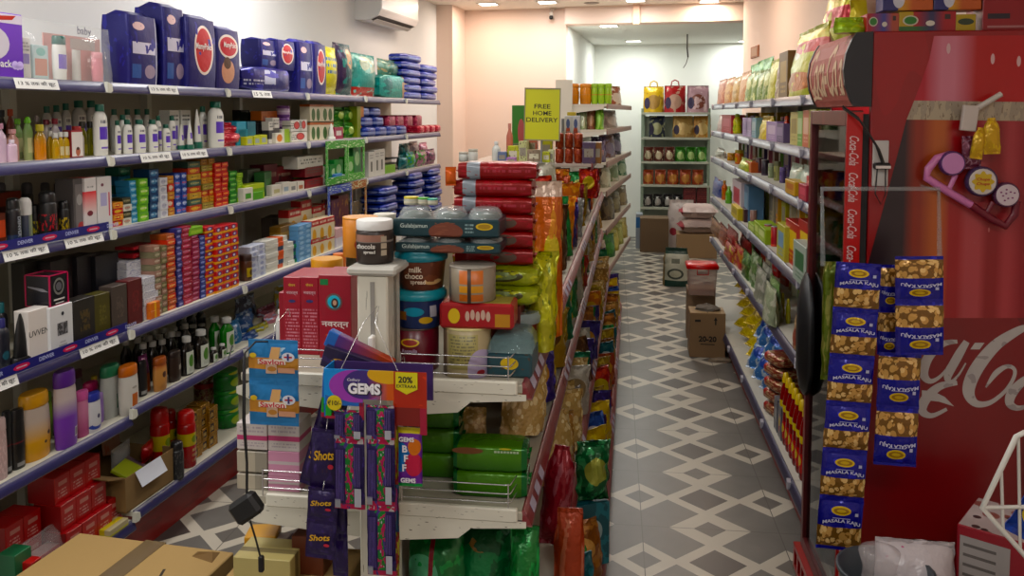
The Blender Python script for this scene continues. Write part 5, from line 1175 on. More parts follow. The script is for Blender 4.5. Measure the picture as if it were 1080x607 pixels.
for r_ in range(2): kl.put(GE, ul, .25, zl0 + r_ * .049, f'lime green pack with a grey flower print, {("lower", "upper")[r_]} of two under the red cakes', 'lime packs on the gondola end')
CAKE = FOIL('7d0c1a', ('x', .14, .30, '8d949c'), ('noise', 4, .64, '94152a'), ('text', .35, .9, .35, .65, '9a3a45', 1), bump=.35, bs=30)
CAKE2 = FOIL('7d0c1a', ('disc', .62, .5, .16, .32, '5a4a40'), ('noise', 4, .64, '94152a'), bump=.35, bs=30)
kc = pack('cake_pack', 'cake pack', .212, .08, .043, CAKE, r=.012, bulge=.003, tp=.88); kc2 = pack('cake_pack', 'cake pack', .212, .08, .043, CAKE2, r=.012, bulge=.003, tp=.88)
zc0 = zl0 + .1
for r_ in range(6): (kc if r_ > 2 else kc2).put(GE, GE.ux(519 if r_ < 5 else 523, zc0, .2), .25, zc0 + r_ * .0435, f'crimson wrapped cake in the tall pile behind the sweet trays, {ORD[r_]} from the bottom', 'crimson cakes piled on the gondola end', random.uniform(-.04, .04))
P1(GE, 469, 480, 176, GE.at(474, 196, .2)[1], .2, 'orange_sachet', 'sachet', 'orange sachet poking out at the side of the top crimson cakes', .02, FOIL('c4601f'), rot=.3, sl=.004)
LF = FOIL('a0a016', ('noise', 5, .55, 'c4c440'), ('spot', 5, .2, '6a7a1c'), bump=.8, bs=30)
P1(GE, 552, 586, 268, ZA, .28, 'chips_bag', 'chips bag', 'crumpled lime foil bag between the red cakes and the rail', .09, LF, wr=.016, foot=True, rot=.3, nx=10, nz=14)
P1(GE, 560, 592, 192, ZA, .42, 'chips_bag', 'chips bag', 'tall orange bag with a yellow mark behind the crumpled lime one', .08, FOIL('b5601a', ('disc', .6, .55, .25, .12, 'c4b51f'), ('noise', 4, .6, 'c98a3a'), ('z', .9, 1, 'c9b5a5'), bump=.6), wr=.012, foot=True, rot=.2)
zA = ZA
def navr(mb, w, d, h, y):
    mb.disc(-.002, y, h * .68, w * .26, w * .26, M('5f4a48', .4)); mb.disc(-.002, y - .0002, h * .68, w * .2, w * .2, M('38a0b8', .4)); mb.disc(0, y - .0004, h * .665, w * .11, w * .15, M('2a1a16', .4)); mb.disc(0, y - .0006, h * .67, w * .06, w * .08, M('b5907a', .4))
    mb.text('नवरत्न', 0, h * .40, y, .018, M('d2c4c0', .5), w=w * .84, bold=.02); mb.text('आयुर्वेदिक तेल', 0, h * .28, y, .007, M('c9622a', .5), w=w * .6, bold=.01); mb.disc(0, y, h * .19, w * .14, .004, M('2a2a5a', .4)); mb.disc(w * .2, y, h * .06, w * .12, .008, M('4a6a2a', .4)); mb.rect(-w * .45, -w * .2, h * .88, h * .95, y, M('1f6a3a', .4))
def navs(mb, w, d, h, y):
    mb.text('सेवन', 0, h * .9, y, .008, M('c4a050', .5), w=w * .4, bold=.01); mb.text('नवरत्न', 0, h * .79, y, .010, M('c09aa0', .5), w=w * .68, bold=.01); mb.disc(0, y, h * .69, w * .2, .004, M('2a2a5a', .4))
RNB = D('87152a', ('text', .1, .9, .05, .6, 'b0707c', 13), rough=.35); RN = D('87152a', rough=.35)
B1(GE, 295, 302, 308, zA, .26, 'hair_oil_carton', 'carton', 'crimson carton half hidden behind the slim crimson pair', .07, RN)
B1(GE, 300, 318, 292, zA, .17, 'hair_oil_carton', 'carton', 'slim crimson carton with small print, farther from the white post', .14, RN, front=RNB, decal=navs)
B1(GE, 318, 337, 292, zA, .17, 'hair_oil_carton', 'carton', 'slim crimson carton with small print, against the large oil carton', .14, RN, front=RNB, decal=navs)
B1(GE, 337, 371, 290, zA, .15, 'hair_oil_carton', 'carton', 'large crimson oil carton with a round portrait, beside the white post', .12, RN, decal=navr)
T1(GE, 329, 363, 272, zA, .40, 'oil_tub', 'tub', 'tub with a broad yellow lid behind the crimson cartons', M('a89a8a', .4), M('c08a14', .35), style='jar', sy=1, n=20)
T1(GE, 352, 366, 267, zA, .52, 'oil_tub', 'tub', 'tub with an orange lid behind the yellow lidded one', M('a89a8a', .4), M('c06a2a', .35), style='jar', sy=1)
T1(GE, 291, 302, 326, zA, .3, 'lotion_bottle', 'bottle', 'white bottle beside the crimson cartons at the tray edge', M('c9cac8', .4), WHITE, style='round')
zp = 1.276
T1(GE, 362, 399, 228, zp, .09, 'drink_powder_jar', 'jar', 'orange jar with an orange lid on top of the white post', D('bd7a14', ('disc', .62, .35, .14, .12, '9a3a1f'), ('x', .7, 1, 'a9a49a')), M('c4862a', .35), style='tin', sy=1, n=24, capname='lid')
def spread(mb, w, d, h):
    rr = w / 2 + .0012
    mb.text('chocolate', -.004, h * .42, -rr, .011, M('d6d2ca', .5), bold=.02, wrap=rr); mb.text('spread', .0, h * .28, -rr, .010, M('d6d2ca', .5), bold=.02, wrap=rr)
    mb.shell([(w / 2 + .0004, h * .52), (w / 2 + .0004, h * .68)], M('8f6a5c', .4), -.9, .8, 8, off=.0004);
    for q in range(3): mb.shell([(w / 2 + .0004, h * (.2 + q * .16)), (w / 2 + .0004, h * (.33 + q * .16))], M('a59a88', .4), .62, .95, 4, off=.0006)
T1(GE, 376, 415, 231, zp, .012, 'spread_jar', 'jar', 'dark chocolate spread jar with a white lid on the white post', D('2b211c', ('z', .64, .7, '77706a')), M('dcdcda', .35), style='jar', sy=1, n=28, capname='lid', decal=spread)
T1(GE, 394, 418, 225, zp - .0, .16, 'spread_jar', 'jar', 'jar with a cream lid behind the chocolate spread jar', M('4a3a34', .3), M('c9c5b8', .4), style='jar', sy=1, n=20, capname='lid')
# lower tray of the other half: pink and white cartons
PKW = D('c4bcb8', ('z', .36, .54, 'b0466e'), ('text', .1, .9, .62, .9, 'a59aa0', 2), ('text', .1, .9, .1, .3, 'a59aa0', 2)); PKP = D('c08aa2', ('z', .42, .56, 'bdb2b2')); PKG = D('a8a090', ('x', .6, 1, '8a8478'))
zB = ZBT
zz = zB
for r_, (yt, mats) in enumerate(((500, (PKG, PKP)), (476, (PKG, PKP)), (446, (PKW, PKW)))):
    hh = 0
    for c, (a, b) in enumerate(((250, 282), (283, 316))):
        k = B1(GE, a, b, yt, zz, .03, 'soap_carton', 'carton', f'{("grey white", "pink")[c] if r_ < 2 else "white and pink striped"} carton on the lower end tray, {("bottom", "middle", "top")[r_]} layer, {("outer", "inner")[c]} pile', .08, mats[c], group='pink and white cartons on the lower end tray'); hh = k.h
    zz += hh + .0005
B1(GE, 312, 326, 478, zB, .12, 'soap_carton', 'carton', 'dusky pink carton behind the pink and white ones', .08, D('8a6a72'))
# carton tower at the end, boxes on it
zt = .50
bx = carton('kraft_carton', 'carton', .30, .22, zt, KRAFT, c=.004); bx.put(GE, GE.ux(292, zt, -.05), .05, 0, 'tall kraft carton standing on the floor at the gondola end')
B1(GE, 246, 306, 589, zt + .001, -.04, 'flat_carton', 'carton', 'flat cream carton below the yellow one at the gondola end', .10, D('a89c6c', ('y', .3, .5, '6a6040')))
k = B1(GE, 256, 287, 566, zt + .02, .06, 'tea_carton', 'carton', 'small yellow carton at the gondola end below the black box', .07, D('c08f1c', ('disc', .7, .5, .2, .3, '7a8a2a')), rot=.2)
B1(GE, 278, 300, 571, zt + .001, .065, 'soap_carton', 'carton', 'small white carton beside the yellow one at the gondola end', .05, D('a59a98', ('text', .1, .9, .2, .8, '7a7074', 2)))
B1(GE, 300, 316, 572, zt + .001, .07, 'incense_carton', 'carton', 'dark purple and rust carton beside the small white one', .05, D('3a2030', ('z', 0, .5, '6a2f1a')))
B1(GE, 308, 341, 566, zt - .04, .02, 'incense_carton', 'carton', 'rust brown carton under the purple sachets', .06, D('5a2a1a', ('text', .1, .9, .1, .3, '9a8a7a', 1)))
# black adapter on its cable
ad = empty('hanging_adapter'); P0 = GE.P(*[GE.at(260, 535, -.16)[0]], -.16, GE.at(260, 535, -.16)[1])
mb = MB(); mb.T = Matrix.Rotation(-.62, 4, 'Y'); mb.box(-.034, .034, -.017, .017, -.026, .026, M('0b0b0c', .55), c=.008); mb.build('adapter_body', ad)
mb = MB(); zc = GE.at(262, 372, -.16)[1] - P0.z
mb.tube([(.002, 0, .02), (.004, .0, .1), (.0, 0, .2), (.004, 0, zc), (.02, .02, zc + .02), (.03, .06, zc + .01)], .0022, M('0a0a0b', .5), 6); mb.tube([(-.002, .004, .02), (.0, .004, .1), (-.006, .004, .2), (-.002, .004, zc - .01), (-.04, .01, zc - .02), (-.05, .05, zc)], .0018, M('0a0a0b', .5), 6)
mb.tube([(.008, 0, -.03), (.02, 0, -.07), (.03, 0, -.11)], .0022, M('0a0a0b', .5), 6); mb.build('cable', ad)
mb = MB(); mb.T = Matrix.Translation((.032, 0, -.125)); mb.box(-.006, .006, -.006, .006, -.02, .018, M('0a0a0b', .5), c=.003); mb.build('plug', ad)
ad.location = P0; ad.rotation_euler = (0, 0, GE.rot); tag(ad, 'black power adapter hanging on its cable at the gondola end', 'power adapter')

def strip(px0, px1, ys, v, name, cat, label, mats, decal=None, t=.012, tiltx=0.0, pn='sachet', group=None, wire=True):
    """a hanging strip; ys are the sachet borders from the top down, every sachet a part"""
    xm = (px0 + px1) / 2 + tiltx
    zs = [GE.at(xm, y, v)[1] for y in ys]; a, b = GE.at(px0, ys[0], v)[0], GE.at(px1, ys[0], v)[0]
    r = empty(name); w = b - a
    for i in range(len(zs) - 1):
        h = zs[i] - zs[i + 1]
        mb = MB(); _dn[0] += 1; mb.T = Matrix.Translation(((tiltx * (i + .5) * .002), 0, zs[i + 1] - zs[-1])); mb.pillow(w, h, t, mats[i % len(mats)], None, 7, 7, min(.008, h * .1), .0025, _dn[0] * .9)
        if decal: decal(mb, w, h, -t / 2 - .004, i)
        mb.build(pn, r)
    hh = zs[0] - zs[-1]; mb = MB(); mb.tube([(0, 0, hh - .004), (0, .01, hh + .03), (0, -v - .01, hh + .05), (0, -v, hh + .03)], .0009, CHROME, 4); mb.build('hanging_wire', r)
    r.location = GE.P((a + b) / 2, v, zs[-1]); r.rotation_euler = (0, 0, GE.rot); tag(r, label, cat, group); return r
SAV = FOIL('3a78ad', ('z', .3, .58, 'c08a4a'), ('noise', 3, .66, 'a9c4d6', .6, 1), rough=.3, bump=.2)
def savlon(mb, w, h, y, i):
    mb.T = mb.T @ Matrix.Translation((0, 0, 0))
    mb.poly([(-w * .08, y, h * .45), (w * .12, y, h * .45), (w * .18, y, h * .85), (w * .0, y, h * .85)], M('c9a070', .5)); mb.rect(-w * .12, w * .1, h * .22, h * .46, y, M('b59a84', .5)); mb.disc(0, y - .0003, h * .33, w * .09, h * .06, M('a0703a', .5))
    mb.rect(-w * .28, w * .28, h * .44, h * .56, y - .0006, M('cfc4b5', .5)); mb.text('Savlon', 0, h * .5, y - .001, h * .12, M('b02a3a', .5), w=w * .5, bold=.02)
    mb.disc(w * .33, y, h * .62, w * .13, h * .11, M('c9ccd4', .5)); mb.box(w * .25, w * .41, y - .0006, y - .0003, h * .6, h * .64, M('a02030', .5)); mb.box(w * .31, w * .35, y - .0009, y - .0006, h * .54, h * .70, M('2a2a66', .5))
    mb.disc(-w * .38, y, h * .64, w * .07, h * .06, M('c4a82a', .5)); mb.rect(w * .12, w * .46, h * .24, h * .36, y, M('b5886e', .5))
strip(262, 314, (358, 402, 448), -.10, 'hanging_plaster_strip', 'sachet strip', 'hanging strip of two blue plaster sachets at the gondola end', [SAV], savlon, .01)
SHT = FOIL('20123f', ('spot', 5, .18, '33203a'), ('noise', 4, .62, '2c1a52'), rough=.3, bump=.4)
def shots(mb, w, h, y, i):
    T0 = mb.T.copy(); mb.T = mb.T @ Matrix.Translation((0, y, h * .6)) @ Matrix.Rotation(-.12, 4, 'Y'); mb.text('Shots', 0, 0, 0, h * .16, M('c49a1c', .4), w=w * .72, bold=.02, shear=.25); mb.T = T0
    mb.disc(w * .25, y, h * .42, w * .1, h * .04, M('a02a3a', .4))
def tiltstrip(px0, px1, ys, v, ang, label, mats, decal, name='hanging_candy_strip', pn='sachet'):
    r = strip(px0, px1, ys, v, name, 'sachet strip', label, mats, decal, .014, 0, pn)
    r.rotation_euler = (0, ang, GE.rot); return r
tiltstrip(313, 341, (396, 452, 512), -.14, .28, 'purple candy strip leaning out at the gondola end', [SHT], shots)
tiltstrip(326, 356, (452, 516), -.16, .05, 'purple candy sachet hanging in the middle of the gondola end', [SHT], shots)
tiltstrip(321, 352, (514, 548, 588), -.17, .06, 'lowest purple candy strip, above the rust brown carton', [SHT], shots)
tiltstrip(350, 366, (520, 566, 607), -.13, .0, 'dark purple candy strip behind the striped sachets', [SHT], None)
def col4(mb, w, h, y, i):
    for k in range(6): mb.box(-w * (.40 - k * .045), -w * (.385 - k * .045), y - .0008, y, h * .14, h * .86, M('51427a', .4))
    for k in range(4): mb.box(w * (.20 + k * .055), w * (.215 + k * .055), y - .0008, y, h * .34, h * .9, M('5f4f8a', .4))
    mb.rect(w * .2, w * .42, h * .06, h * .32, y - .0005, M('9a9aa2', .4)); mb.rect(-w * .44, -w * .26, h * .04, h * .16, y - .0005, M('7c7c82', .4))
STR = FOIL('241846', ('rect', .40, .64, .08, 1, '1f6a2c'), ('noise', 7, .54, 'a02650', .08, 1, .38, .66), ('spot', 9, .2, 'a59aa0', .08, 1, .40, .64), ('z', 0, .07, '9a1f44'), ('z', .93, 1, '9a1f44'), ('noise', 6, .55, 'a8a0a0', .93, 1), ('noise', 5, .6, '1f7a34', .9, 1), ('noise', 5, .63, '3a2a6a'), rough=.3)
strip(352, 384, (432, 462, 536), -.19, 'hanging_sachet_strip', 'sachet strip', 'strip of purple sachets with green and pink dots, the shorter of two', [STR], col4, .012, 0)
strip(386, 416, (427, 463, 533, 606), -.20, 'hanging_sachet_strip', 'sachet strip', 'strip of purple sachets with green and pink dots, the longer of two', [STR], col4, .012, 0)
strip(408, 420, (436, 510, 560, 606), -.175, 'hanging_gum_strip', 'sachet strip', 'narrow red and blue strip peeking out beside the longer striped strip', [FOIL('7a2a2a', ('noise', 4, .5, '8a8a2a')), FOIL('24405a', ('noise', 4, .55, '7a2a5a'))], None, .01)
BFF = FOIL('6a2f8f', ('disc', .3, .5, .3, .25, '2f6fae'), ('disc', .72, .38, .3, .2, 'b5304a'), ('disc', .75, .68, .22, .14, 'c4701f'), ('z', .9, 1, 'c4b51f'), ('z', 0, .05, '2a8a44'), rough=.3, bump=.2)
def bff(mb, w, h, y, i):
    for k, (t, z, s, x) in enumerate((('GEMS', .82, .08, 0), ('B', .66, .12, -.06), ('F', .5, .12, -.02), ('F', .34, .12, -.08), ('GEMS', .13, .08, .05))): mb.text(t, w * x, h * z, y - .001, h * s, M('d8d4d8', .4), bold=.035)
strip(415, 445, (450, 512), -.17, 'hanging_candy_pouch', 'pouch', 'rainbow candy pouch hanging beside the candy carton', [BFF], bff, .012)
# candy dispenser card
def hang_card():
    v = -.19; a, z1_ = GE.at(343, 388, v); b = GE.at(450, 388, v)[0]; z0 = GE.at(395, 443, v)[1]; w = b - a; h = z1_ - z0
    r = empty('hanging_candy_dispenser'); X = lambda px: (px - 343) / 107 * w - w / 2; Z = lambda py: (443 - py) / 55 * h
    GM = D('2a5aa0', ('disc', .18, .7, .34, .5, '2f7fc0'), ('disc', .3, .55, .26, .45, '8a3f9a'), ('disc', .38, .6, .2, .4, '3a2a6a'), ('gx', .42, .62, 'b5551f'), ('disc', .62, .9, .2, .25, 'c49a1f'), ('x', .68, 1, '9a301c'), ('noise', 3, .62, 'b5401f', 0, 1, .7, 1), rough=.3)
    mb = MB(); mb.prism([(X(343), Z(428)), (X(383), Z(428)), (X(383), Z(420)), (X(415), Z(420)), (X(415), Z(427)), (X(450), Z(427)), (X(450), Z(388)), (X(343), Z(388))], -.002, .0, GM); mb.build('header_card', r)
    mb = MB(); G1 = M('2a8a34', .4); R1 = M('8a1f34', .4)
    mb.box(X(343), X(349), -.002, 0, Z(440), Z(428), G1); mb.box(X(343), X(383), -.002, 0, Z(443), Z(440), R1); mb.box(X(379), X(384), -.002, 0, Z(443), Z(424), R1); mb.build('tray_frame', r); mb = MB(); mb.box(X(415), X(450), -.002, 0, Z(447), Z(427), M('6a1a16', .4)); mb.box(X(443), X(450), -.0025, -.0005, Z(456), Z(427), R1); mb.build('tray_frame', r)
    mb = MB(); e = M('e2e0e4', .35); mb.text('GEMS', X(385.5), Z(408.5), -.0044, h * .24, M('2a2030', .4), w=w * .345, bold=.075); mb.text('GEMS', X(385), Z(408), -.0050, h * .22, e, w=w * .32, bold=.045); mb.text('Cadbury', X(374), Z(399), -.0046, h * .07, e, shear=.3)
    mb.disc(X(353), Z(425) and -.0044, Z(425), w * .075, w * .075, M('c4b21f', .4)); mb.text('₹10/-', X(353), Z(425), -.0050, h * .1, M('22201a', .4), bold=.02); mb.build('printed_mark', r)
    mb = MB(); mb.poly([(X(418), -.0052, Z(388)), (X(418), -.0052, Z(406)), (X(429.5), -.0052, Z(412)), (X(441), -.0052, Z(406)), (X(441), -.0052, Z(388))][::1], M('c4bb1f', .4)); mb.text('20%', X(428.5), Z(396), -.0058, h * .13, M('26241a', .4), bold=.03); mb.text('EXTRAAA', X(429.5), Z(403), -.0058, h * .065, M('26241a', .4), bold=.015); mb.build('offer_tag', r)
    mb = MB(); mb.box(X(343) - .003, X(343), -.002, .06, Z(441), Z(388), GM); mb.box(X(343), X(450), .055, .06, Z(428), Z(388), M('3a2a5a', .4)); mb.build('carton_side', r)
    mb = MB(); mb.tube([(X(360), -.0, Z(388)), (X(380), .03, Z(340)), (X(384), .1, Z(330))], .0008, CHROME, 4); mb.tube([(X(420), -.0, Z(388)), (X(392), .03, Z(340)), (X(386), .1, Z(330))], .0008, CHROME, 4); mb.build('hanging_wire', r)
    r.location = GE.P((a + b) / 2, v, z0); r.rotation_euler = (0, 0, GE.rot); tag(r, 'candy dispenser card with rainbow swirl and a yellow offer tag', 'candy display')
hang_card()
def second_card(px0, px1, y0, y1, v, ang, label, mat, decal=None):
    a, z1_ = GE.at(px0, y0, v); b = GE.at(px1, y0, v)[0]; z0 = GE.at((px0 + px1) / 2, y1, v)[1]; w = b - a; h = z1_ - z0
    mb = MB(); mb.box(-w / 2, w / 2, -.003, .02, 0, h, mat, c=.002)
    if decal: decal(mb, w, h, -.0036, 0)
    o = mb.build('hanging_candy_card'); o.location = GE.P((a + b) / 2, v, z0); o.rotation_euler = (0, ang, GE.rot); tag(o, label, 'candy display')
second_card(336, 404, 372, 396, -.12, .28, 'dark purple candy card tilted behind the rainbow dispenser', D('1c1233', ('noise', 3, .6, '2a1c4a')), shots)
second_card(338, 412, 361, 380, -.105, .42, 'rainbow edged card tilted at the rear of the hanging candies', D('4a2a6a', ('gx', .2, .8, '8f3a24'), ('x', 0, .15, '2a5aa0')))
second_card(338, 350, 392, 440, -.165, .06, 'second rainbow dispenser edge beside the first one', D('2a5aa0', ('z', 0, .12, '8a1f34'), ('z', .12, .45, '2a8a34'), ('disc', .6, .5, .35, .16, 'c4b21f')))
def amar(mb, w, d, h, y):
    mb.disc(-w * .28, y, h * .84, w * .2, h * .13, M('6a3f22', .5)); [mb.rect(w * (.06 + q * .04), w * (.09 + q * .04), h * .80, h * .88, y - .0005, M('a5b498', .5)) for q in range(8)]; mb.disc(w * .2, y, h * .96, w * .08, h * .035, M('b5a82a', .5))
GRB = FOIL('2f5f14', ('z', .72, 1, '164a22'), ('gz', .1, .6, '4a7a1c'), ('x', .9, 1, '1a5a2a'), ('x', 0, .08, '1a5a2a'), rough=.25, bump=.25)
k = pack('biscuit_pack', 'biscuit pack', .19, .09, .062, GRB, M('1a6a2f', .25), r=.008, bulge=.004, tp=.86)
kd = pack('biscuit_pack', 'biscuit pack', .19, .09, .062, GRB, M('1a6a2f', .25), r=.008, bulge=.004, tp=.86, decal=amar)
for c, (px, n, v) in enumerate(((448, 3, .17), (517, 2, .08))):
    for r_ in range(n):
        kk = kd if (c == 1 and r_ == n - 1) else k
        kk.put(GE, GE.ux(px, ZBT, v), v + .03, ZBT + r_ * .064, f'green biscuit pack on the lower end tray, {("inner", "outer")[c]} pile, {ORD[r_]} from the bottom', 'green biscuit packs on the lower end tray', .03)
GREENBAG = FOIL('0f5a2a', ('disc', .3, .45, .3, .3, '4f8f6a'), ('noise', 4, .6, '1f7a3a'), ('x', .42, .5, '6a1a20'), rough=.25, bump=.6, bs=25)
for i, (a, b, yt, v, m, l) in enumerate(((424, 486, 572, .05, GREENBAG, 'large glossy green bag with a pale disc under the lower end tray'), (470, 540, 560, .12, FOIL('1a6a3a', ('disc', .5, .8, .2, .15, '8a6a3a'), ('noise', 4, .55, '0f4a26'), bump=.5), 'green bag with a brown disc under the lower end tray'), (534, 566, 566, .05, FOIL('0f6a2f', ('noise', 5, .55, '2a8a44'), bump=.6), 'bright green bag at the aisle corner under the lower end tray'), (518, 552, 548, .2, FOIL('2a1a52', ('noise', 4, .6, '3a2a6a'), bump=.5), 'dark purple bag above the green bags'))):
    P1(GE, a, b, yt, ZC, v, 'snack_bag', 'snack bag', l, .12, m, wr=.008, foot=True)
MAK = D('a58a58', ('spot', 6, .42, 'c4b084'), ('spot', 6, .2, 'd2c49a'), rough=.25, bump=.8, bs=55, coat=.3)
MAKB = D('8f6a3c', ('spot', 7, .4, 'b08a52'), ('spot', 7, .18, 'c9aa70'), rough=.25, bump=.8, bs=55, coat=.3)
def F2(a, b, c=None, **k): return FOIL(a, ('noise', 4, .56, b), *((('disc', .5, .55, .3, .22, c),) if c else ()), bump=.5, **k)
PAL = {'orange': F2('b5651c', 'c98a2a', 'c4a02a'), 'lime': F2('96991a', 'b8ba3a', '5a5a3a'), 'gold': F2('8f7328', 'b09a48', '5a3a1a'), 'red': F2('8f1a1c', 'b03a2a', 'b5a030'), 'green': F2('1f6a34', '3f8f4f', 'a5b06a'),
       'emerald': F2('0f5a3a', '2a7a5a', '9aa58a'), 'brown': F2('4a2f1c', '6a4a2c', 'a58a50'), 'purple': F2('2a1f5a', '3f3480', 'a57a3a'), 'crimson': F2('6f0f22', '8f2a3a', '3f0a14'), 'rust': F2('8f3a1c', 'a85a30', 'c0903a'),
       'white': F2('a8a598', 'c0bdb0', '8a7a5a'), 'teal': F2('124a52', '2a6a74', '8fa0a0'), 'yellow': F2('b59a1a', 'c9b53a', '8a3a1a'), 'puffed seed': MAK, 'nut': MAKB, 'blue': F2('1c3a7a', '3a5a9a', 'b0b0b8'), 'silver': F2('7a7a78', '9a9a98', '4a4a48'), 'copper': F2('7a4a24', '9a6a38', 'b58a50')}
_pk = {}
def gbag(col, w, h, t=.07, foot=True, var=0):
    k = (col, w, h, var)
    w *= (1, .82, 1.15)[var]; h *= (1, .86, .94)[var]
    if k not in _pk: _pk[k] = pouch('snack_bag', 'snack bag', w, h, t * 1.1, PAL[col], wr=.013, foot=foot, nx=10, nz=12)
    return _pk[k]
def run(F, z, v, u0, u1, step, cols, h, where, rot=-.5, w=.15, group=None, jh=.15, tilt=0.0):
    i = 0; u = u0
    while u < u1:
        col = cols[i % len(cols)] if callable(cols) is False else cols(u)
        kk = gbag(col, w, h, var=i % 3)
        s = 1 + random.uniform(-jh, jh)
        kk.put(F, u, v + .04, z + .015, f'{col} snack bag on the {where}, {num(i)} from the entrance end', group, rot + random.uniform(-.16, .16), (tilt + random.uniform(-.14, .1), random.uniform(-.12, .12)), (1, 1, s))
        u += step * random.uniform(.88, 1.12); i += 1
run(GR, ZA, .05, 2.42, 4.75, .105, ['orange', 'lime', 'gold', 'crimson', 'orange', 'emerald', 'gold', 'green', 'brown', 'rust', 'red', 'green', 'orange', 'rust', 'purple', 'red', 'gold', 'silver'], .24, 'upper gondola shelf', -1.05, .15, 'snack bags on the upper gondola shelf')
run(GR, ZA, .17, 2.52, 4.7, .16, ['gold', 'lime', 'red', 'green', 'emerald', 'white', 'rust'], .30, 'upper gondola shelf, inner row', -1.1, .17, 'inner row of bags on the upper gondola shelf')
run(GR, ZA, .04, 4.85, 6.75, .12, ['gold', 'green', 'white', 'purple', 'rust', 'orange', 'red', 'brown'], .2, 'far upper gondola shelf', -.95, .13, 'bags on the far upper gondola shelf')
run(GR, ZBT, .03, 2.36, 6.7, .125, ['puffed seed', 'puffed seed', 'purple', 'gold', 'yellow', 'gold', 'green', 'gold', 'emerald', 'white', 'yellow', 'green', 'gold', 'emerald', 'white', 'copper', 'green', 'red', 'gold', 'white', 'emerald', 'gold', 'rust'], .2, 'middle gondola shelf', -.95, .15, 'bags on the middle gondola shelf')
run(GR, ZC, -.03, 2.75, 6.7, .13, ['puffed seed', 'nut', 'puffed seed', 'puffed seed', 'silver', 'white', 'puffed seed', 'emerald', 'brown', 'purple', 'white', 'purple', 'copper', 'green', 'purple', 'orange', 'red', 'gold', 'yellow', 'rust'], .2, 'lower gondola shelf', -.95, .16, 'bags on the lower gondola shelf')
run(GR, ZD, -.12, 2.35, 6.7, .13, ['teal', 'green', 'copper', 'teal', 'nut', 'nut', 'copper', 'gold', 'yellow', 'blue', 'purple', 'yellow', 'purple', 'gold', 'red', 'copper', 'gold', 'rust', 'teal', 'copper', 'gold'], .2, 'bottom gondola shelf', -.9, .15, 'bags on the bottom gondola shelf')
for i, (a, b, y0, v, z, u, l) in enumerate(((522, 562, 428, .2, ZBT, 2.22, 'clear bag of puffed seeds at the near aisle corner under the upper tray'), (585, 616, 466, -.02, ZC, 2.34, 'tall crimson foil bag leaning out over the lower rail'), (564, 596, 530, -.075, ZD, 2.16, 'rust red bag below the crimson one'), (627, 657, 463, -.115, .345, 2.76, 'glossy green bag jutting into the aisle from the bottom shelf'))):
    P_ = GR.P(u, v, z); w_ = (b - a) * (P_ - CAM).dot(_F) / FPX; zt = EYE - (y0 - 120) * (P_ - CAM).dot(_F) / FPX
    m = (MAK, F2('7a1024', '8f4a52', None), F2('8f3a24', 'a5604a'), F2('14522c', '3f8f5a', '9aa050'))[i]
    kk = pouch('snack_bag', 'snack bag', w_ * (1, 1, 1, 1.2)[i], zt - z, (.07, .07, .05, .09)[i], m, wr=(.006, .008, .008, .02)[i], neck=(1, .5, .8, 1)[i], endp=3, nx=10, nz=14)
    kk.put(GR, u, v, z + .003, l, None, (-1.5, -1.5, -1.5, -1.2)[i], (0, (0, .10, .02, 0)[i]))
kk = carton('snack_carton', 'carton', .13, .06, .212, D('124a52', ('noise', 4, .56, '2a6a74'), ('disc', .5, .55, .3, .2, '8fa0a0'))); kk.put(GR, 2.76, -.10, ZD + .001, 'teal snack carton under the glossy green bag at the bottom shelf lip', None, -1.1)
zt = ZTOP + .001
def top(px, py): return GE
GT = Frame(vpdeg(668), 4.96, 'E')
RO = F2('7f2f1c', '964a30', None)
kk = roll('rusk_roll', 'roll', .05, .088, RO, M('8a4a30', .5))
for c, px in enumerate((590, 600, 610)):
    for r_ in range(2): kk.put(GT, GT.ux(px, zt, .05), .06, zt + r_ * .089, f'rust wrapped roll at the front of the gondola top, {ORD[c]} column, {("lower", "upper")[r_]} one', 'rust rolls on the gondola top')
for c, (a, b, yt, v, m, l, d) in enumerate(((535, 547, 154, .1, 'a8ad1c', 'lime yellow carton on the gondola top, first of the bright pair', .1), (547, 556, 149, .1, 'b5b98a', 'pale lime carton on the gondola top, second of the bright pair', .1), (572, 580, 160, .04, 'b0b51f', 'narrow lime carton beside the rust rolls', .06), (578, 584, 158, .05, 'c0c4a0', 'narrow pale carton beside the rust rolls', .06), (556, 570, 158, .08, '8a7a6a', 'beige printed carton in front of the yellow sign', .1), (556, 566, 142, .2, 'a85a4a', 'pink carton behind the beige one', .08), (570, 582, 145, .2, 'a8a82a', 'yellow carton below the sign edge', .08), (614, 628, 150, .02, '4a3a52', 'dark purple patterned carton at the aisle edge of the gondola top', .15), (625, 634, 150, .03, '7a4f1c', 'ochre patterned carton at the aisle edge of the gondola top', .15), (534, 544, 166, .02, 'a070a8', 'lilac carton at the front of the gondola top', .06), (525, 534, 160, .06, '5a6a8a', 'grey blue carton at the front of the gondola top', .06), (592, 598, 125, .3, '6a6a72', 'grey carton at the rear of the gondola top', .06), (598, 607, 118, .3, 'a8942a', 'mustard carton stack at the rear of the gondola top', .08))):
    B1(GT, a, b, yt, zt, v, 'grocery_carton', 'carton', l, d, D(m, ('rect', .15, .85, .3, .7, 'c9c4b0' if c in (0, 2, 4) else '8a8478'), ('noise', 6, .64, '6a5a4a')))
for c, (a, b, yt, v, l) in enumerate(((484, 494, 160, .12, 'white squat jar on the gondola top'), (494, 504, 157, .1, 'white jar on the gondola top, middle of the three'), (519, 528, 149, .12, 'white bottle on the gondola top, tallest of the three'))):
    T1(GT, a, b, yt, zt, v, 'cream_jar', 'jar', l, M('c4c5c0', .4), M('a9a59a' if c < 2 else 'd0d0d0', .4), style='jar' if c < 2 else 'round', sy=1)
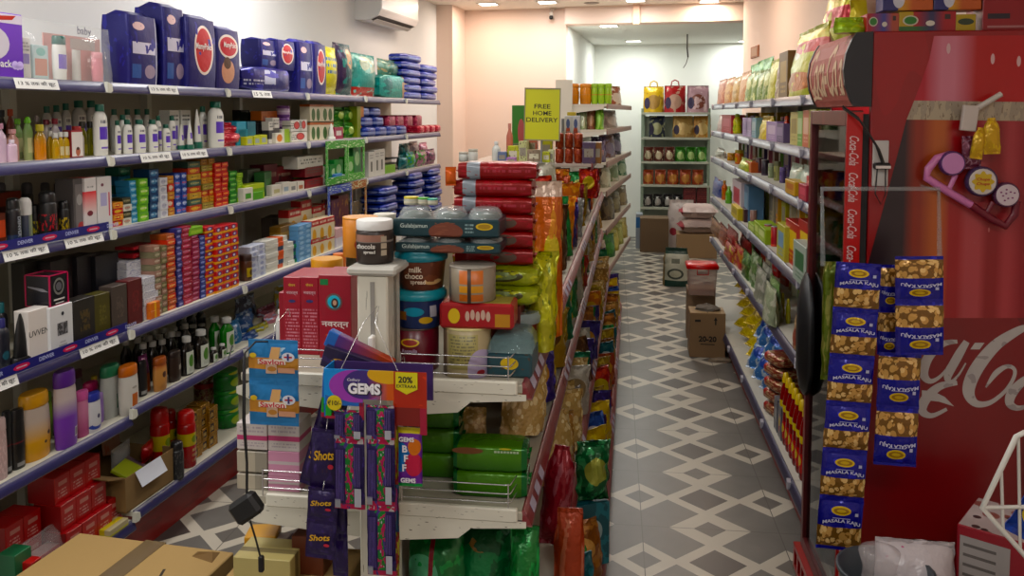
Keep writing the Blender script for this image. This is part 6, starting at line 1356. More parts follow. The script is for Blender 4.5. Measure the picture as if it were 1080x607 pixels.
T1(GT, 534, 541, 130, zt, .22, 'handwash_bottle', 'bottle', 'salmon pink bottle behind the lime cartons', M('b0685a', .4), M('b57a70', .4), style='round')
WBX = D('c0c2c8', ('disc', .5, .4, .3, .3, 'a0442a'), ('disc', .5, .75, .25, .15, '4a5a8a'))
for c, (a, b) in enumerate(((595, 603), (603, 611))):
    for r_ in range(2): B1(GT, a, b, 138 if r_ == 0 else 122, zt + (0 if r_ == 0 else .088), .2, 'oats_carton', 'carton', f'white printed carton behind the rust rolls, {ORD[c]} column, {("lower", "upper")[r_]}', .07, WBX)
B1(GT, 540, 556, 111, zt + .0, .45, 'seed_display', 'carton', 'green display carton beside the yellow sign', .08, D('2f6a1f', ('disc', .6, .5, .22, .25, '9a4a4a'), ('z', 0, .3, '5a6a4a')))
# hanging sachets under the top shelf
cols = ['red', 'green', 'rust', 'orange', 'blue', 'gold', 'crimson', 'green', 'rust', 'purple', 'orange', 'red']
for i in range(12):
    kk = gbag(cols[i], .11, .17, .03, False)
    kk.put(GR, 4.96 + (i // 6) * .07, .02 + (i % 6) * .055, ZTOP - .2 - .02 * (i % 3), f'{cols[i]} sachet hanging below the front of the gondola top, {ORD[i % 6]} from the aisle, {("front", "rear")[i // 6]} row', 'sachets hanging below the gondola top', -1.45 + random.uniform(-.2, .2))
# sign on the gondola top
sg = empty('sign_board'); u, w, h = fit(GT, 553, 589, 94, GT.at(571, 147, .0)[1], .0); z0 = GT.at(571, 147, 0)[1]
mb = MB(); mb.box(-w / 2, w / 2, -.004, .004, 0, h, M('c6c62a', .45)); mb.build('board', sg)
mb = MB()
for b in ((-w / 2 - .006, w / 2 + .006, h, h + .008), (-w / 2 - .006, w / 2 + .006, -.008, 0), (-w / 2 - .006, -w / 2, 0, h), (w / 2, w / 2 + .006, 0, h)): mb.box(b[0], b[1], -.007, .007, b[2], b[3], M('8f8a6a', .4))
mb.build('frame', sg)
mb = MB(); ink = M('1f1f12', .6)
for i, t in enumerate(('FREE', 'HOME', 'DELIVERY')):
    zz = h * (.66 - i * .135); ww = w * (.47, .54, .92)[i]; mb.text(t, 0, zz, -.0048, h * .09, ink, w=ww, bold=.012)
mb.build('lettering', sg)
mb = MB(); mb.tube([(0, .006, -.0), (0, .006, z0 and -(z0 - ZTOP - .0) )], .006, M('8a8a8a', .4)); mb.box(-.05, .05, -.04, .05, -(z0 - ZTOP), -(z0 - ZTOP) + .006, M('7a7a7a', .4)); mb.build('stand', sg)
sg.location = GT.P(u, .02, z0); sg.rotation_euler = (0, .02, GT.rot); tag(sg, 'yellow board reading free home delivery, standing on the gondola top', 'sign')
RR = D('262438', ('z', .75, 1, '403e54'), ('z', 0, .08, '55536a'), ('noise', 6, .6, '302e46'), rough=.35)
ZR = {1: 1.69, 2: 1.487, 3: 1.285, 4: .972, 5: .655, 6: .165}
RB_ = [3.02, 3.43, 4.1, 4.79, 5.4, 6.1, 6.8]
for i in range(6):
    w = RB_[i + 1] - RB_[i]
    r = empty('wall_shelving'); r.location = RS.P(RB_[i + 1], 0, 0); r.rotation_euler = (0, 0, RS.rot)
    tag(r, f'grey railed shelving bay opposite the gondola, {ORD[i]} from the red cooler', 'shelving', 'shelving bays opposite the gondola')
    mb = MB(); mb.box(.002, w - .002, .385, .405, .05, 1.75, PANEL); mb.build('back_panel', r)
    mb = MB(); mb.box(-.014, .014, .36, .385, 0, 1.75, STEEL); mb.build('upright', r)
    mb = MB(); mb.box(0, w, .02, .035, 0, .13, KICK); mb.build('kick_plate', r)
    for t, z in ZR.items():
        f = -.02 if t == 6 else 0
        mb = MB(); mb.box(.002, w - .002, f + .01, .385, z - .02, z, M('b5b2a8', .5), c=.002); sh = mb.build('shelf', r)
        mb = MB(); mb.loft([[(x, f + .012, z - .038), (x, f - .008, z - .038), (x, f - .006, z - .033), (x, f + .006, z + .003), (x, f + .012, z + .003)] for x in (.003, w - .003)], RR); mb.build('price_rail', sh)
        mb = MB(); mb.prism([(-.012, z - .036), (.008, z - .038), (.016, z - .03), (.012, z - .006), (-.01, z + .003)], f - .013, f + .002, M('9a98a0', .5)); mb.build('rail_joint', sh)
def cid(): _dn[0] += 1; return _dn[0]
def rrow(tier, v, items, where, cat_d=None):
    """items: (px far, px near, y top, shape, colour, accent, words[, lift])"""
    z = ZR[tier]
    for n, it in enumerate(items):
        a, b, yt, sh, c, c2, wd = it[:7]; zo = it[7] if len(it) > 7 else 0; vv = it[8] if len(it) > 8 else v
        l = f'{wd}, {where}'
        if sh == 'p': P1(RS, a, b, yt, z + zo, vv, 'grocery_pouch', 'pouch', l, .07, FOIL(c, ('noise', 4, .57, c2), ('disc', .5, .6, .3, .16, c2), bump=.45), wr=.006, foot=True)
        elif sh == 'c': B1(RS, a, b, yt, z + zo, vv, 'grocery_carton', 'carton', l, .09, D(c, ('rect', .15, .85, .35, .8, c2), ('text', .2, .8, .1, .3, c2, 2)))
        elif sh == 'b': T1(RS, a, b, yt, z + zo, vv + .04, 'sauce_bottle', 'bottle', l, D(c, ('rect', .1, .9, .15, .5, c2), rough=.2), M(c2, .4), style='ketchup', sy=.8)
        elif sh == 'r': T1(RS, a, b, yt, z + zo, vv + .04, 'juice_bottle', 'bottle', l, D(c, ('rect', .1, .9, .2, .55, c2), rough=.2), M(c2, .4), style='round', sy=1)
        elif sh == 'j': T1(RS, a, b, yt, z + zo, vv + .05, 'spread_jar', 'jar', l, D(c, ('rect', .1, .9, .2, .6, c2), rough=.25), M(c2, .4), style='jar', sy=1)
        elif sh == 't': T1(RS, a, b, yt, z + zo, vv + .05, 'grocery_tin', 'tin', l, D(c, ('disc', .5, .6, .3, .2, c2), ('z', 0, .12, c2)), M('8a8a88', .35), style='tin', sy=1)
W1 = 'on the top shelf opposite the gondola'
rrow(1, .03, [(754, 762, 84, 'p', 'b0624a', 'c98a6a', 'salmon noodle pack, first from the store room'), (761, 770, 82, 'p', 'b5763a', 'c9954a', 'orange brown noodle pack, second from the store room'), (769, 777, 81, 'p', 'b08a4a', 'c9a86a', 'tan noodle pack, third from the store room'), (776, 786, 76, 'p', 'bd7f4f', 'cfa070', 'peach noodle pack before the green ones'),
    (783, 790, 76, 'p', '7f9a5a', 'c9cf9a', 'pale green pack, first of four'), (789, 796, 75, 'p', '6f8f4a', 'bcc78a', 'pale green pack, second of four'), (795, 802, 74, 'p', '789657', 'c4cc96', 'pale green pack, third of four'), (801, 808, 72, 'p', '6f8c48', 'b8c486', 'pale green pack, fourth of four'),
    (806, 816, 63, 'p', 'b5b51f', 'c9ca6a', 'bright yellow pack beside the pale green ones'), (814, 823, 58, 'p', 'b0a488', '7a4f3a', 'cream and brown pack beside the bright yellow one'), (821, 830, 55, 'c', '6a4f2a', 'a5864a', 'brown carton beside the cream pack')], W1)
rrow(1, .16, [(786, 794, 68, 'p', '4f8f3a', '7aae5a', 'grass green pack behind the pale ones, first'), (793, 801, 64, 'p', '5a9a42', '86b566', 'grass green pack behind the pale ones, second'), (800, 809, 61, 'p', '4f8f3a', '7aae5a', 'grass green pack behind the pale ones, third')], W1)
CHIP = FOIL('9aa038', ('z', .62, .8, 'a5232c'), ('z', .8, .9, 'c4b53a'), ('disc', .3, .6, .2, .06, 'b5b5a8'), ('disc', .5, .22, .45, .14, '9a5a1c'), ('spot', 7, .2, 'b5703a', .05, .35), ('noise', 4, .62, 'b5b84a'), bump=.5, bs=20)
P1(RS, 822, 852, 30, ZR[1], .01, 'chips_bag', 'chips bag', 'huge yellow green chips bag with a red band, leaning by the cooler sign', .16, CHIP, wr=.012, foot=True)
W2 = 'on the second shelf opposite the gondola'
rrow(2, .03, [(754, 762, 121, 'p', 'b59a9a', 'c9b5b0', 'pinkish pack, first from the store room'), (761, 771, 121, 'c', '9a2f38', 'b5606a', 'crimson carton'), (772, 783, 120, 'b', 'b5b53a', '8a9a2a', 'pale yellow bottle'), (783, 788, 124, 'c', 'a08aae', '8a7a9a', 'lilac carton, first of two'), (787, 793, 124, 'c', 'b0a0ba', '9a8aa5', 'lilac carton, second of two'), (792, 797, 124, 'c', '7a9aa5', 'a5b5b5', 'grey blue carton'), (797, 808, 122, 'p', 'c4a51c', 'd0bd4a', 'golden yellow pouch'), (808, 819, 128, 'c', '9a80a8', 'c4b0c4', 'mauve carton'), (818, 826, 130, 'c', '5a4a6a', '8a7a9a', 'dusky purple carton'), (825, 834, 122, 'b', 'b5391c', 'c4552a', 'vermilion bottle'), (833, 841, 118, 'c', 'b0a468', '8a7a48', 'straw coloured carton, first of the tall four'), (840, 846, 117, 'c', '5f8f3f', 'a5b58a', 'green carton, second of the tall four'), (846, 853, 116, 'c', 'b0604a', 'c9a590', 'brick red carton, third of the tall four'), (852, 860, 115, 'c', '9aa53f', 'c4c48a', 'olive yellow carton, last of the tall four')], W2)
W3 = 'on the third shelf opposite the gondola'
rrow(3, .03, [(752, 759, 156, 'p', 'a5a59a', '7a7a6a', 'slim white pouch'), (760, 767, 160, 'b', '9aa52a', 'b5b54a', 'lime bottle'), (767, 776, 161, 'j', 'a5701c', 'b58a1c', 'amber jar, first of two'), (775, 784, 158, 'j', 'b5641c', 'a8952a', 'amber jar, second of two'), (776, 787, 167, 'p', '8fa02a', 'b5b84a', 'lime pouch before the amber jars', 0, .01), (786, 792, 170, 'c', 'a5522a', 'c47a3a', 'rust carton'), (791, 797, 168, 't', '1f5a2a', '8f1f24', 'dark green tin'), (797, 805, 166, 't', '3a1a1f', '6a2a2a', 'maroon tin, first of two'), (803, 811, 168, 't', '241a26', '4a3a4a', 'black tin'), (810, 817, 172, 'j', '7f8a6a', '9aa08a', 'grey green jar'), (816, 824, 170, 'j', '8a8a5a', '6a6a4a', 'olive jar with a drab lid'), (822, 829, 176, 'j', '4f3f6a', '6a5a8a', 'violet jar'), (827, 838, 172, 'p', 'a5b5a5', 'c0c9bd', 'pale green white pouch, first of two'), (838, 850, 174, 'p', '9aaba0', 'b8c4b8', 'pale green white pouch, second of two'), (828, 838, 190, 'c', 'b08a3a', '9a5a2a', 'ochre carton at the lip', 0, .0), (842, 850, 194, 'c', '8f2a3a', 'b54a5a', 'crimson carton at the lip', 0, .0), (850, 858, 186, 'c', 'a5454a', 'c48a80', 'rose carton beside the cooler')], W3)
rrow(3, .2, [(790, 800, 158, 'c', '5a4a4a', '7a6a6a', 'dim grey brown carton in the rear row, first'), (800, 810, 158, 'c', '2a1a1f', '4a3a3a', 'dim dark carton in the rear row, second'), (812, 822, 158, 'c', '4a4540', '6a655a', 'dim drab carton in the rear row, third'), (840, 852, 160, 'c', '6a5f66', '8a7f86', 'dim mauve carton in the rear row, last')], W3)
W4 = 'on the fourth shelf opposite the gondola'
rrow(4, .03, [(749, 757, 188, 'p', '2a3f86', '6a6a9a', 'blue pouch'), (756, 762, 189, 'r', 'b56a1c', 'c4852a', 'orange bottle, first of two'), (761, 767, 190, 'r', 'b5601c', 'a5752a', 'orange bottle, second of two'), (765, 772, 196, 'r', '5f9a3a', '8fb56a', 'green bottle'), (772, 781, 190, 'c', 'b5aab0', '9a1f3a', 'white carton with a crimson print'), (771, 778, 217, 'c', 'b5a51f', '8f7f1c', 'yellow carton at the lip', 0, .0), (781, 789, 194, 'c', '4a6a86', '6a8aa0', 'steel blue carton', 0, .05), (778, 785, 218, 'c', '3a1f2a', '6a3a3a', 'dark maroon carton'), (784, 793, 217, 't', '7a2030', '9a4a50', 'maroon tin, first of two'), (791, 798, 221, 't', '8a6a60', 'a58a80', 'dusty brown tin'), (789, 796, 236, 'c', '7f9a34', 'b5c47a', 'lime green carton, first of three', 0, .01), (795, 801, 234, 'c', '8aa53a', 'b5c47a', 'lime green carton, second of three', 0, .01), (799, 807, 239, 'c', '86a03a', 'bcc88a', 'lime green carton, third of three', 0, .01), (806, 814, 236, 't', '8f2a34', 'b5702a', 'red tin with an ochre disc, first of two', 0, .0), (813, 821, 238, 't', '961f2c', 'c04a3a', 'red tin, second of two', 0, .0), (819, 827, 236, 'c', 'a5a04a', '6a8aa5', 'yellow and blue carton', 0, .01), (828, 841, 233, 'c', '961f1c', 'c4a51c', 'red carton with a yellow panel, first of two'), (841, 855, 233, 'c', '961f1c', 'c4a51c', 'red carton with a yellow panel, second of two'), (836, 849, 256, 'c', '8f9a90', '2f5a3a', 'white and green carton at the lip', 0, -.02)], W4)
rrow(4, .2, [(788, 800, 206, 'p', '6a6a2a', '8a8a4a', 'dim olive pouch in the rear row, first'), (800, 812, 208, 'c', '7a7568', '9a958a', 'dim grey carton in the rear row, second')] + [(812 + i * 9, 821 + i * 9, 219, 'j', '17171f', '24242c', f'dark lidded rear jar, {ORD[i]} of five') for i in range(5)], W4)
W5 = 'on the fifth shelf opposite the gondola'
i = 0
for px, yt, c, c2, v, wd in ((752, 232, '6a3a1c', '8a5a2a', .03, 'brown pouch'), (760, 238, '7a2a1c', '9a4a2a', .04, 'rust pouch'), (768, 240, '8f1f24', 'a53a3a', .05, 'red pouch, higher one'), (766, 256, '9a2a2a', 'b5a52a', .0, 'red and yellow pouch'), (775, 258, 'a0242a', 'b8862a', .02, 'red and ochre pouch'), (782, 250, '7a1a20', '94302c', .1, 'dark red pouch at the rear'), (784, 266, '2f5a24', '6a8a4a', .02, 'green pouch'), (792, 266, '5a7a4a', 'a5b59a', .03, 'green and white pouch'), (797, 282, '8a8f80', 'b5b5aa', .0, 'grey white pouch, first'), (803, 278, '9a9a90', 'bdbdb2', .04, 'grey white pouch, second'), (810, 292, '6f8a5a', 'a5b590', .0, 'mint pouch'), (806, 300, '9aa58a', 'c0c4b0', -.03, 'pale mint pouch at the lip')):
    P1(RS, px - 5, px + 5, yt, ZR[5], v, 'grocery_pouch', 'pouch', f'{wd}, {W5}', .06, FOIL(c, ('noise', 4, .55, c2), bump=.5), wr=.01, foot=True)
rrow(5, .03, [(817, 823, 305, 'b', '9a9a24', 'b5a81c', 'yellow bottle, first of three'), (822, 828, 308, 'b', 'a5a02a', 'b5a81c', 'yellow bottle, second of three'), (828, 834, 314, 'b', '8a8a2a', 'a59a24', 'yellow bottle, third of three'), (833, 840, 318, 'p', '8a4a3a', 'a58a6a', 'rust sauce pouch, first of two', 0, .01), (840, 848, 320, 'p', '7a2a2a', '9a5a5a', 'rust sauce pouch, second of two', 0, .01), (848, 856, 316, 'p', '6a3a30', '8a6a5a', 'dim brown pouch beside the cooler')], W5)
W6 = 'on the base shelf opposite the gondola'
YEL = ('b5a014', 'c9b83a'); n = 0
ky = pouch('snack_pouch', 'pouch', .19, .17, .07, FOIL('b5a014', ('noise', 4, .55, 'cfc04a'), ('disc', .5, .5, .3, .2, '8a7a1c'), bump=.5), wr=.012)
for row, (z, us) in enumerate(((ZR[6] + .03, (5.75, 5.5, 5.25, 5.02)), (ZR[6] + .15, (5.8, 5.55, 5.3, 5.08)), (ZR[6] + .27, (5.85, 5.62, 5.4)))):
    for q, u in enumerate(us): ky.put(RS, u, .09 + .02 * row, z + .01, f'yellow pouch heaped on the base shelf, {ORD[row]} layer, {ORD[q]} from the store room', 'yellow pouches heaped on the base shelf', random.uniform(-.3, .3) + .5, (-.95 + random.uniform(-.15, .15), 0))
kb_ = pouch('snack_pouch', 'pouch', .15, .19, .07, FOIL('3f6aa0', ('noise', 4, .52, 'a5b0bd'), ('disc', .5, .5, .3, .2, '1f3a86'), bump=.5), wr=.012)
n = 0
for row in range(2):
    for q, u in enumerate((4.82, 4.62, 4.44)):
        kb_.put(RS, u + row * .04, .06 + .03 * row, ZR[6] + .03 + row * .165, f'blue and white pouch, {("lower", "upper")[row]} layer, {ORD[q]} after the yellow heap', 'blue and white pouches on the base shelf', .7 + random.uniform(-.2, .2), (-.65, 0))
kd_ = pack('sweet_pack', 'pack', .18, .13, .05, FOIL('7a3a2a', ('x', 0, .3, '9a1a20'), ('noise', 5, .52, 'a58a6a'), bump=.5))
for r_ in range(5): kd_.put(RS, 4.2 + .015 * (r_ % 2), .09, ZR[6] + r_ * .062, f'tan and red sweet pack, {ORD[r_]} from the bottom, between blue pouches and sauce bottles', 'sweet packs on the base shelf', .3)
kd2 = carton('salt_carton', 'carton', .08, .07, .15, D('4a4a52', ('rect', .2, .8, .3, .7, '7a7a7a')))
for q in range(2): kd2.put(RS, 3.98 - q * .1, .05, ZR[6], f'grey black carton standing at the base shelf lip, {ORD[q]} of two')
RJ = bottle('jam_jar', 'jar', .07, .12, D('4a1a14', ('rect', .1, .9, .2, .6, '8a8a4a')), M('a01a1a', .35), style='jar', sy=1)
for q in range(4): RJ.put(RS, 4.27 - q * .1, .30, ZR[6] + .12, f'red lidded jar behind the sweet packs, {ORD[q]} from the store room', 'red lidded jars on the base shelf')
kp_ = carton('pickle_crate', 'carton', .4, .08, .119, KRAFT); kp_.put(RS, 4.12, .30, ZR[6], 'low kraft carton carrying the red lidded jars')
KY = bottle('ketchup_bottle', 'bottle', .066, .30, D('6a1210', ('rect', .05, .95, .12, .42, '9a2420'), ('disc', .5, .3, .3, .08, 'b5952a'), ('z', .58, .7, 'b5a02a'), rough=.18), M('c4a81c', .35), style='ketchup', sy=.85)
KR_ = bottle('ketchup_bottle', 'bottle', .066, .30, D('6a1210', ('rect', .05, .95, .12, .42, '9a2420'), ('disc', .5, .3, .3, .08, 'b5952a'), rough=.18), M('b0201c', .35), style='ketchup', sy=.85)
for q in range(11):
    u = 3.88 - q * .073
    (KY if q < 7 else KR_).put(RS, u, .04, ZR[6], f'red sauce bottle with a {"yellow" if q < 7 else "red"} cap in the front row, {ORD[q]} from the store room', 'red sauce bottles on the base shelf')
    (KY if q < 6 else KR_).put(RS, u + .01, .20, ZR[6], f'red sauce bottle with a {"yellow" if q < 6 else "red"} cap in the third row, {ORD[q]} from the store room', 'red sauce bottles on the base shelf')
    if q < 11: (KY if q < 5 else KR_).put(RS, u - .01, .12, ZR[6], f'red sauce bottle with a {"yellow" if q < 5 else "red"} cap in the second row, {ORD[q]} from the store room', 'red sauce bottles on the base shelf')
FILL = {2: ('a58aa0', 'c56a7a', 'b5b54a', '8080a5', 'd0a54a', '86b56a', 'b56070'), 3: ('8a6a5a', 'a52a3a', '5f8a40', 'a5804a', '4a3a6a', '8fa54a', 'a55a6a', 'b5a56a'), 4: ('a5a53a', '9a3a2a', 'b0a58a', '4a4a8a', 'c08a2a', '5f9a4a'), 5: ('a53a2a', 'b5955a', 'c0bda5', '5f9a4a', 'b52a2a', 'c0a54a')}
for t, (v, h, st, u0, u1) in {2: (.17, .15, .085, 3.2, 6.6), 3: (.16, .16, .095, 3.2, 6.6), 4: (.17, .21, .10, 3.3, 6.6), 5: (.20, .22, .13, 3.2, 6.5)}.items():
    ks = [carton('grocery_carton', 'carton', st * .86, .08, h * random.uniform(.75, 1), D(c, ('rect', .15, .85, .4, .85, '8a8478'), ('text', .2, .8, .1, .35, '8a8478', 2))) if q % 2 == 0 else pouch('grocery_pouch', 'pouch', st * .9, h * random.uniform(.8, 1), .06, FOIL(c, ('noise', 4, .56, '94907a'), bump=.4), wr=.006, foot=True) for q, c in enumerate(FILL[t])]
    i = 0; u = u1
    while u > u0:
        ks[i % len(ks)].put(RS, u, v + .05, ZR[t], f'pack in the rear row, {ORD[t - 1]} tier opposite the gondola, {num(i)} from the store room', f'rear row packs on the {ORD[t - 1]} shelf opposite the gondola', random.uniform(-.15, .15)); u -= st; i += 1
for q, (c, c2) in enumerate((('9a9a24', 'b5a81c'), ('8a2a1c', 'b52a1c'), ('a5a02a', 'c4b51f'), ('6a2a1a', '9a2a1a'), ('8a4a1c', 'c4701f'), ('5a6a24', '8a9a2a'), ('9a2a20', 'c42a1f'), ('a58a2a', 'b5a01f'), ('7a1f1a', 'a52a1f'))):
    k = bottle('sauce_bottle', 'bottle', .07, .26, D(c, ('rect', .1, .9, .15, .5, 'b5a58a'), rough=.2), M(c2, .4), style='ketchup', sy=.8); k.put(RS, 4.02 - q * .1, .14, ZR[5], f'sauce bottle in the near row of the fifth shelf opposite the gondola, {ORD[q]} of nine', 'near row of sauce bottles')
# small plate on the wall above
WRR = WR_F
ua, za = WRR.at(793, 62, .0); ub, zb = WRR.at(801, 47, .0)
r = empty('wall_notice'); w = abs(ua - ub); h = zb - za; mb = MB(); mb.box(-w / 2, w / 2, -.012, 0, 0, h, M('9a5a2a', .5), c=.003); mb.build('frame', r); mb = MB(); mb.box(-w * .38, w * .38, -.014, -.012, h * .14, h * .86, M('b58a6a', .5)); mb.build('plate', r)
r.location = WRR.P((ua + ub) / 2, 0, za); r.rotation_euler = (0, 0, WRR.rot); tag(r, 'small orange framed plate on the wall above the pale green packs', 'notice')

def floorat(px, py, z=0.0): 
    d = sight(px, py); return CAM + d * ((z - EYE) / d.z)
def onfloor(k, px, py, label, rot=0.0, z=0.0, group=None, dy=0.0):
    p = floorat(px, py, z); k.put(None, p.x, p.y + dy, z, label, group, rot - AL * pi / 180 * .3)
TW = M('1f1b16', .7)
def box2020(mb, w, d, h, y):
    mb.text('20-20', 0, h * .42, y, h * .13, TW, bold=.04); mb.rect(-w * .2, w * .2, h * .29, h * .31, y, TW); mb.rect(w * .2, w * .24, h * .74, h * .86, y, TW); mb.poly([(w * .17, y, h * .84), (w * .27, y, h * .84), (w * .22, y, h * .92)], TW); mb.rect(-w * .36, -w * .2, h * .8, h * .85, y, TW)
KF = M('8a7054', .8)
k = carton('biscuit_carton', 'carton', .232, .2, .30, KF, c=.003, decal=box2020, top=D('a58c6c', ('x', .48, .52, '6a5842'))); onfloor(k, 746, 377, 'kraft carton printed with a dark number, in front on the aisle floor', .02, dy=.1)
k = carton('plain_carton', 'carton', .20, .18, .36, M('86705a', .8), c=.003); onfloor(k, 741, 362, 'plain kraft carton carrying the red lidded box', 0, dy=.22)
zc_ = .36
r = empty('storage_box'); w = .2
mb = MB(); mb.loft([[(sx * w * .5 * k_, sy * w * .42 * k_, z) for sx, sy in ((-1, -1), (-.8, -1.06), (.8, -1.06), (1, -1), (1, 1), (-1, 1))] for z, k_ in ((0, .86), (.01, .9), (.19, 1.0))], M('b5988f', .2, alpha=.55), True, True, False); mb.build('box_body', r)
mb = MB(); mb.loft([[(sx * w * .54 * k_, sy * w * .46 * k_, z) for sx, sy in ((-1, -1), (0, -1.1), (1, -1), (1, 1), (-1, 1))] for z, k_ in ((.185, 1), (.205, 1.02), (.215, .95), (.222, .6))], M('b5160f', .3)); mb.build('lid', r)
mb = MB(); 
for b in ((-.04, -.035, .145, .19), (.035, .04, .145, .19), (-.035, .035, .145, .15)): mb.box(b[0], b[1], -w * .46 - .006, -w * .46 - .001, b[2], b[3], M('a01a14', .3))
mb.build('clasp', r)
p = floorat(741, 312, zc_); r.location = (p.x, p.y + .1, zc_); tag(r, 'clear storage box with a bright red lid, standing on a carton in the aisle', 'storage box')
def crumple(name, cat, label, px, py, z, w, d, h, col, seed):
    mb = MB(); rings = []
    for i in range(7):
        t = i / 6; s = math.sqrt(max(0, 1 - t * t)) ; ring = []
        for j in range(16):
            a_ = 2 * pi * j / 16; n_ = 1 + .35 * noise.noise(Vector((cos(a_) * 2 + seed, sin(a_) * 2, t * 2.5)))
            ring.append((w / 2 * max(s, .04) * n_ * cos(a_), d / 2 * max(s, .04) * n_ * sin(a_), h * t * (1 + .4 * noise.noise(Vector((a_, seed, 3))))))
        rings.append(ring)
    mb.loft(rings, M(col, .7, bump=.5, bs=30), False); o = mb.build(name); p = floorat(px, py, z); o.location = (p.x, p.y, z); tag(o, label, cat)
crumple('cloth', 'cloth', 'grey crumpled cloth lying on the number printed carton', 746, 326, .301, .17, .14, .035, '6a645c', 3)
crumple('crumpled_paper', 'paper', 'crumpled brown paper on the floor in front of the number printed carton', 760, 381, .001, .16, .07, .028, '6f6252', 5)
def sack(name, label, px, py, w, d, h, mat, z=0.0, lying=False, dy=0.0, rot=0.0):
    mb = MB(); r = empty(name)
    if lying:
        mb.T = Matrix.Translation((0, 0, h / 2)) @ Matrix(((0, 0, 1, -w / 2), (1, 0, 0, 0), (0, 1, 0, 0), (0, 0, 0, 1))); mb.pillow(d, w, h, mat, None, 10, 12, .02, .008, px, sidep=3.5, endp=5)
    else: mb.pillow(w, h, d, mat, None, 10, 12, .03, .012, px, True, neck=.86, sidep=3)
    mb.build('sack_body', r); p = floorat(px, py, z); r.location = (p.x, p.y + dy, z); r.rotation_euler = (0, 0, rot); tag(r, label, 'sack')
SK = D('b5a8a4', ('noise', 4, .6, 'a59894'), ('disc', .2, .35, .12, .08, '8a2a34'), rough=.6, bump=.3)
SK2 = D('b5a09a', ('noise', 3, .6, 'a8948e'), ('disc', .06, .5, .06, .3, '8a2a34'), rough=.6, bump=.3)
sack('flour_sack', 'white woven sack standing upright at the aisle end', 719, 262, .34, .22, .58, SK, dy=.1)
z_ = .12
kq = carton('pallet_carton', 'carton', .44, .32, .27, KF); onfloor(kq, 733, 268, 'low kraft carton under the lying sacks', 0, dy=-.12)
sack('flour_sack', 'pinkish white sack lying, lower of two at the aisle end', 733, 268, .46, .34, .17, SK2, .27, True, .62 - .62 + .05, .06)
sack('flour_sack', 'pinkish white sack lying, upper of two at the aisle end', 734, 268, .44, .34, .16, SK2, .44, True, -.0, -.08)
for o in COL.objects:
    if o.name in ('flour_sack.001', 'flour_sack.002'):
        p = floorat(733, 268); o.location.x = p.x + .02; o.location.y = p.y - .12
RICE = D('a5a89a', ('z', 0, .16, '12352c'), ('z', .84, 1, '12352c'), ('disc', .5, .33, .3, .14, '3a4038'), ('disc', .5, .33, .22, .09, 'a8aa98'), ('rect', .35, .65, .6, .72, '5a5f50'), ('x', 0, .1, '7a6a4a'), rough=.4, bump=.3)
sack('rice_bag', 'dark green and white rice bag leaning by the red lidded box', 713, 301, .25, .16, .36, RICE, rot=-.15, dy=.02)

BK = Frame(AL, AB - .42, 'E')
ua = BK.at(676, 150, 0)[0]; ub = BK.at(749, 150, 0)[0]
zs = [BK.at(712, y, 0)[1] for y in (118.5, 145, 170.5, 195, 219)] + [.1]
r = empty('store_rack'); r.location = BK.P((ua + ub) / 2, 0, 0); r.rotation_euler = (0, 0, BK.rot); tag(r, 'grey rack of snack bags against the store room back wall', 'shelving'); w = ub - ua; GY = M('7f8a7a', .5)
for x in (-w / 2, w / 2 - .03):
    for y in (0, .35): mb = MB(); mb.box(x, x + .03, y, y + .03, 0, zs[0] + .05, GY); mb.build('post', r)
mb = MB(); mb.box(-w / 2, w / 2, .38, .39, .1, zs[0] - .05, M('8f9488', .6)); mb.build('back_panel', r)
for z in zs: mb = MB(); mb.box(-w / 2, w / 2, -.01, .38, z - .025, z, M('a8a89a', .5)); mb.build('shelf', r)
def bag(a, b, yt, n, c, c2, l, handle=False, lab=None):
    z = zs[n] + .001; u, w_, h = fit(BK, a, b, yt, z, .05)
    mats = FOIL(c, ('disc', .5, .4, .32, .28, c2), ('noise', 4, .6, lab or c2), ('disc', .2, .35, .14, .22, '2a1f3a') if n < 2 else ('z', .8, 1, lab or c), bump=.4)
    k = pouch('snack_bag', 'snack bag', w_, h, .14 if n < 2 else .1, mats, wr=.008, foot=True)
    o = k.put(BK, u, .13, z, l + ', on the store room rack')
    if handle:
        mb = MB(); mb.tube([(-.05, 0, h - .01), (-.04, 0, h + .05), (0, 0, h + .07), (.04, 0, h + .05), (.05, 0, h - .01)], .009, M(c, .4)); mb.build('handle', o)
bag(678, 700, 91, 0, 'b59414', '8a6a3a', 'yellow bag with a handle', True); bag(700, 723, 90, 0, '8a1a1f', '9a7a6a', 'red bag with a loop handle', True); bag(724, 748, 90, 0, '9a7a80', '6a3a2f', 'pinkish clear bag', False, 'b59a9a')
bag(684, 701, 122, 1, '1c2030', '8a8a68', 'navy bag with a pale centre'); bag(709, 731, 122, 1, '9a7a4a', 'b59a6a', 'tan bag, first of two'); bag(731, 750, 122, 1, '9a6f3a', 'b59a6a', 'tan bag, second of two')
for i in range(3): bag(678 + i * 11.2, 689 + i * 11.2, 155, 2, '5a2a20', 'a5987f', f'brown and white bag, {ORD[i]} of three')
for i in range(3): bag(712 + i * 11.2, 723 + i * 11.2, 155, 2, '2f6a1c', '8fa56a', f'leaf green bag, {ORD[i]} of three')
for i in range(5): bag(677 + i * 13.2, 689 + i * 13.2, 179, 3, '8a3a20', 'a5703a', f'orange red bag, {ORD[i]} of five')
for i in range(4): bag(678 + i * 10.5, 688 + i * 10.5, 205, 4, '1f1a1a', '8f8a84', f'dark bag with a white front, {ORD[i]} of four')
kk = carton('snack_carton', 'carton', .16, .2, .085, D('5a1a1c', ('text', .1, .9, .2, .8, '7a3a34', 2)))
ub_ = BK.ux(722, zs[4], .05)
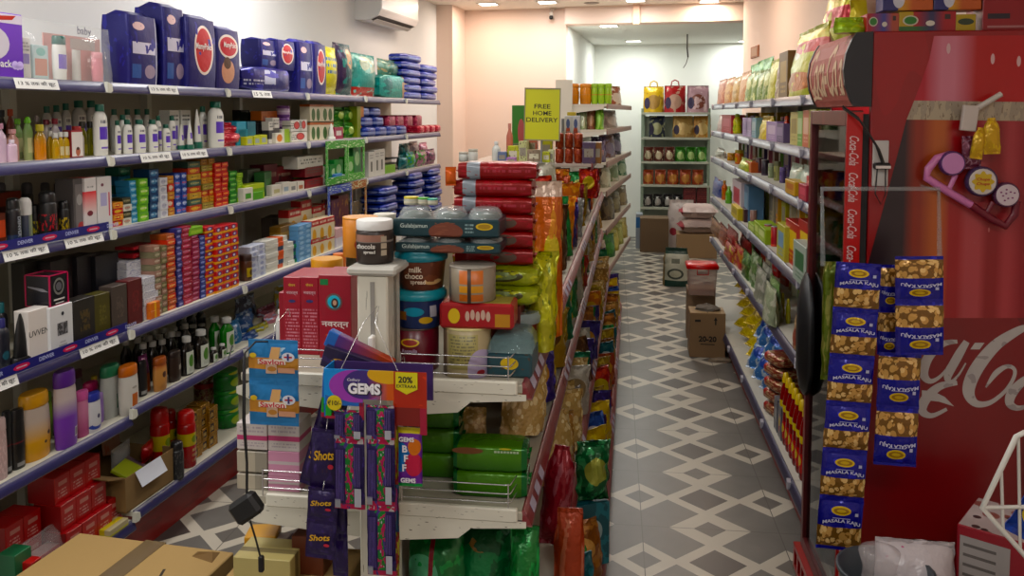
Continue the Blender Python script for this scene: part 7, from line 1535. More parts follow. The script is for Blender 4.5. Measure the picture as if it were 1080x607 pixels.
for i in range(2):
    for r_ in range(3): kk.put(BK, ub_ + .06 + i * .17, .16, zs[4] + .001 + r_ * .086, f'dark red carton on the store room rack, {ORD[i]} column, {ORD[r_]} from the bottom', 'dark red cartons on the store room rack')
k = carton('kraft_carton', 'carton', .33, .3, .40, M('5f4c38', .8), c=.004); onfloor(k, 690, 266, 'brown carton standing on the floor before the store room rack', .02, dy=.16)
mb = MB(); mb.box(-.04, .04, -.1, .1, 0, .42, D('8a8f96', ('z', .6, .9, '2a5a8a')), c=.004); o = mb.build('detergent_carton'); p = floorat(674, 262); o.location = (p.x, p.y + .1, 0); tag(o, 'narrow blue and white carton between the rack and the brown carton', 'carton')
AF = Frame(AL + 1.2, 0, 'L'); p = floorat(640, 318); AF.D = GR.P(6.95, 0, 0).dot(AF.n) - .0
u0 = 7.0; u1 = 9.2; LA = [1.70, 1.49, 1.22, .98, .66, .30]
AF.D = (CAM + sight(640, 200) * 7.1).dot(AF.n)
r = empty('side_rack'); r.location = AF.P(u0, 0, 0); r.rotation_euler = (0, 0, AF.rot); tag(r, 'brown railed rack along the store room side wall beyond the gondola', 'shelving'); w = u1 - u0
mb = MB(); mb.box(0, w, .40, .42, 0, 1.9, M('c4c4ba', .6)); mb.build('back_panel', r)
mb = MB(); mb.box(-.02, .0, .28, .42, 0, 1.9, M('c9c9c0', .5)); mb.build('end_panel', r)
BR = D('7a6058', ('z', .7, 1, '8f7a72'), rough=.4)
for z in LA:
    mb = MB(); mb.box(0, w, .0, .40, z - .02, z, M('c4c1b5', .5)); sh = mb.build('shelf', r); mb = MB(); mb.box(0, w, -.012, .0, z - .04, z + .004, BR); mb.build('price_rail', sh)
    mb = MB(); mb.T = Matrix.Rotation(pi / 2, 4, 'Z') @ Matrix.Scale(-1, 4, (1, 0, 0)); mb.prism([(-.38, z - .09), (-.02, z - .04), (-.02, z - .02), (-.38, z - .02)][::-1], -.006, -.002, M('c9c9c0', .5)); mb.build('end_bracket', sh)
nA = [0]
def abag(a, b, yt, t, c, c2, l, v=.04, kind='p', lift=0.0):
    z = LA[t] + .001 + lift; u_, w_, h = fit(AF, a, b, yt, z, v); w_ = max(.06, min(w_, .24)); h = min(h, .21 if t > 1 else .19)
    ro = -.5
    if (a + b) / 2 < 640: xm = (a + b) / 2; u_ = 7.1; v = (642 - xm) / 36 * .32 - .04; w_ = (b - a) * 7.1 / FPX; ro = -1.5
    if kind == 'j': k = bottle('juice_can', 'can', min(.16, w_), h, M(c, .3), M(c2, .35), style='lotion', sy=.8, solo=True)
    else: k = pouch('snack_bag', 'snack bag', w_, h, .12, FOIL(c, ('noise', 4, .55, c2), ('disc', .5, .4, .3, .25, c2), bump=.4), wr=.01, foot=True)
    k.put(AF, u_, v + .06, z, l + ', on the side rack beyond the gondola', None, ro)
def jug(px, yt, c, l, w_=.15):
    z = LA[0] + .001; u_ = 7.12; vv = (642 - px) / 36 * .34 - .01; h = .17
    k = bottle('oil_jug', 'jug', w_, h, D(c, ('z', .55, .6, 'b5824a'), rough=.2), M(c, .3), style='shampoo', sy=.8); k.put(AF, u_, vv, z, l + ', on the top of the side rack beyond the gondola')
jug(610, 82, 'bd7f3c', 'amber jug, first of two', .125); jug(621, 82, 'bd7f3c', 'amber jug, second of two', .125)
for i, px in enumerate((629, 635, 641)): jug(px, 84, '8fb54a', f'light green jug, {ORD[i]} of three', .075)
abag(642, 662, 78, 0, '6a3a24', 'a5988a', 'brown mesh bag with loops')
abag(608, 618, 114, 1, '2a3a24', '6a8a4a', 'dark green bag, first'); abag(616, 626, 114, 1, '8fa07a', 'b5bda5', 'pale green bag, second'); abag(624, 634, 113, 1, '6a3f2f', '8a6a50', 'brown bag, third'); abag(632, 641, 112, 1, '5f9a34', '8ab55a', 'bright green bag, fourth'); abag(642, 654, 116, 1, '8a8580', 'a5a09a', 'grey carton like bag, fifth')
for i, c in enumerate(('2a2030', '3a3050', '5a3f3a', '24202a')): abag(628 + i * 7, 636 + i * 7, 140, 2, c, '6a6478', f'dark pouch, {ORD[i]} on the third tier')
for i, (c, c2) in enumerate((('a5502a', 'c48a3a'), ('8f9480', 'b0b5a0'), ('a8aa98', '6a7a5a'), ('2f5a3a', '8a9a80'))): abag(628 + i * 8.5, 638 + i * 8.5, 165, 3, c, c2, f'{("orange", "grey green", "off white", "dark green")[i]} bag on the fourth tier', .03)
for i, (c, c2) in enumerate((('3a3024', '5a5038'), ('4f4630', '6f6648'), ('5a4a30', '7a6a4a'))): abag(640 + i * 7, 650 + i * 7, 196, 4, c, c2, f'{("dark", "drab", "tan")[i]} bag on the fifth tier', .03)
for i, (c, c2) in enumerate((('1f5a1c', '3a7a2a'), ('8f8a2a', 'a8a050'), ('7a7a34', '9a9a5a'), ('8a7a3a', 'a59a5a'))): abag(641 + i * 4.5, 651 + i * 4.5, 226 - i * 2, 5, c, c2, f'{("bottle green", "mustard", "olive", "khaki")[i]} bag on the lowest tier', .03)
# split air conditioner
AC = Frame(AL, WALL_L + .205, 'L'); ACW = Frame(AL, WALL_L, 'L')
ua = AC.at(402, 24, 0)[0]; ub = AC.at(441, 24, 0)[0]; zb = AC.at(402, 20, 0)[1]
r = empty('air_conditioner'); w = ub - ua; AW = M('dcdcdc', .3)
mb = MB(); pr = [(.205, .0), (.09, -.0), (.02, .03), (.0, .07), (.0, .25), (.02, .285), (.205, .29)]
mb.loft([[(x, y, z) for y, z in pr] for x in (0, w)], AW, False); mb.build('case', r)
mb = MB(); mb.loft([[(x, y, z) for y, z in ((.085, -.002), (.022, .027), (.026, .032), (.087, .003))] for x in (.03, w - .03)], M('1c1a18', .5), False); mb.build('air_outlet', r)
mb = MB(); mb.loft([[(x, y, z) for y, z in ((.082, -.012), (.045, .004), (.047, .008), (.083, -.008))] for x in (.04, w - .04)], M('b5b0aa', .4), False); mb.build('louvre', r)
mb = MB(); mb.box(.01, w - .01, -.004, .0, .075, .24, M('e6e6e6', .25), c=.002); mb.build('front_panel', r)
r.location = AC.P(ua, 0, zb); r.rotation_euler = (0, 0, AC.rot); tag(r, 'white split air conditioner high on the side wall', 'air conditioner')
# ceiling fittings
p = ceil_at(624, 3); r = empty('ceiling_vent'); mb = MB(); mb.lathe([(.075, -.004), (.075, 0)], M('a59a90', .5), 20); mb.build('rim', r); mb = MB(); mb.lathe([(.06, -.008), (.062, -.004)], M('8f857c', .6), 20); mb.build('grille', r); r.location = p; tag(r, 'round ceiling vent between the lamps before the lintel', 'vent')
BW = Frame(AL, BACK, 'E'); ud, zd = BW.at(582, 17, -.05)
r = empty('security_camera'); mb = MB(); mb.T = Matrix.Translation((0, .04, .06)); mb.lathe([(.03, 0), (.03, .02)], M('c9c0b8', .4), 14); mb.T = Matrix.Identity(4); mb.box(-.008, .008, .0, .045, .03, .07, M('c4bab0', .4)); mb.build('bracket', r)
mb = MB(); mb.T = Matrix.Translation((0, 0, 0)) @ Matrix.Rotation(1.2, 4, 'X'); mb.lathe([(.02, -.05), (.022, -.04), (.022, .05), (.016, .055)], M('d0c8c0', .4), 14); mb.build('body', r)
mb = MB(); mb.T = Matrix.Translation((0, -.045, -.018)); mb.lathe([(.012, -.02), (.02, -.01), (.02, .01), (.012, .018)], BLACK, 14); mb.build('lens', r)
r.location = BW.P(ud, -.05, zd); r.rotation_euler = (0, 0, BW.rot); tag(r, 'small security camera near the ceiling on the end wall', 'security camera')
r = empty('hanging_cable'); p = ceil_at(725, 36, ZB + .02); mb = MB(); mb.tube([(0, 0, 0), (0, 0, -.16), (.01, 0, -.26)], .009, M('3a2f2a', .6)); mb.build('rod', r); mb = MB(); mb.tube([(.01, 0, -.26), (-.01, 0, -.33), (-.04, 0, -.38)], .005, M('5a5048', .6)); mb.build('loose_wire', r); r.location = p; tag(r, 'dark cable hanging from the store room ceiling', 'cable')
VR = vpdeg(658); N0, N1 = 2.52, 3.0; FS = Frame(VR, N0, 'E'); FX = Frame(VR, .625, 'R')
L0, L1, LB = .625, .69, 1.29; ZT = 1.85
RED = D('7d0a1c', ('noise', 2, .6, '86101f'), rough=.3); DARK = M('17181d', .4); FRM = M('8a1018', .3)
def glassmat():
    m = bpy.data.materials.new('door_glass'); m.use_nodes = True; nt = m.node_tree; N = nt.nodes; N.remove(_bsdf(m))
    f = N.new('ShaderNodeFresnel'); f.inputs[0].default_value = 1.5; g = N.new('ShaderNodeBsdfGlossy'); g.inputs['Roughness'].default_value = .03; t = N.new('ShaderNodeBsdfTransparent'); t.inputs[0].default_value = (.86, .9, .88, 1); mx = N.new('ShaderNodeMixShader')
    nt.links.new(f.outputs[0], mx.inputs[0]); nt.links.new(t.outputs[0], mx.inputs[1]); nt.links.new(g.outputs[0], mx.inputs[2]); nt.links.new(mx.outputs[0], N['Material Output'].inputs[0]); return m
GLS = glassmat()
fr = empty('drinks_cooler'); fr.location = FS.P(0, 0, 0); fr.rotation_euler = (0, 0, FS.rot)   # local x lateral, y away, z up
W = N1 - N0
def part(nm, parent, *boxes, mat=RED, c=0.0):
    mb = MB()
    for b in boxes: mb.box(*b, mat, c=c)
    return mb.build(nm, parent)
part('side_panel', fr, (L1, LB, 0, .02, .08, ZT), c=.003); part('side_panel', fr, (L1, LB, W - .02, W, .08, ZT), c=.003)
part('back_panel', fr, (LB - .02, LB, .02, W - .02, .08, ZT)); part('top_panel', fr, (L1, LB, .02, W - .02, ZT - .03, ZT)); part('cooler_base', fr, (L1, LB - .02, .02, W - .02, .08, .22), mat=DARK)
part('liner', fr, (LB - .03, LB - .021, .02, W - .02, .22, ZT - .03), mat=M('c4c6c4', .4))
for z in (.55, .85, 1.1, 1.36): part('wire_shelf', fr, *[(L1 + .02 + i * .03, L1 + .024 + i * .03, .02, W - .02, z - .004, z) for i in range(18)], (L1 + .015, L1 + .02, .02, W - .02, z - .012, z + .006), mat=M('b5b5b0', .4))
for x, y in ((L1 + .04, .04), (LB - .05, .04), (L1 + .04, W - .05), (LB - .05, W - .05)): part('foot', fr, (x - .02, x + .02, y - .02, y + .02, 0, .08), mat=DARK)
# base grille with slots
mb = MB(); mb.box(L0 - .02, L1, .0, W + .02, .03, .045, FRM); mb.box(L0 - .02, L1, 0, W + .02, .10, .118, FRM)
for q in range(9): y = q * (W - .0) / 8; mb.box(L0 - .02, L1, y, y + .018, .045, .10, FRM)
mb.build('base_grille', fr)
# door: frame, glass, print strip, handle
dr = part('door', fr, (L0, L0 + .045, 0, .012, .12, 1.63), (L0, L0 + .045, W - .03, W, .12, 1.63), (L0, L0 + .045, .012, W - .03, .12, .16), (L0, L0 + .045, .012, W - .03, 1.585, 1.63), mat=D('4a1416', ('noise', 4, .6, '5a1a1c')), c=.002)
mb = MB(); mb.box(L0 + .012, L0 + .018, .012, W - .03, .16, 1.585, GLS); mb.build('glass_pane', dr)
mb = MB(); mb.box(L0, L0 + .043, -.004, 0, .125, 1.625, M('a30e18', .3))
for q in range(13):
    mb.T = Matrix.Translation((L0 + .021, -.0046, 1.516 - q * .104)) @ Matrix.Rotation(pi / 2, 4, 'Y'); mb.text('Coca-Cola', 0, 0, 0, .026, M('c9b0b0', .4), w=.083, shear=.35, bold=.012)
mb.build('print_strip', dr)
mb = MB(); mb.box(L0 + .0455, L1, .004, W - .004, .14, 1.62, M('0e0e10', .7)); 
part('gasket', dr, (L0 + .0455, L1 - .003, .004, .016, .14, 1.62), (L0 + .0455, L1 - .003, W - .016, W - .004, .14, 1.62), mat=M('0e0e10', .7))
mb = MB(); mb.T = Matrix.Translation((L0, W - .06, .66)); mb.loft([[(-.038 * s * k, .055 - .14 * s * y, z) for k, y in ((0, 1), (.6, .85), (1, .5), (1, .2), (.5, 0), (0, 0))] for z, s in ((0, .2), (.03, .6), (.1, .92), (.21, 1), (.32, .92), (.39, .6), (.42, .2))], M('0c0d10', .45), True); mb.build('handle', dr)
# sign box with a bulging face
mb = MB(); prof = [(L1, 1.64), (.642, 1.642), (.632, 1.66), (.617, 1.70), (.612, 1.745), (.618, 1.79), (.634, 1.83), (.646, 1.848), (L1, 1.85)]
mb.loft([[(x, y, z) for x, z in prof] for y in (-.004, .012)], DARK, False); sb = mb.build('sign_end', fr); mb = MB(); mb.loft([[(x, y, z) for x, z in prof] for y in (W - .012, W + .004)], DARK, False)
mb.build('sign_end', fr)
def bul(z):
    for (x0, z0), (x1, z1) in zip(prof[1:], prof[2:]):
        if z0 <= z <= z1: return x0 + (x1 - x0) * (z - z0) / max(1e-6, z1 - z0)
    return .64
mb = MB(); mb.loft([[(x + .003, y, z) for x, z in prof[:]] for y in (.012, W - .012)], D('8a4a42', ('noise', 3, .6, '94544a'), rough=.55), False)
vs_, fs_, _a = text_polys('Coca-Cola', .015, .3)
mb.add([(bul(1.672 + .155 * b) + .0015, W - .03 - (W - .06) * a_, 1.672 + .155 * b) for a_, b in vs_], fs_, M('b59a80', .6))
mb.add([(bul(z) + .0015, W * t, z) for t, z in ((.95, 1.67), (.85, 1.68), (.7, 1.672), (.7, 1.664), (.85, 1.668), (.95, 1.66))], [(0, 1, 2, 3, 4, 5)], M('c4ab90', .5))
mb.build('sign_face', sb)
# printed picture on the side panel
Y_ = -.0008
def px(x, y): u_, z_ = FS.at(x, y, 0); return (u_, z_)
def pp(mb, pts, mat, lift=0): 
    q = [px(*p) for p in pts]; a2 = sum(q[i][0] * q[(i + 1) % len(q)][1] - q[(i + 1) % len(q)][0] * q[i][1] for i in range(len(q)))
    if a2 < 0: q = q[::-1]
    mb.poly([(x, Y_ - lift * .0003, z) for x, z in q], mat)
mb = MB(); R_ = 1118
GLS1 = D('9a2230', ('gx', .0, .12, 'a5562f'), ('gx', .14, .30, '9a1524'), ('gx', .28, .42, 'b0707c'), ('gx', .40, .50, '96101f'), ('gx', .66, .74, 'a86a74'), ('gx', .78, .88, '9a2a30'), ('spot', 9, .08, 'c9b0b0'), ('gx', -.1, .04, '5a4a2c'), ('gx', .03, .07, '9a4a32'), rough=.3)
GLS1 = D('5f4a2c', ('gx', .05, .09, 'a35a3c'), ('gx', .12, .24, '9a2430'), ('gx', .28, .36, 'b5707e'), ('gx', .42, .52, '98101f'), ('gx', .62, .72, '9a1424'), ('gx', .74, .8, 'b0707c'), ('gx', .84, .95, '9a2028'), ('spot', 13, .12, 'c0a0a0'), rough=.3)
pp(mb, [(985, 38), (R_, 37), (R_, 108), (964, 106), (972, 85), (980, 62)], GLS1, 1)
pp(mb, [(964, 106), (R_, 108), (R_, 128), (956, 126)], D('8f8474', ('noise', 40, .5, 'a0947f'), ('noise', 60, .6, '7a6c5a'), rough=.4), 2)
LOW = D('1c0f16', ('gx', .20, .25, '7a2a1c'), ('gx', .28, .34, 'a0552f'), ('gx', .38, .42, '8a1420'), ('gx', .46, .5, '9a3f42'), ('gx', .56, .6, '7a0f1c'), ('gx', .64, .68, '94363a'), ('gx', .70, .76, '7a1620'), ('gx', .80, .86, '9a5248'), ('gx', .92, .98, '2a1218'), ('spot', 14, .06, '9a5a5a'), rough=.3)
pp(mb, [(956, 126), (R_, 128), (R_, 335), (905, 335), (912, 290), (930, 225), (946, 165)], LOW, 1)
pp(mb, [(905, 335), (R_, 335), (R_, 620), (905, 620)], D('6a0a17', ('noise', 2, .58, '57060f'), rough=.3), 1)
mb.build('printed_picture', fr)
# big lettering of the panel
def stroke(mb, pts, mat, lift=3):
    """a pen stroke of changing width; pts in photo pixels: x, y, width"""
    n = len(pts); L_, R2 = [], []
    fine = []
    for i in range(n - 1):
        p0, p1, p2, p3 = pts[max(i - 1, 0)], pts[i], pts[i + 1], pts[min(i + 2, n - 1)]
        for k in range(6):
            t = k / 6; fine.append(tuple(.5 * (2 * b + (c - a) * t + (2 * a - 5 * b + 4 * c - d_) * t * t + (3 * b - a - 3 * c + d_) * t ** 3) for a, b, c, d_ in zip(p0, p1, p2, p3)))
    fine.append(pts[-1])
    for i, (x, y, w_) in enumerate(fine):
        x0, y0, _w = fine[max(i - 1, 0)]; x1, y1, _w = fine[min(i + 1, len(fine) - 1)]; l = math.hypot(x1 - x0, y1 - y0) or 1; nx, ny = -(y1 - y0) / l, (x1 - x0) / l
        a = px(x + nx * w_ / 2, y + ny * w_ / 2); b = px(x - nx * w_ / 2, y - ny * w_ / 2); L_.append((a[0], Y_ - lift * .0003, a[1])); R2.append((b[0], Y_ - lift * .0003, b[1]))
    m = len(L_); mb.add(L_ + R2, [(i, i + 1, m + i + 1, m + i) for i in range(m - 1)], mat)
Z7 = lambda pts: [(960 + x / 5.06, 330 + y / 5.06, w_ / 5.06) for x, y, w_ in pts]
WL_ = D('a5a09c', ('noise', 7, .62, '8a8482'), rough=.4)
CPT = [(640, 70, 26), (570, 95, 44), (450, 175, 62), (350, 300, 72), (310, 410, 66), (345, 478, 40), (420, 478, 26), (500, 420, 20), (548, 350, 20), (555, 300, 20), (515, 283, 22), (455, 320, 30), (402, 395, 8)]
mb = MB(); stroke(mb, Z7(CPT), WL_)
stroke(mb, Z7([(250, 150, 20), (170, 165, 34), (95, 235, 52), (70, 320, 50), (110, 362, 26), (180, 315, 16), (250, 200, 14)]), WL_, 4); stroke(mb, Z7([(300, 150, 34), (255, 225, 48), (200, 330, 44), (215, 365, 22), (255, 330, 12), (295, 265, 8)]), WL_, 5)
stroke(mb, Z7([(715, 330, 24), (620, 350, 40), (545, 420, 54), (530, 480, 46), (580, 505, 26), (660, 470, 18), (720, 380, 16), (715, 330, 24)]), WL_, 4)
pp(mb, [(972, 411), (984, 412), (996, 418), (1006, 428), (990, 423), (972, 421)], WL_, 4); pp(mb, [(1028, 361), (1038, 361), (1033, 368), (1023, 368)], WL_, 4)
stroke(mb, [(x - 92, y + 8, w_) for x, y, w_ in Z7([(715, 330, 24), (620, 350, 40), (545, 420, 54), (530, 480, 46), (580, 505, 26), (660, 470, 18)])], WL_, 3)
mb.build('printed_lettering', fr)
tag(fr, 'red drinks cooler with a glass door, its printed side towards the entrance', 'cooler')
# what stands in the cooler
for t, z, its in ((0, 1.361, ((.38, .06, .16, '9a8a7a', 'b5a590'), (.06, .07, .17, 'a5988a', '6a4a3a'), (.17, .06, .15, '8a8a84', 'b5b5ae'), (.28, .07, .16, '6a4f44', 'a58a7a'))), (1, 1.101, ((.30, .075, .19, 'b5b0a0', '8a4a3a'), (.06, .075, .2, '9a9488', '7a6a5a'), (.18, .08, .19, '7a7068', 'b0a598'))), (2, .851, ((.32, .085, .2, 'b5562c', 'c0502a'), (.06, .09, .2, 'b5421c', 'c46a2a'), (.2, .08, .18, '2a4f9a', 'a0a8b5')))):
    for q, (y, w_, h, c, c2) in enumerate(its):
        k = bottle('drink_bottle', 'bottle', w_, h, D(c, ('rect', .1, .9, .2, .6, c2), rough=.2), M(c2, .4), style='round', sy=1); k.put(FS, L1 + .07, y, z, f'bottle behind the cooler glass, {("top", "middle", "lower")[t]} shelf, {ORD[q]} from the entrance')
ld = bpy.data.lights.new('cooler_lamp', 'AREA'); ld.shape = 'RECTANGLE'; ld.size = .3; ld.size_y = .3; ld.energy = 6; lo = bpy.data.objects.new('cooler_lamp', ld); COL.objects.link(lo); lo.location = FS.P(L1 + .3, W / 2, ZT - .05); lo.rotation_euler = (0, 0, FS.rot)
TT = ZT + .001; F3 = Frame(VR, N0 + .0, 'E')
def tea(mb, w, d, h, y): mb.disc(-w * .3, y, h * .55, w * .14, h * .26, M('b5b0a0', .4)); mb.disc(-w * .3, y - .0003, h * .55, w * .11, h * .2, M('2f6a2a', .4)); mb.disc(w * .05, y, h * .4, w * .08, h * .14, M('c4bdb0', .4)); mb.rect(w * .3, w * .4, h * .6, h * .85, y, M('2a1a1a', .4))
T_ = lambda *l: D('8f1f24', *l, rough=.35)
B1(F3, 914, 948, 14, TT, .02, 'tea_carton', 'carton', 'tea carton with blue and orange print at the cooler corner', .07, T_(('gx', .1, .5, '3a3a7a'), ('gx', .55, .8, '9a4a3a')), decal=tea)
B1(F3, 948, 1008, 12, TT, .02, 'tea_carton', 'carton', 'long tea carton with a green oval and a cup, on the cooler', .07, T_(('x', 0, .25, 'a58a1f'), ('z', 0, .25, '2f5a2a'), ('gx', .3, .55, '2a2a4a'), ('gx', .6, .8, '8f1f24')), decal=tea)
B1(F3, 1008, 1029, 15, TT, .02, 'mustard_carton', 'carton', 'small yellow carton with a dark oval beside the long tea carton', .07, D('a08a24', ('disc', .5, .55, .4, .2, '22301f')))
zz = F3.at(960, 12, .02)[1] + .003
for i, (a, b) in enumerate(((931, 984), (985, 1035))): B1(F3, a, b, -14, zz, .02, 'tea_carton', 'carton', f'yellow and blue tea carton lying on the lower ones, {ORD[i]} from the sign', .07, D('b5861f', ('disc', .12, .2, .2, .5, '24245a'), ('disc', .32, .5, .12, .4, 'b5b5bd'), ('gx', .4, .6, 'a5522a')))
def bigred(mb, w, d, h, y): mb.rect(-w * .42, -w * .05, h * .22, h * .32, y, M('1a1420', .4)); mb.rect(-w * .42, w * .42, h * .05, h * .09, y, M('9a6a6a', .4)); [mb.disc(w * (-.35 + q * .1), y, h * (.8 + .04 * (q % 2)), w * .03, h * .04, M('b57a6a', .4)) for q in range(6)]
B1(F3, 1036, 1100, -24, TT, .02, 'tea_carton', 'carton', 'tall red carton at the wall end of the cooler top', .12, M('7d1420', .35), decal=bigred)
P1(F3, 882, 916, 17, TT, .03, 'snack_pouch', 'pouch', 'lime green pouch at the corner of the cooler, over the sign', .06, FOIL('8fae14', ('noise', 4, .58, 'b0c43a'), bump=.5), wr=.006, foot=True)
P1(RS, 853, 876, -12, ZR[1], .2, 'chips_bag', 'chips bag', 'second huge chips bag behind the cooler sign, its top out of view', .16, CHIP, wr=.012, foot=True)
P1(F3, 898, 932, -6, TT, .16, 'snack_pouch', 'pouch', 'pale pink and yellow pouch behind the lime green one', .06, FOIL('b59a8a', ('x', 0, .5, 'b5a52a')), wr=.006, foot=True)
def kaju(flip):
    g = lambda a, b: (1 - b, 1 - a) if flip else (a, b)
    a, b = g(.07, .47); c_, d_ = g(.68, .9); zc = (c_ + d_) / 2
    KM = FOIL('17177a', ('noise', 3, .64, '2a2aa0'), ('z', a, b, '6a4c26'), ('spot', 5.5, .47, 'b8915a', a, b), ('spot', 5.5, .33, 'd6b680', a, b), ('noise', 9, .64, '7a5428', a, b), ('disc', .5, zc, .22, .085, 'c4a814'), ('disc', .5, zc, .17, .055, '8a6a10'), ('disc', .5, zc, .10, .03, 'b59a3a'), rough=.22, bump=.35)
    def dec(mb, w, h, y, i):
        z = h * (.40 if flip else .585); mb.text('MASALA KAJU', 0, z, y - .0035, h * .085, M('b9b9cf', .4), w=w * .84, bold=.02, arc=h * (.05), flip=flip)
        zz = h * (.10 if flip else .93); mb.rect(w * .3, w * .37, h * (.28 if flip else .72), h * (.34 if flip else .78), y - .001, M('a5a5c0', .4)); mb.rect(-w * .2, w * .2, h * (.33 if flip else .655), h * (.34 if flip else .668), y - .002, M('9a9ac4', .4))
    return KM, dec
FK = Frame(VR, 2.36, 'E')
def kstrip(x0, x1, ys, v, label, flip, ang=0.0, parts=None):
    KM, dec = kaju(flip); xm = (x0 + x1) / 2
    zs = [FK.at(xm, y, v)[1] for y in ys]; a, b = FK.at(x0, ys[0], v)[0], FK.at(x1, ys[0], v)[0]; w = b - a
    r = empty('hanging_cashew_strip')
    for i in range(len(zs) - 1):
        h = zs[i] - zs[i + 1]; mb = MB(); _dn[0] += 1; mb.T = Matrix.Translation((0, 0, zs[i + 1] - zs[0])); mb.pillow(w, h, .022, KM, None, 9, 9, .007, .003, _dn[0] * 1.1)
        dec(mb, w, h, -.0125, i); mb.build('sachet', r)
    r.location = FK.P((a + b) / 2, v, zs[0]); r.rotation_euler = (0, ang, FK.rot); tag(r, label, 'sachet strip')
kstrip(882, 930, (277, 328, 377, 427, 477, 527, 581), -.03, 'long strip of six blue cashew sachets hanging in front of the cooler door', False, .045)
kstrip(944, 995, (270, 318, 374), -.06, 'short strip of two blue cashew sachets with upside down print, foremost', True, -.03)
kstrip(927, 972, (372, 430, 491), -.02, 'strip of two blue cashew sachets with upside down print, lower one', True, .02)
kstrip(927, 952, (279, 326, 374), .01, 'narrow strip of blue cashew sachets tucked between the others', True, 0)
KM2 = F2('5a6a24', '8a8a4a')
k = pouch('hanging_sachet_strip', 'pouch', .05, .33, .02, KM2, wr=.006); o = k.put(FK, FK.at(876, 380, .06)[0], .06, FK.at(876, 400, .06)[1], 'olive and green pouch edge behind the long cashew strip')
TP = M('a9afaf', .15, alpha=.22)
r = empty('hanging_rail'); q = [FK.at(*p, .05) for p in ((868, 280), (867, 199), (990, 199), (991, 276))]; o0 = q[0]
mb = MB(); mb.tube([(x - o0[0], 0, z - o0[1]) for x, z in q], .007, TP, 8); mb.build('rail_rod', r); mb = MB()
for x in (882, 905, 930, 960, 985): u_, z_ = FK.at(x, 199, .05); mb.tube([(u_ - o0[0], 0, z_ - o0[1]), (u_ - o0[0], .10, z_ - o0[1])], .003, TP, 6) if x in (905, 985) else None
mb.build('wall_stub', r); r.location = FK.P(o0[0], .05, o0[1]); r.rotation_euler = (0, 0, FK.rot); tag(r, 'clear plastic rail on the cooler side that the cashew strips hang from', 'rail')
a = FS.at(919, 196, 0); b = FS.at(937, 148, 0); w = b[0] - a[0]; h = b[1] - a[1]
r = empty('hook_plate'); mb = MB(); mb.box(-w / 2, w / 2, -.008, 0, 0, h, M('b5b2ae', .4), c=.002); mb.build('plate', r)
mb = MB(); mb.box(-.022, .022, -.03, -.008, h * .38, h * .52, M('0f0f11', .4), c=.004); mb.box(-.02, .02, -.034, -.03, h * .40, h * .46, CHROME); mb.build('binder_clip', r)
mb = MB(); mb.tube([(-.012, -.02, h * .4), (-.016, -.02, -.02), (0, -.02, -.05), (.012, -.02, -.02), (.010, -.02, h * .4)], .002, M('17171a', .4), 5); mb.tube([(0, -.025, h * .5), (-.02, -.03, h * .9), (-.07, -.03, h * 1.5), (-.11, -.02, h * 1.75)], .003, M('111114', .5), 5); mb.tube([(.005, -.025, h * .5), (-.01, -.03, h * .8), (-.06, -.03, h * 1.4), (-.11, -.02, h * 1.7)], .0025, M('3a342c', .5), 5); mb.build('cable', r)
r.location = FS.P((a[0] + b[0]) / 2, 0, a[1]); r.rotation_euler = (0, 0, FS.rot); tag(r, 'white plate with a black binder clip and cable on the cooler side', 'hook plate')
# lollipop holder
FL = Frame(VR, N0 - .035, 'E'); o0 = FL.at(1034, 191, 0); Q = lambda x, y: (FL.at(x, y, 0)[0] - o0[0], 0, FL.at(x, y, 0)[1] - o0[1]); s1 = FL.at(1035, 191, 0)[0] - o0[0]
r = empty('lollipop_holder'); PK1 = M('b5709a', .35); PK2 = M('5f0f22', .35)
mb = MB(); mb.tube([Q(1002, 163), Q(988, 167), Q(979, 178), Q(977, 187), Q(1000, 202), Q(1024, 216)], .011, PK1, 8); mb.tube([Q(1001, 199), Q(1008, 184)], .007, PK1, 8); mb.build('pink_frame', r)
mb = MB(); mb.tube([Q(1024, 216), Q(1046, 231), Q(1060, 238), Q(1070, 226), Q(1072, 212)], .011, PK2, 8); mb.tube([Q(1040, 226), Q(1047, 213)], .007, PK2, 8); mb.build('maroon_frame', r)
def cand(x, y, rad, ring, face, extra=None):
    mb = MB(); c = Q(x, y); mb.T = Matrix.Translation((c[0], -.004, c[2])) @ Matrix.Rotation(pi / 2, 4, 'X'); R3 = rad * s1; mb.lathe([(R3 * .9, -.012), (R3, -.006), (R3, .006), (R3 * .92, .012)], M(ring, .35), 22); mb.lathe([(R3 * .85, .012), (R3 * .8, .0135)], M(face, .35), 22); mb.T = Matrix.Identity(4)
    if extra: extra(mb, c, R3)
    mb.build('lollipop_cap', r)
def flower(mb, c, R3):
    mb.loft([[(c[0] + R3 * k * (.62 + .09 * cos(8 * t)) * cos(t), -.0185, c[2] + R3 * k * (.62 + .09 * cos(8 * t)) * sin(t)) for t in (2 * pi * i / 48 for i in range(48))] for k in (1, .02)], M('b59a1c', .4), False, False, False)
    for i, t in enumerate(('Chupa', 'Chups')): mb.text(t, c[0], c[2] + R3 * (.14 - i * .3), -.0192, R3 * .24, M('9a2420', .4), w=R3 * .8, bold=.02, shear=.2)
def dots(mb, c, R3): [mb.disc(c[0] + R3 * .55 * cos(i * 2.4) * (i / 9) ** .5, -.0185, c[2] + R3 * .55 * sin(i * 2.4) * (i / 9) ** .5, R3 * .09, R3 * .07, M('6a2a5a', .4), 8) for i in range(1, 10)]
cand(1003, 172, 14, '4a2a5a', 'b07aa5'); cand(1034, 191, 17, '3a2a4a', 'bdb5b0', flower); cand(1060, 205, 14, '4a2a44', 'bdb0b5', dots)
WY = FOIL('b59114', ('noise', 4, .55, 'c9aa3a'), bump=.6)
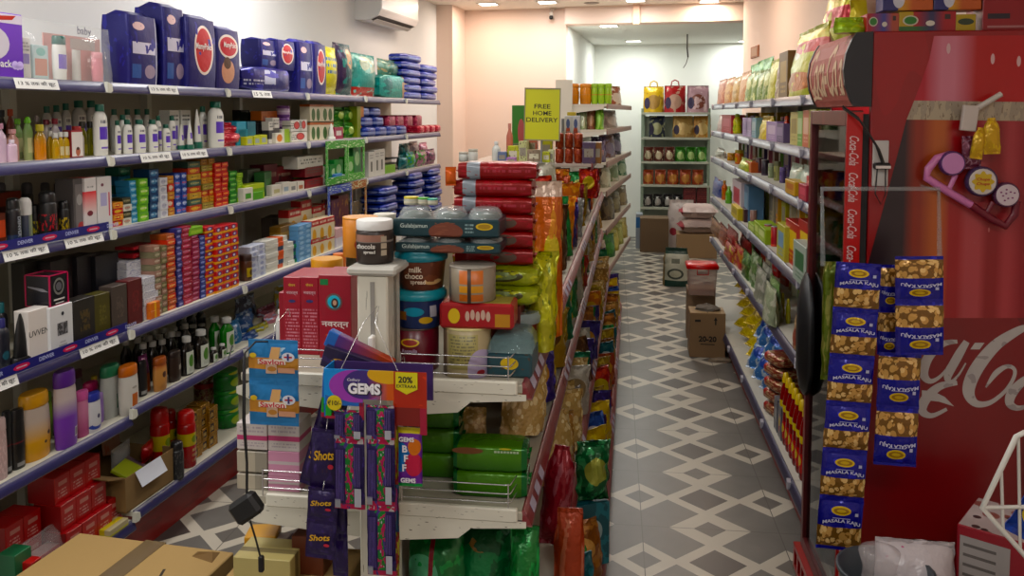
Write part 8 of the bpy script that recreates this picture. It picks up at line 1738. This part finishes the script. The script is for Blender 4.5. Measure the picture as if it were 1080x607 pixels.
for x, y0, y1, w_ in ((1026, 132, 167, 13), (1043, 122, 162, 17)):
    mb = MB(); c = Q(x, y1); mb.T = Matrix.Translation((c[0], -.02, c[2])) @ Matrix.Rotation(.12 if x < 1030 else -.05, 4, 'Y'); mb.pillow(w_ * s1, (y1 - y0) * s1, .025, WY, None, 6, 7, .006, .004, x, neck=.5); mb.build('wrapped_candy', r)
mb = MB(); c = Q(1020, 138); mb.T = Matrix.Translation((c[0], -.006, c[2])) @ Matrix.Rotation(.1, 4, 'Y'); mb.box(-.02, .02, -.004, .012, 0, .07, M('b5aca5', .4), c=.002); mb.build('hook_card', r)
mb = MB(); mb.tube([Q(1027, 116), Q(1056, 99)], .008, M('b5b0a8', .4), 6); mb.build('stick', r)
mb = MB(); mb.pillow(.05, .09, .02, FOIL('5a1f34', ('noise', 4, .55, '8a6a7a')), None, 6, 6, .006, .004, 4); b_ = mb.build('foil_wrapper', r); b_.location = (Q(1024, 178)[0], .0, Q(1024, 178)[2])
r.location = FL.P(o0[0], 0, o0[1]); r.rotation_euler = (0, 0, FL.rot); tag(r, 'pink lollipop holder with yellow wrapped candies on the cooler side', 'lollipop holder')
def E_(x, y, D_): f = Frame(VR, D_, 'E'); return f, f.at(x, y, 0)
f, (u_, z_) = E_(934, 599, 2.15)
r = empty('dustbin'); mb = MB(); GB_ = M('2f353a', .4); mb.lathe([(.07, 0), (.074, .004), (.108, z_ - .012), (.115, z_ - .01), (.116, z_), (.108, z_), (.068, .012), (.001, .012)], GB_, 28, cap1=False); mb.build('bin_body', r); r.location = f.P(u_, 0, 0); tag(r, 'dark grey plastic bin in front of the cooler', 'bin')
r = empty('cup_sleeve'); mb = MB(); 
for i in range(12): mb.lathe([(.031, .05 + i * .028), (.036, .075 + i * .028), (.0375, .077 + i * .028), (.035, .075 + i * .028)], M('a5a2a0', .3), 18, cap0=False, cap1=False)
mb.build('paper_cups', r); mb = MB(); mb.lathe([(.036, .02), (.041, .06), (.042, .40), (.038, .43), (.048, .47), (.03, .475)], M('bdb5b5', .12, alpha=.3, bump=.6, bs=40), 18); mb.build('clear_sleeve', r)
r.location = f.P(u_ - .008, -.03, z_ - .40); r.rotation_euler = (.05, -.05, 0); tag(r, 'stack of paper cups in a clear sleeve standing in the grey bin', 'cups')
f, (ua, zt_) = E_(1010, 549, 2.1); ub = f.at(1078, 549, 0)[0]; w = ub - ua + .06
k = carton('kraft_carton', 'carton', .34, .3, .33, KRAFT, c=.003); k.put(f, ua + .14, .17, 0, 'kraft carton on the floor carrying the white bag and the picture carton')
def pic(mb, w, d, h, y):
    mb.rect(-w * .46, w * .1, h * .3, h * .9, y, M('8f8a88', .5)); [mb.rect(-w * .42, -w * .05, h * (.4 + q * .1), h * (.43 + q * .1), y - .0003, M('55504e', .5)) for q in range(5)]
k = carton('picture_carton', 'carton', .2, .2, zt_ - .395, M('7a1424', .4), front=M('7a1424', .4), top=D('a59a98', ('spot', 3, .3, '7a4a44', 0, 2), ('spot', 4, .2, '3a2a2a')), c=.003, decal=pic); k.put(f, ua + .185, .15, .331, 'red and white carton with a face of print, below the white wire basket', None, -.6)
mb = MB(); mb.pillow(.2, .21, .17, D('b5aeb0', ('noise', 7, .72, 'a04a74', .55, 1, 0, .5), rough=.3, bump=.4), None, 12, 10, .01, .012, 6.1, True); o = mb.build('plastic_bag'); o.location = f.P(ua - .055, .12, .331); tag(o, 'white plastic bag between the grey bin and the red carton', 'plastic bag')
mb = MB(); mb.pillow(.13, .15, .05, M('a59a9c', .12, alpha=.22, bump=.6, bs=40), None, 10, 10, .01, .014, 8.4, True, neck=.6); o = mb.build('clear_bag'); o.location = f.P(ua - .085, .03, .331); o.rotation_euler = (0, -.4, 0); tag(o, 'crumpled clear bag at the front of the white plastic bag', 'plastic bag')
WB_ = Frame(VR, 1.72, 'E'); o0 = WB_.at(1036, 535, 0); Q2 = lambda x, y, d=0.0: (WB_.at(x, y, 0)[0] - o0[0], d, WB_.at(x, y, 0)[1] - o0[1])
r = empty('wire_basket'); WR_ = M('bcb9b2', .35)
for d in (0,):
    mb = MB(); mb.tube([Q2(1150, 457, d), Q2(1080, 456, d), Q2(1072, 460, d), Q2(1036, 535, d), Q2(1092, 598, d), Q2(1160, 600, d)], .0055, WR_, 8); mb.build('rim_wire', r)
    mb = MB(); mb.tube([Q2(1036, 535, d), Q2(1150, 533, d)], .004, WR_, 6); mb.build('cross_wire', r)
for x, ya, yb in ((1056, 494, 559), (1074, 459, 578), (1092, 456, 598)): mb = MB(); mb.tube([Q2(x, ya, 0), Q2(x + 2, yb, 0)], .003, WR_, 6); mb.build('upright_wire', r)
mb = MB(); c = Q2(1140, 533, .1); mb.box(c[0] - .015, c[0] + .015, .03, .06, -o0[1], .2, WR_); mb.build('stand_post', r)
r.location = WB_.P(o0[0], 0, o0[1]); r.rotation_euler = (0, 0, WB_.rot); tag(r, 'white wire basket at the edge of view in front of the cooler', 'basket')
kk = pouch('snack_pouch', 'pouch', .12, .15, .05, FOIL('1c3a8f', ('disc', .3, .35, .22, .16, 'b5a01c'), ('disc', .6, .75, .3, .2, 'a5505a'), ('noise', 4, .6, 'b0b0b8', .5, 1)), wr=.005); q = Q2(1086, 577); kk.put(WB_, o0[0] + q[0] + .01, .016, o0[1] + q[2], 'blue snack pouch with a yellow oval in the white wire basket', None, 0, (0, .5))
EXPO = -0.8
for i, (px, py, col) in enumerate(((515, 4, WARM), (577, 2, NEUT), (670, 0, NEUT), (748, 1, WARM))):
    x, y, z = ceil_at(px, py)
    lamp((x, y, z), -BL.a, .19, f'square recessed ceiling lamp before the lintel, {ORD[i]} from the side with the air conditioner', 'row of lamps before the lintel', 11, col)
for i, (px, py) in enumerate(((642, 27), (668, 43), (787, 43))):
    x, y, z = ceil_at(px, py, ZB + .02)
    lamp((x, y, z), -BL.a, .2, ('square lamp at the mouth of the store room ceiling', 'square lamp deep in the store room, above the bag rack', 'square lamp deep in the store room beside the other wall')[i], None, 20, COOL, 18)
def glow(x, y, watt, col, size=.5, z=CEIL - .02):
    ld = bpy.data.lights.new('lamp_glow', 'AREA'); ld.shape = 'SQUARE'; ld.size = size; ld.energy = watt; ld.color = col
    lo = bpy.data.objects.new('lamp_glow', ld); COL.objects.link(lo); lo.location = (x, y, z)
for x, y, w_, c_ in ((-1.6, 1.6, 44, NEUT), (-1.45, 4.2, 34, NEUT), (-.3, 3.0, 26, NEUT), (-.2, 5.4, 22, NEUT), (.5, -.2, 44, NEUT), (-1.0, -.3, 30, NEUT), (.55, 6.4, 16, WARM), (-1.2, 6.6, 18, WARM)):
    glow(x, y, w_, c_)
cd = bpy.data.cameras.new('camera'); co = bpy.data.objects.new('camera', cd); COL.objects.link(co)
cd.sensor_width = 36; cd.lens = 36 * FPX / 1080; cd.shift_y = -(303.5 - PY) / 1080
co.location = CAM; co.rotation_euler = (pi / 2 - PITCH, 0, YAW)
cd.clip_start = .05
SC.camera = co
w = bpy.data.worlds.new('world'); SC.world = w; w.use_nodes = True
w.node_tree.nodes['Background'].inputs[0].default_value = (.9, .92, 1, 1); w.node_tree.nodes['Background'].inputs[1].default_value = .10
vs = SC.view_settings
vs.view_transform = 'Standard'; vs.look = 'None'; vs.gamma = 1; vs.use_curve_mapping = False; vs.exposure = EXPO
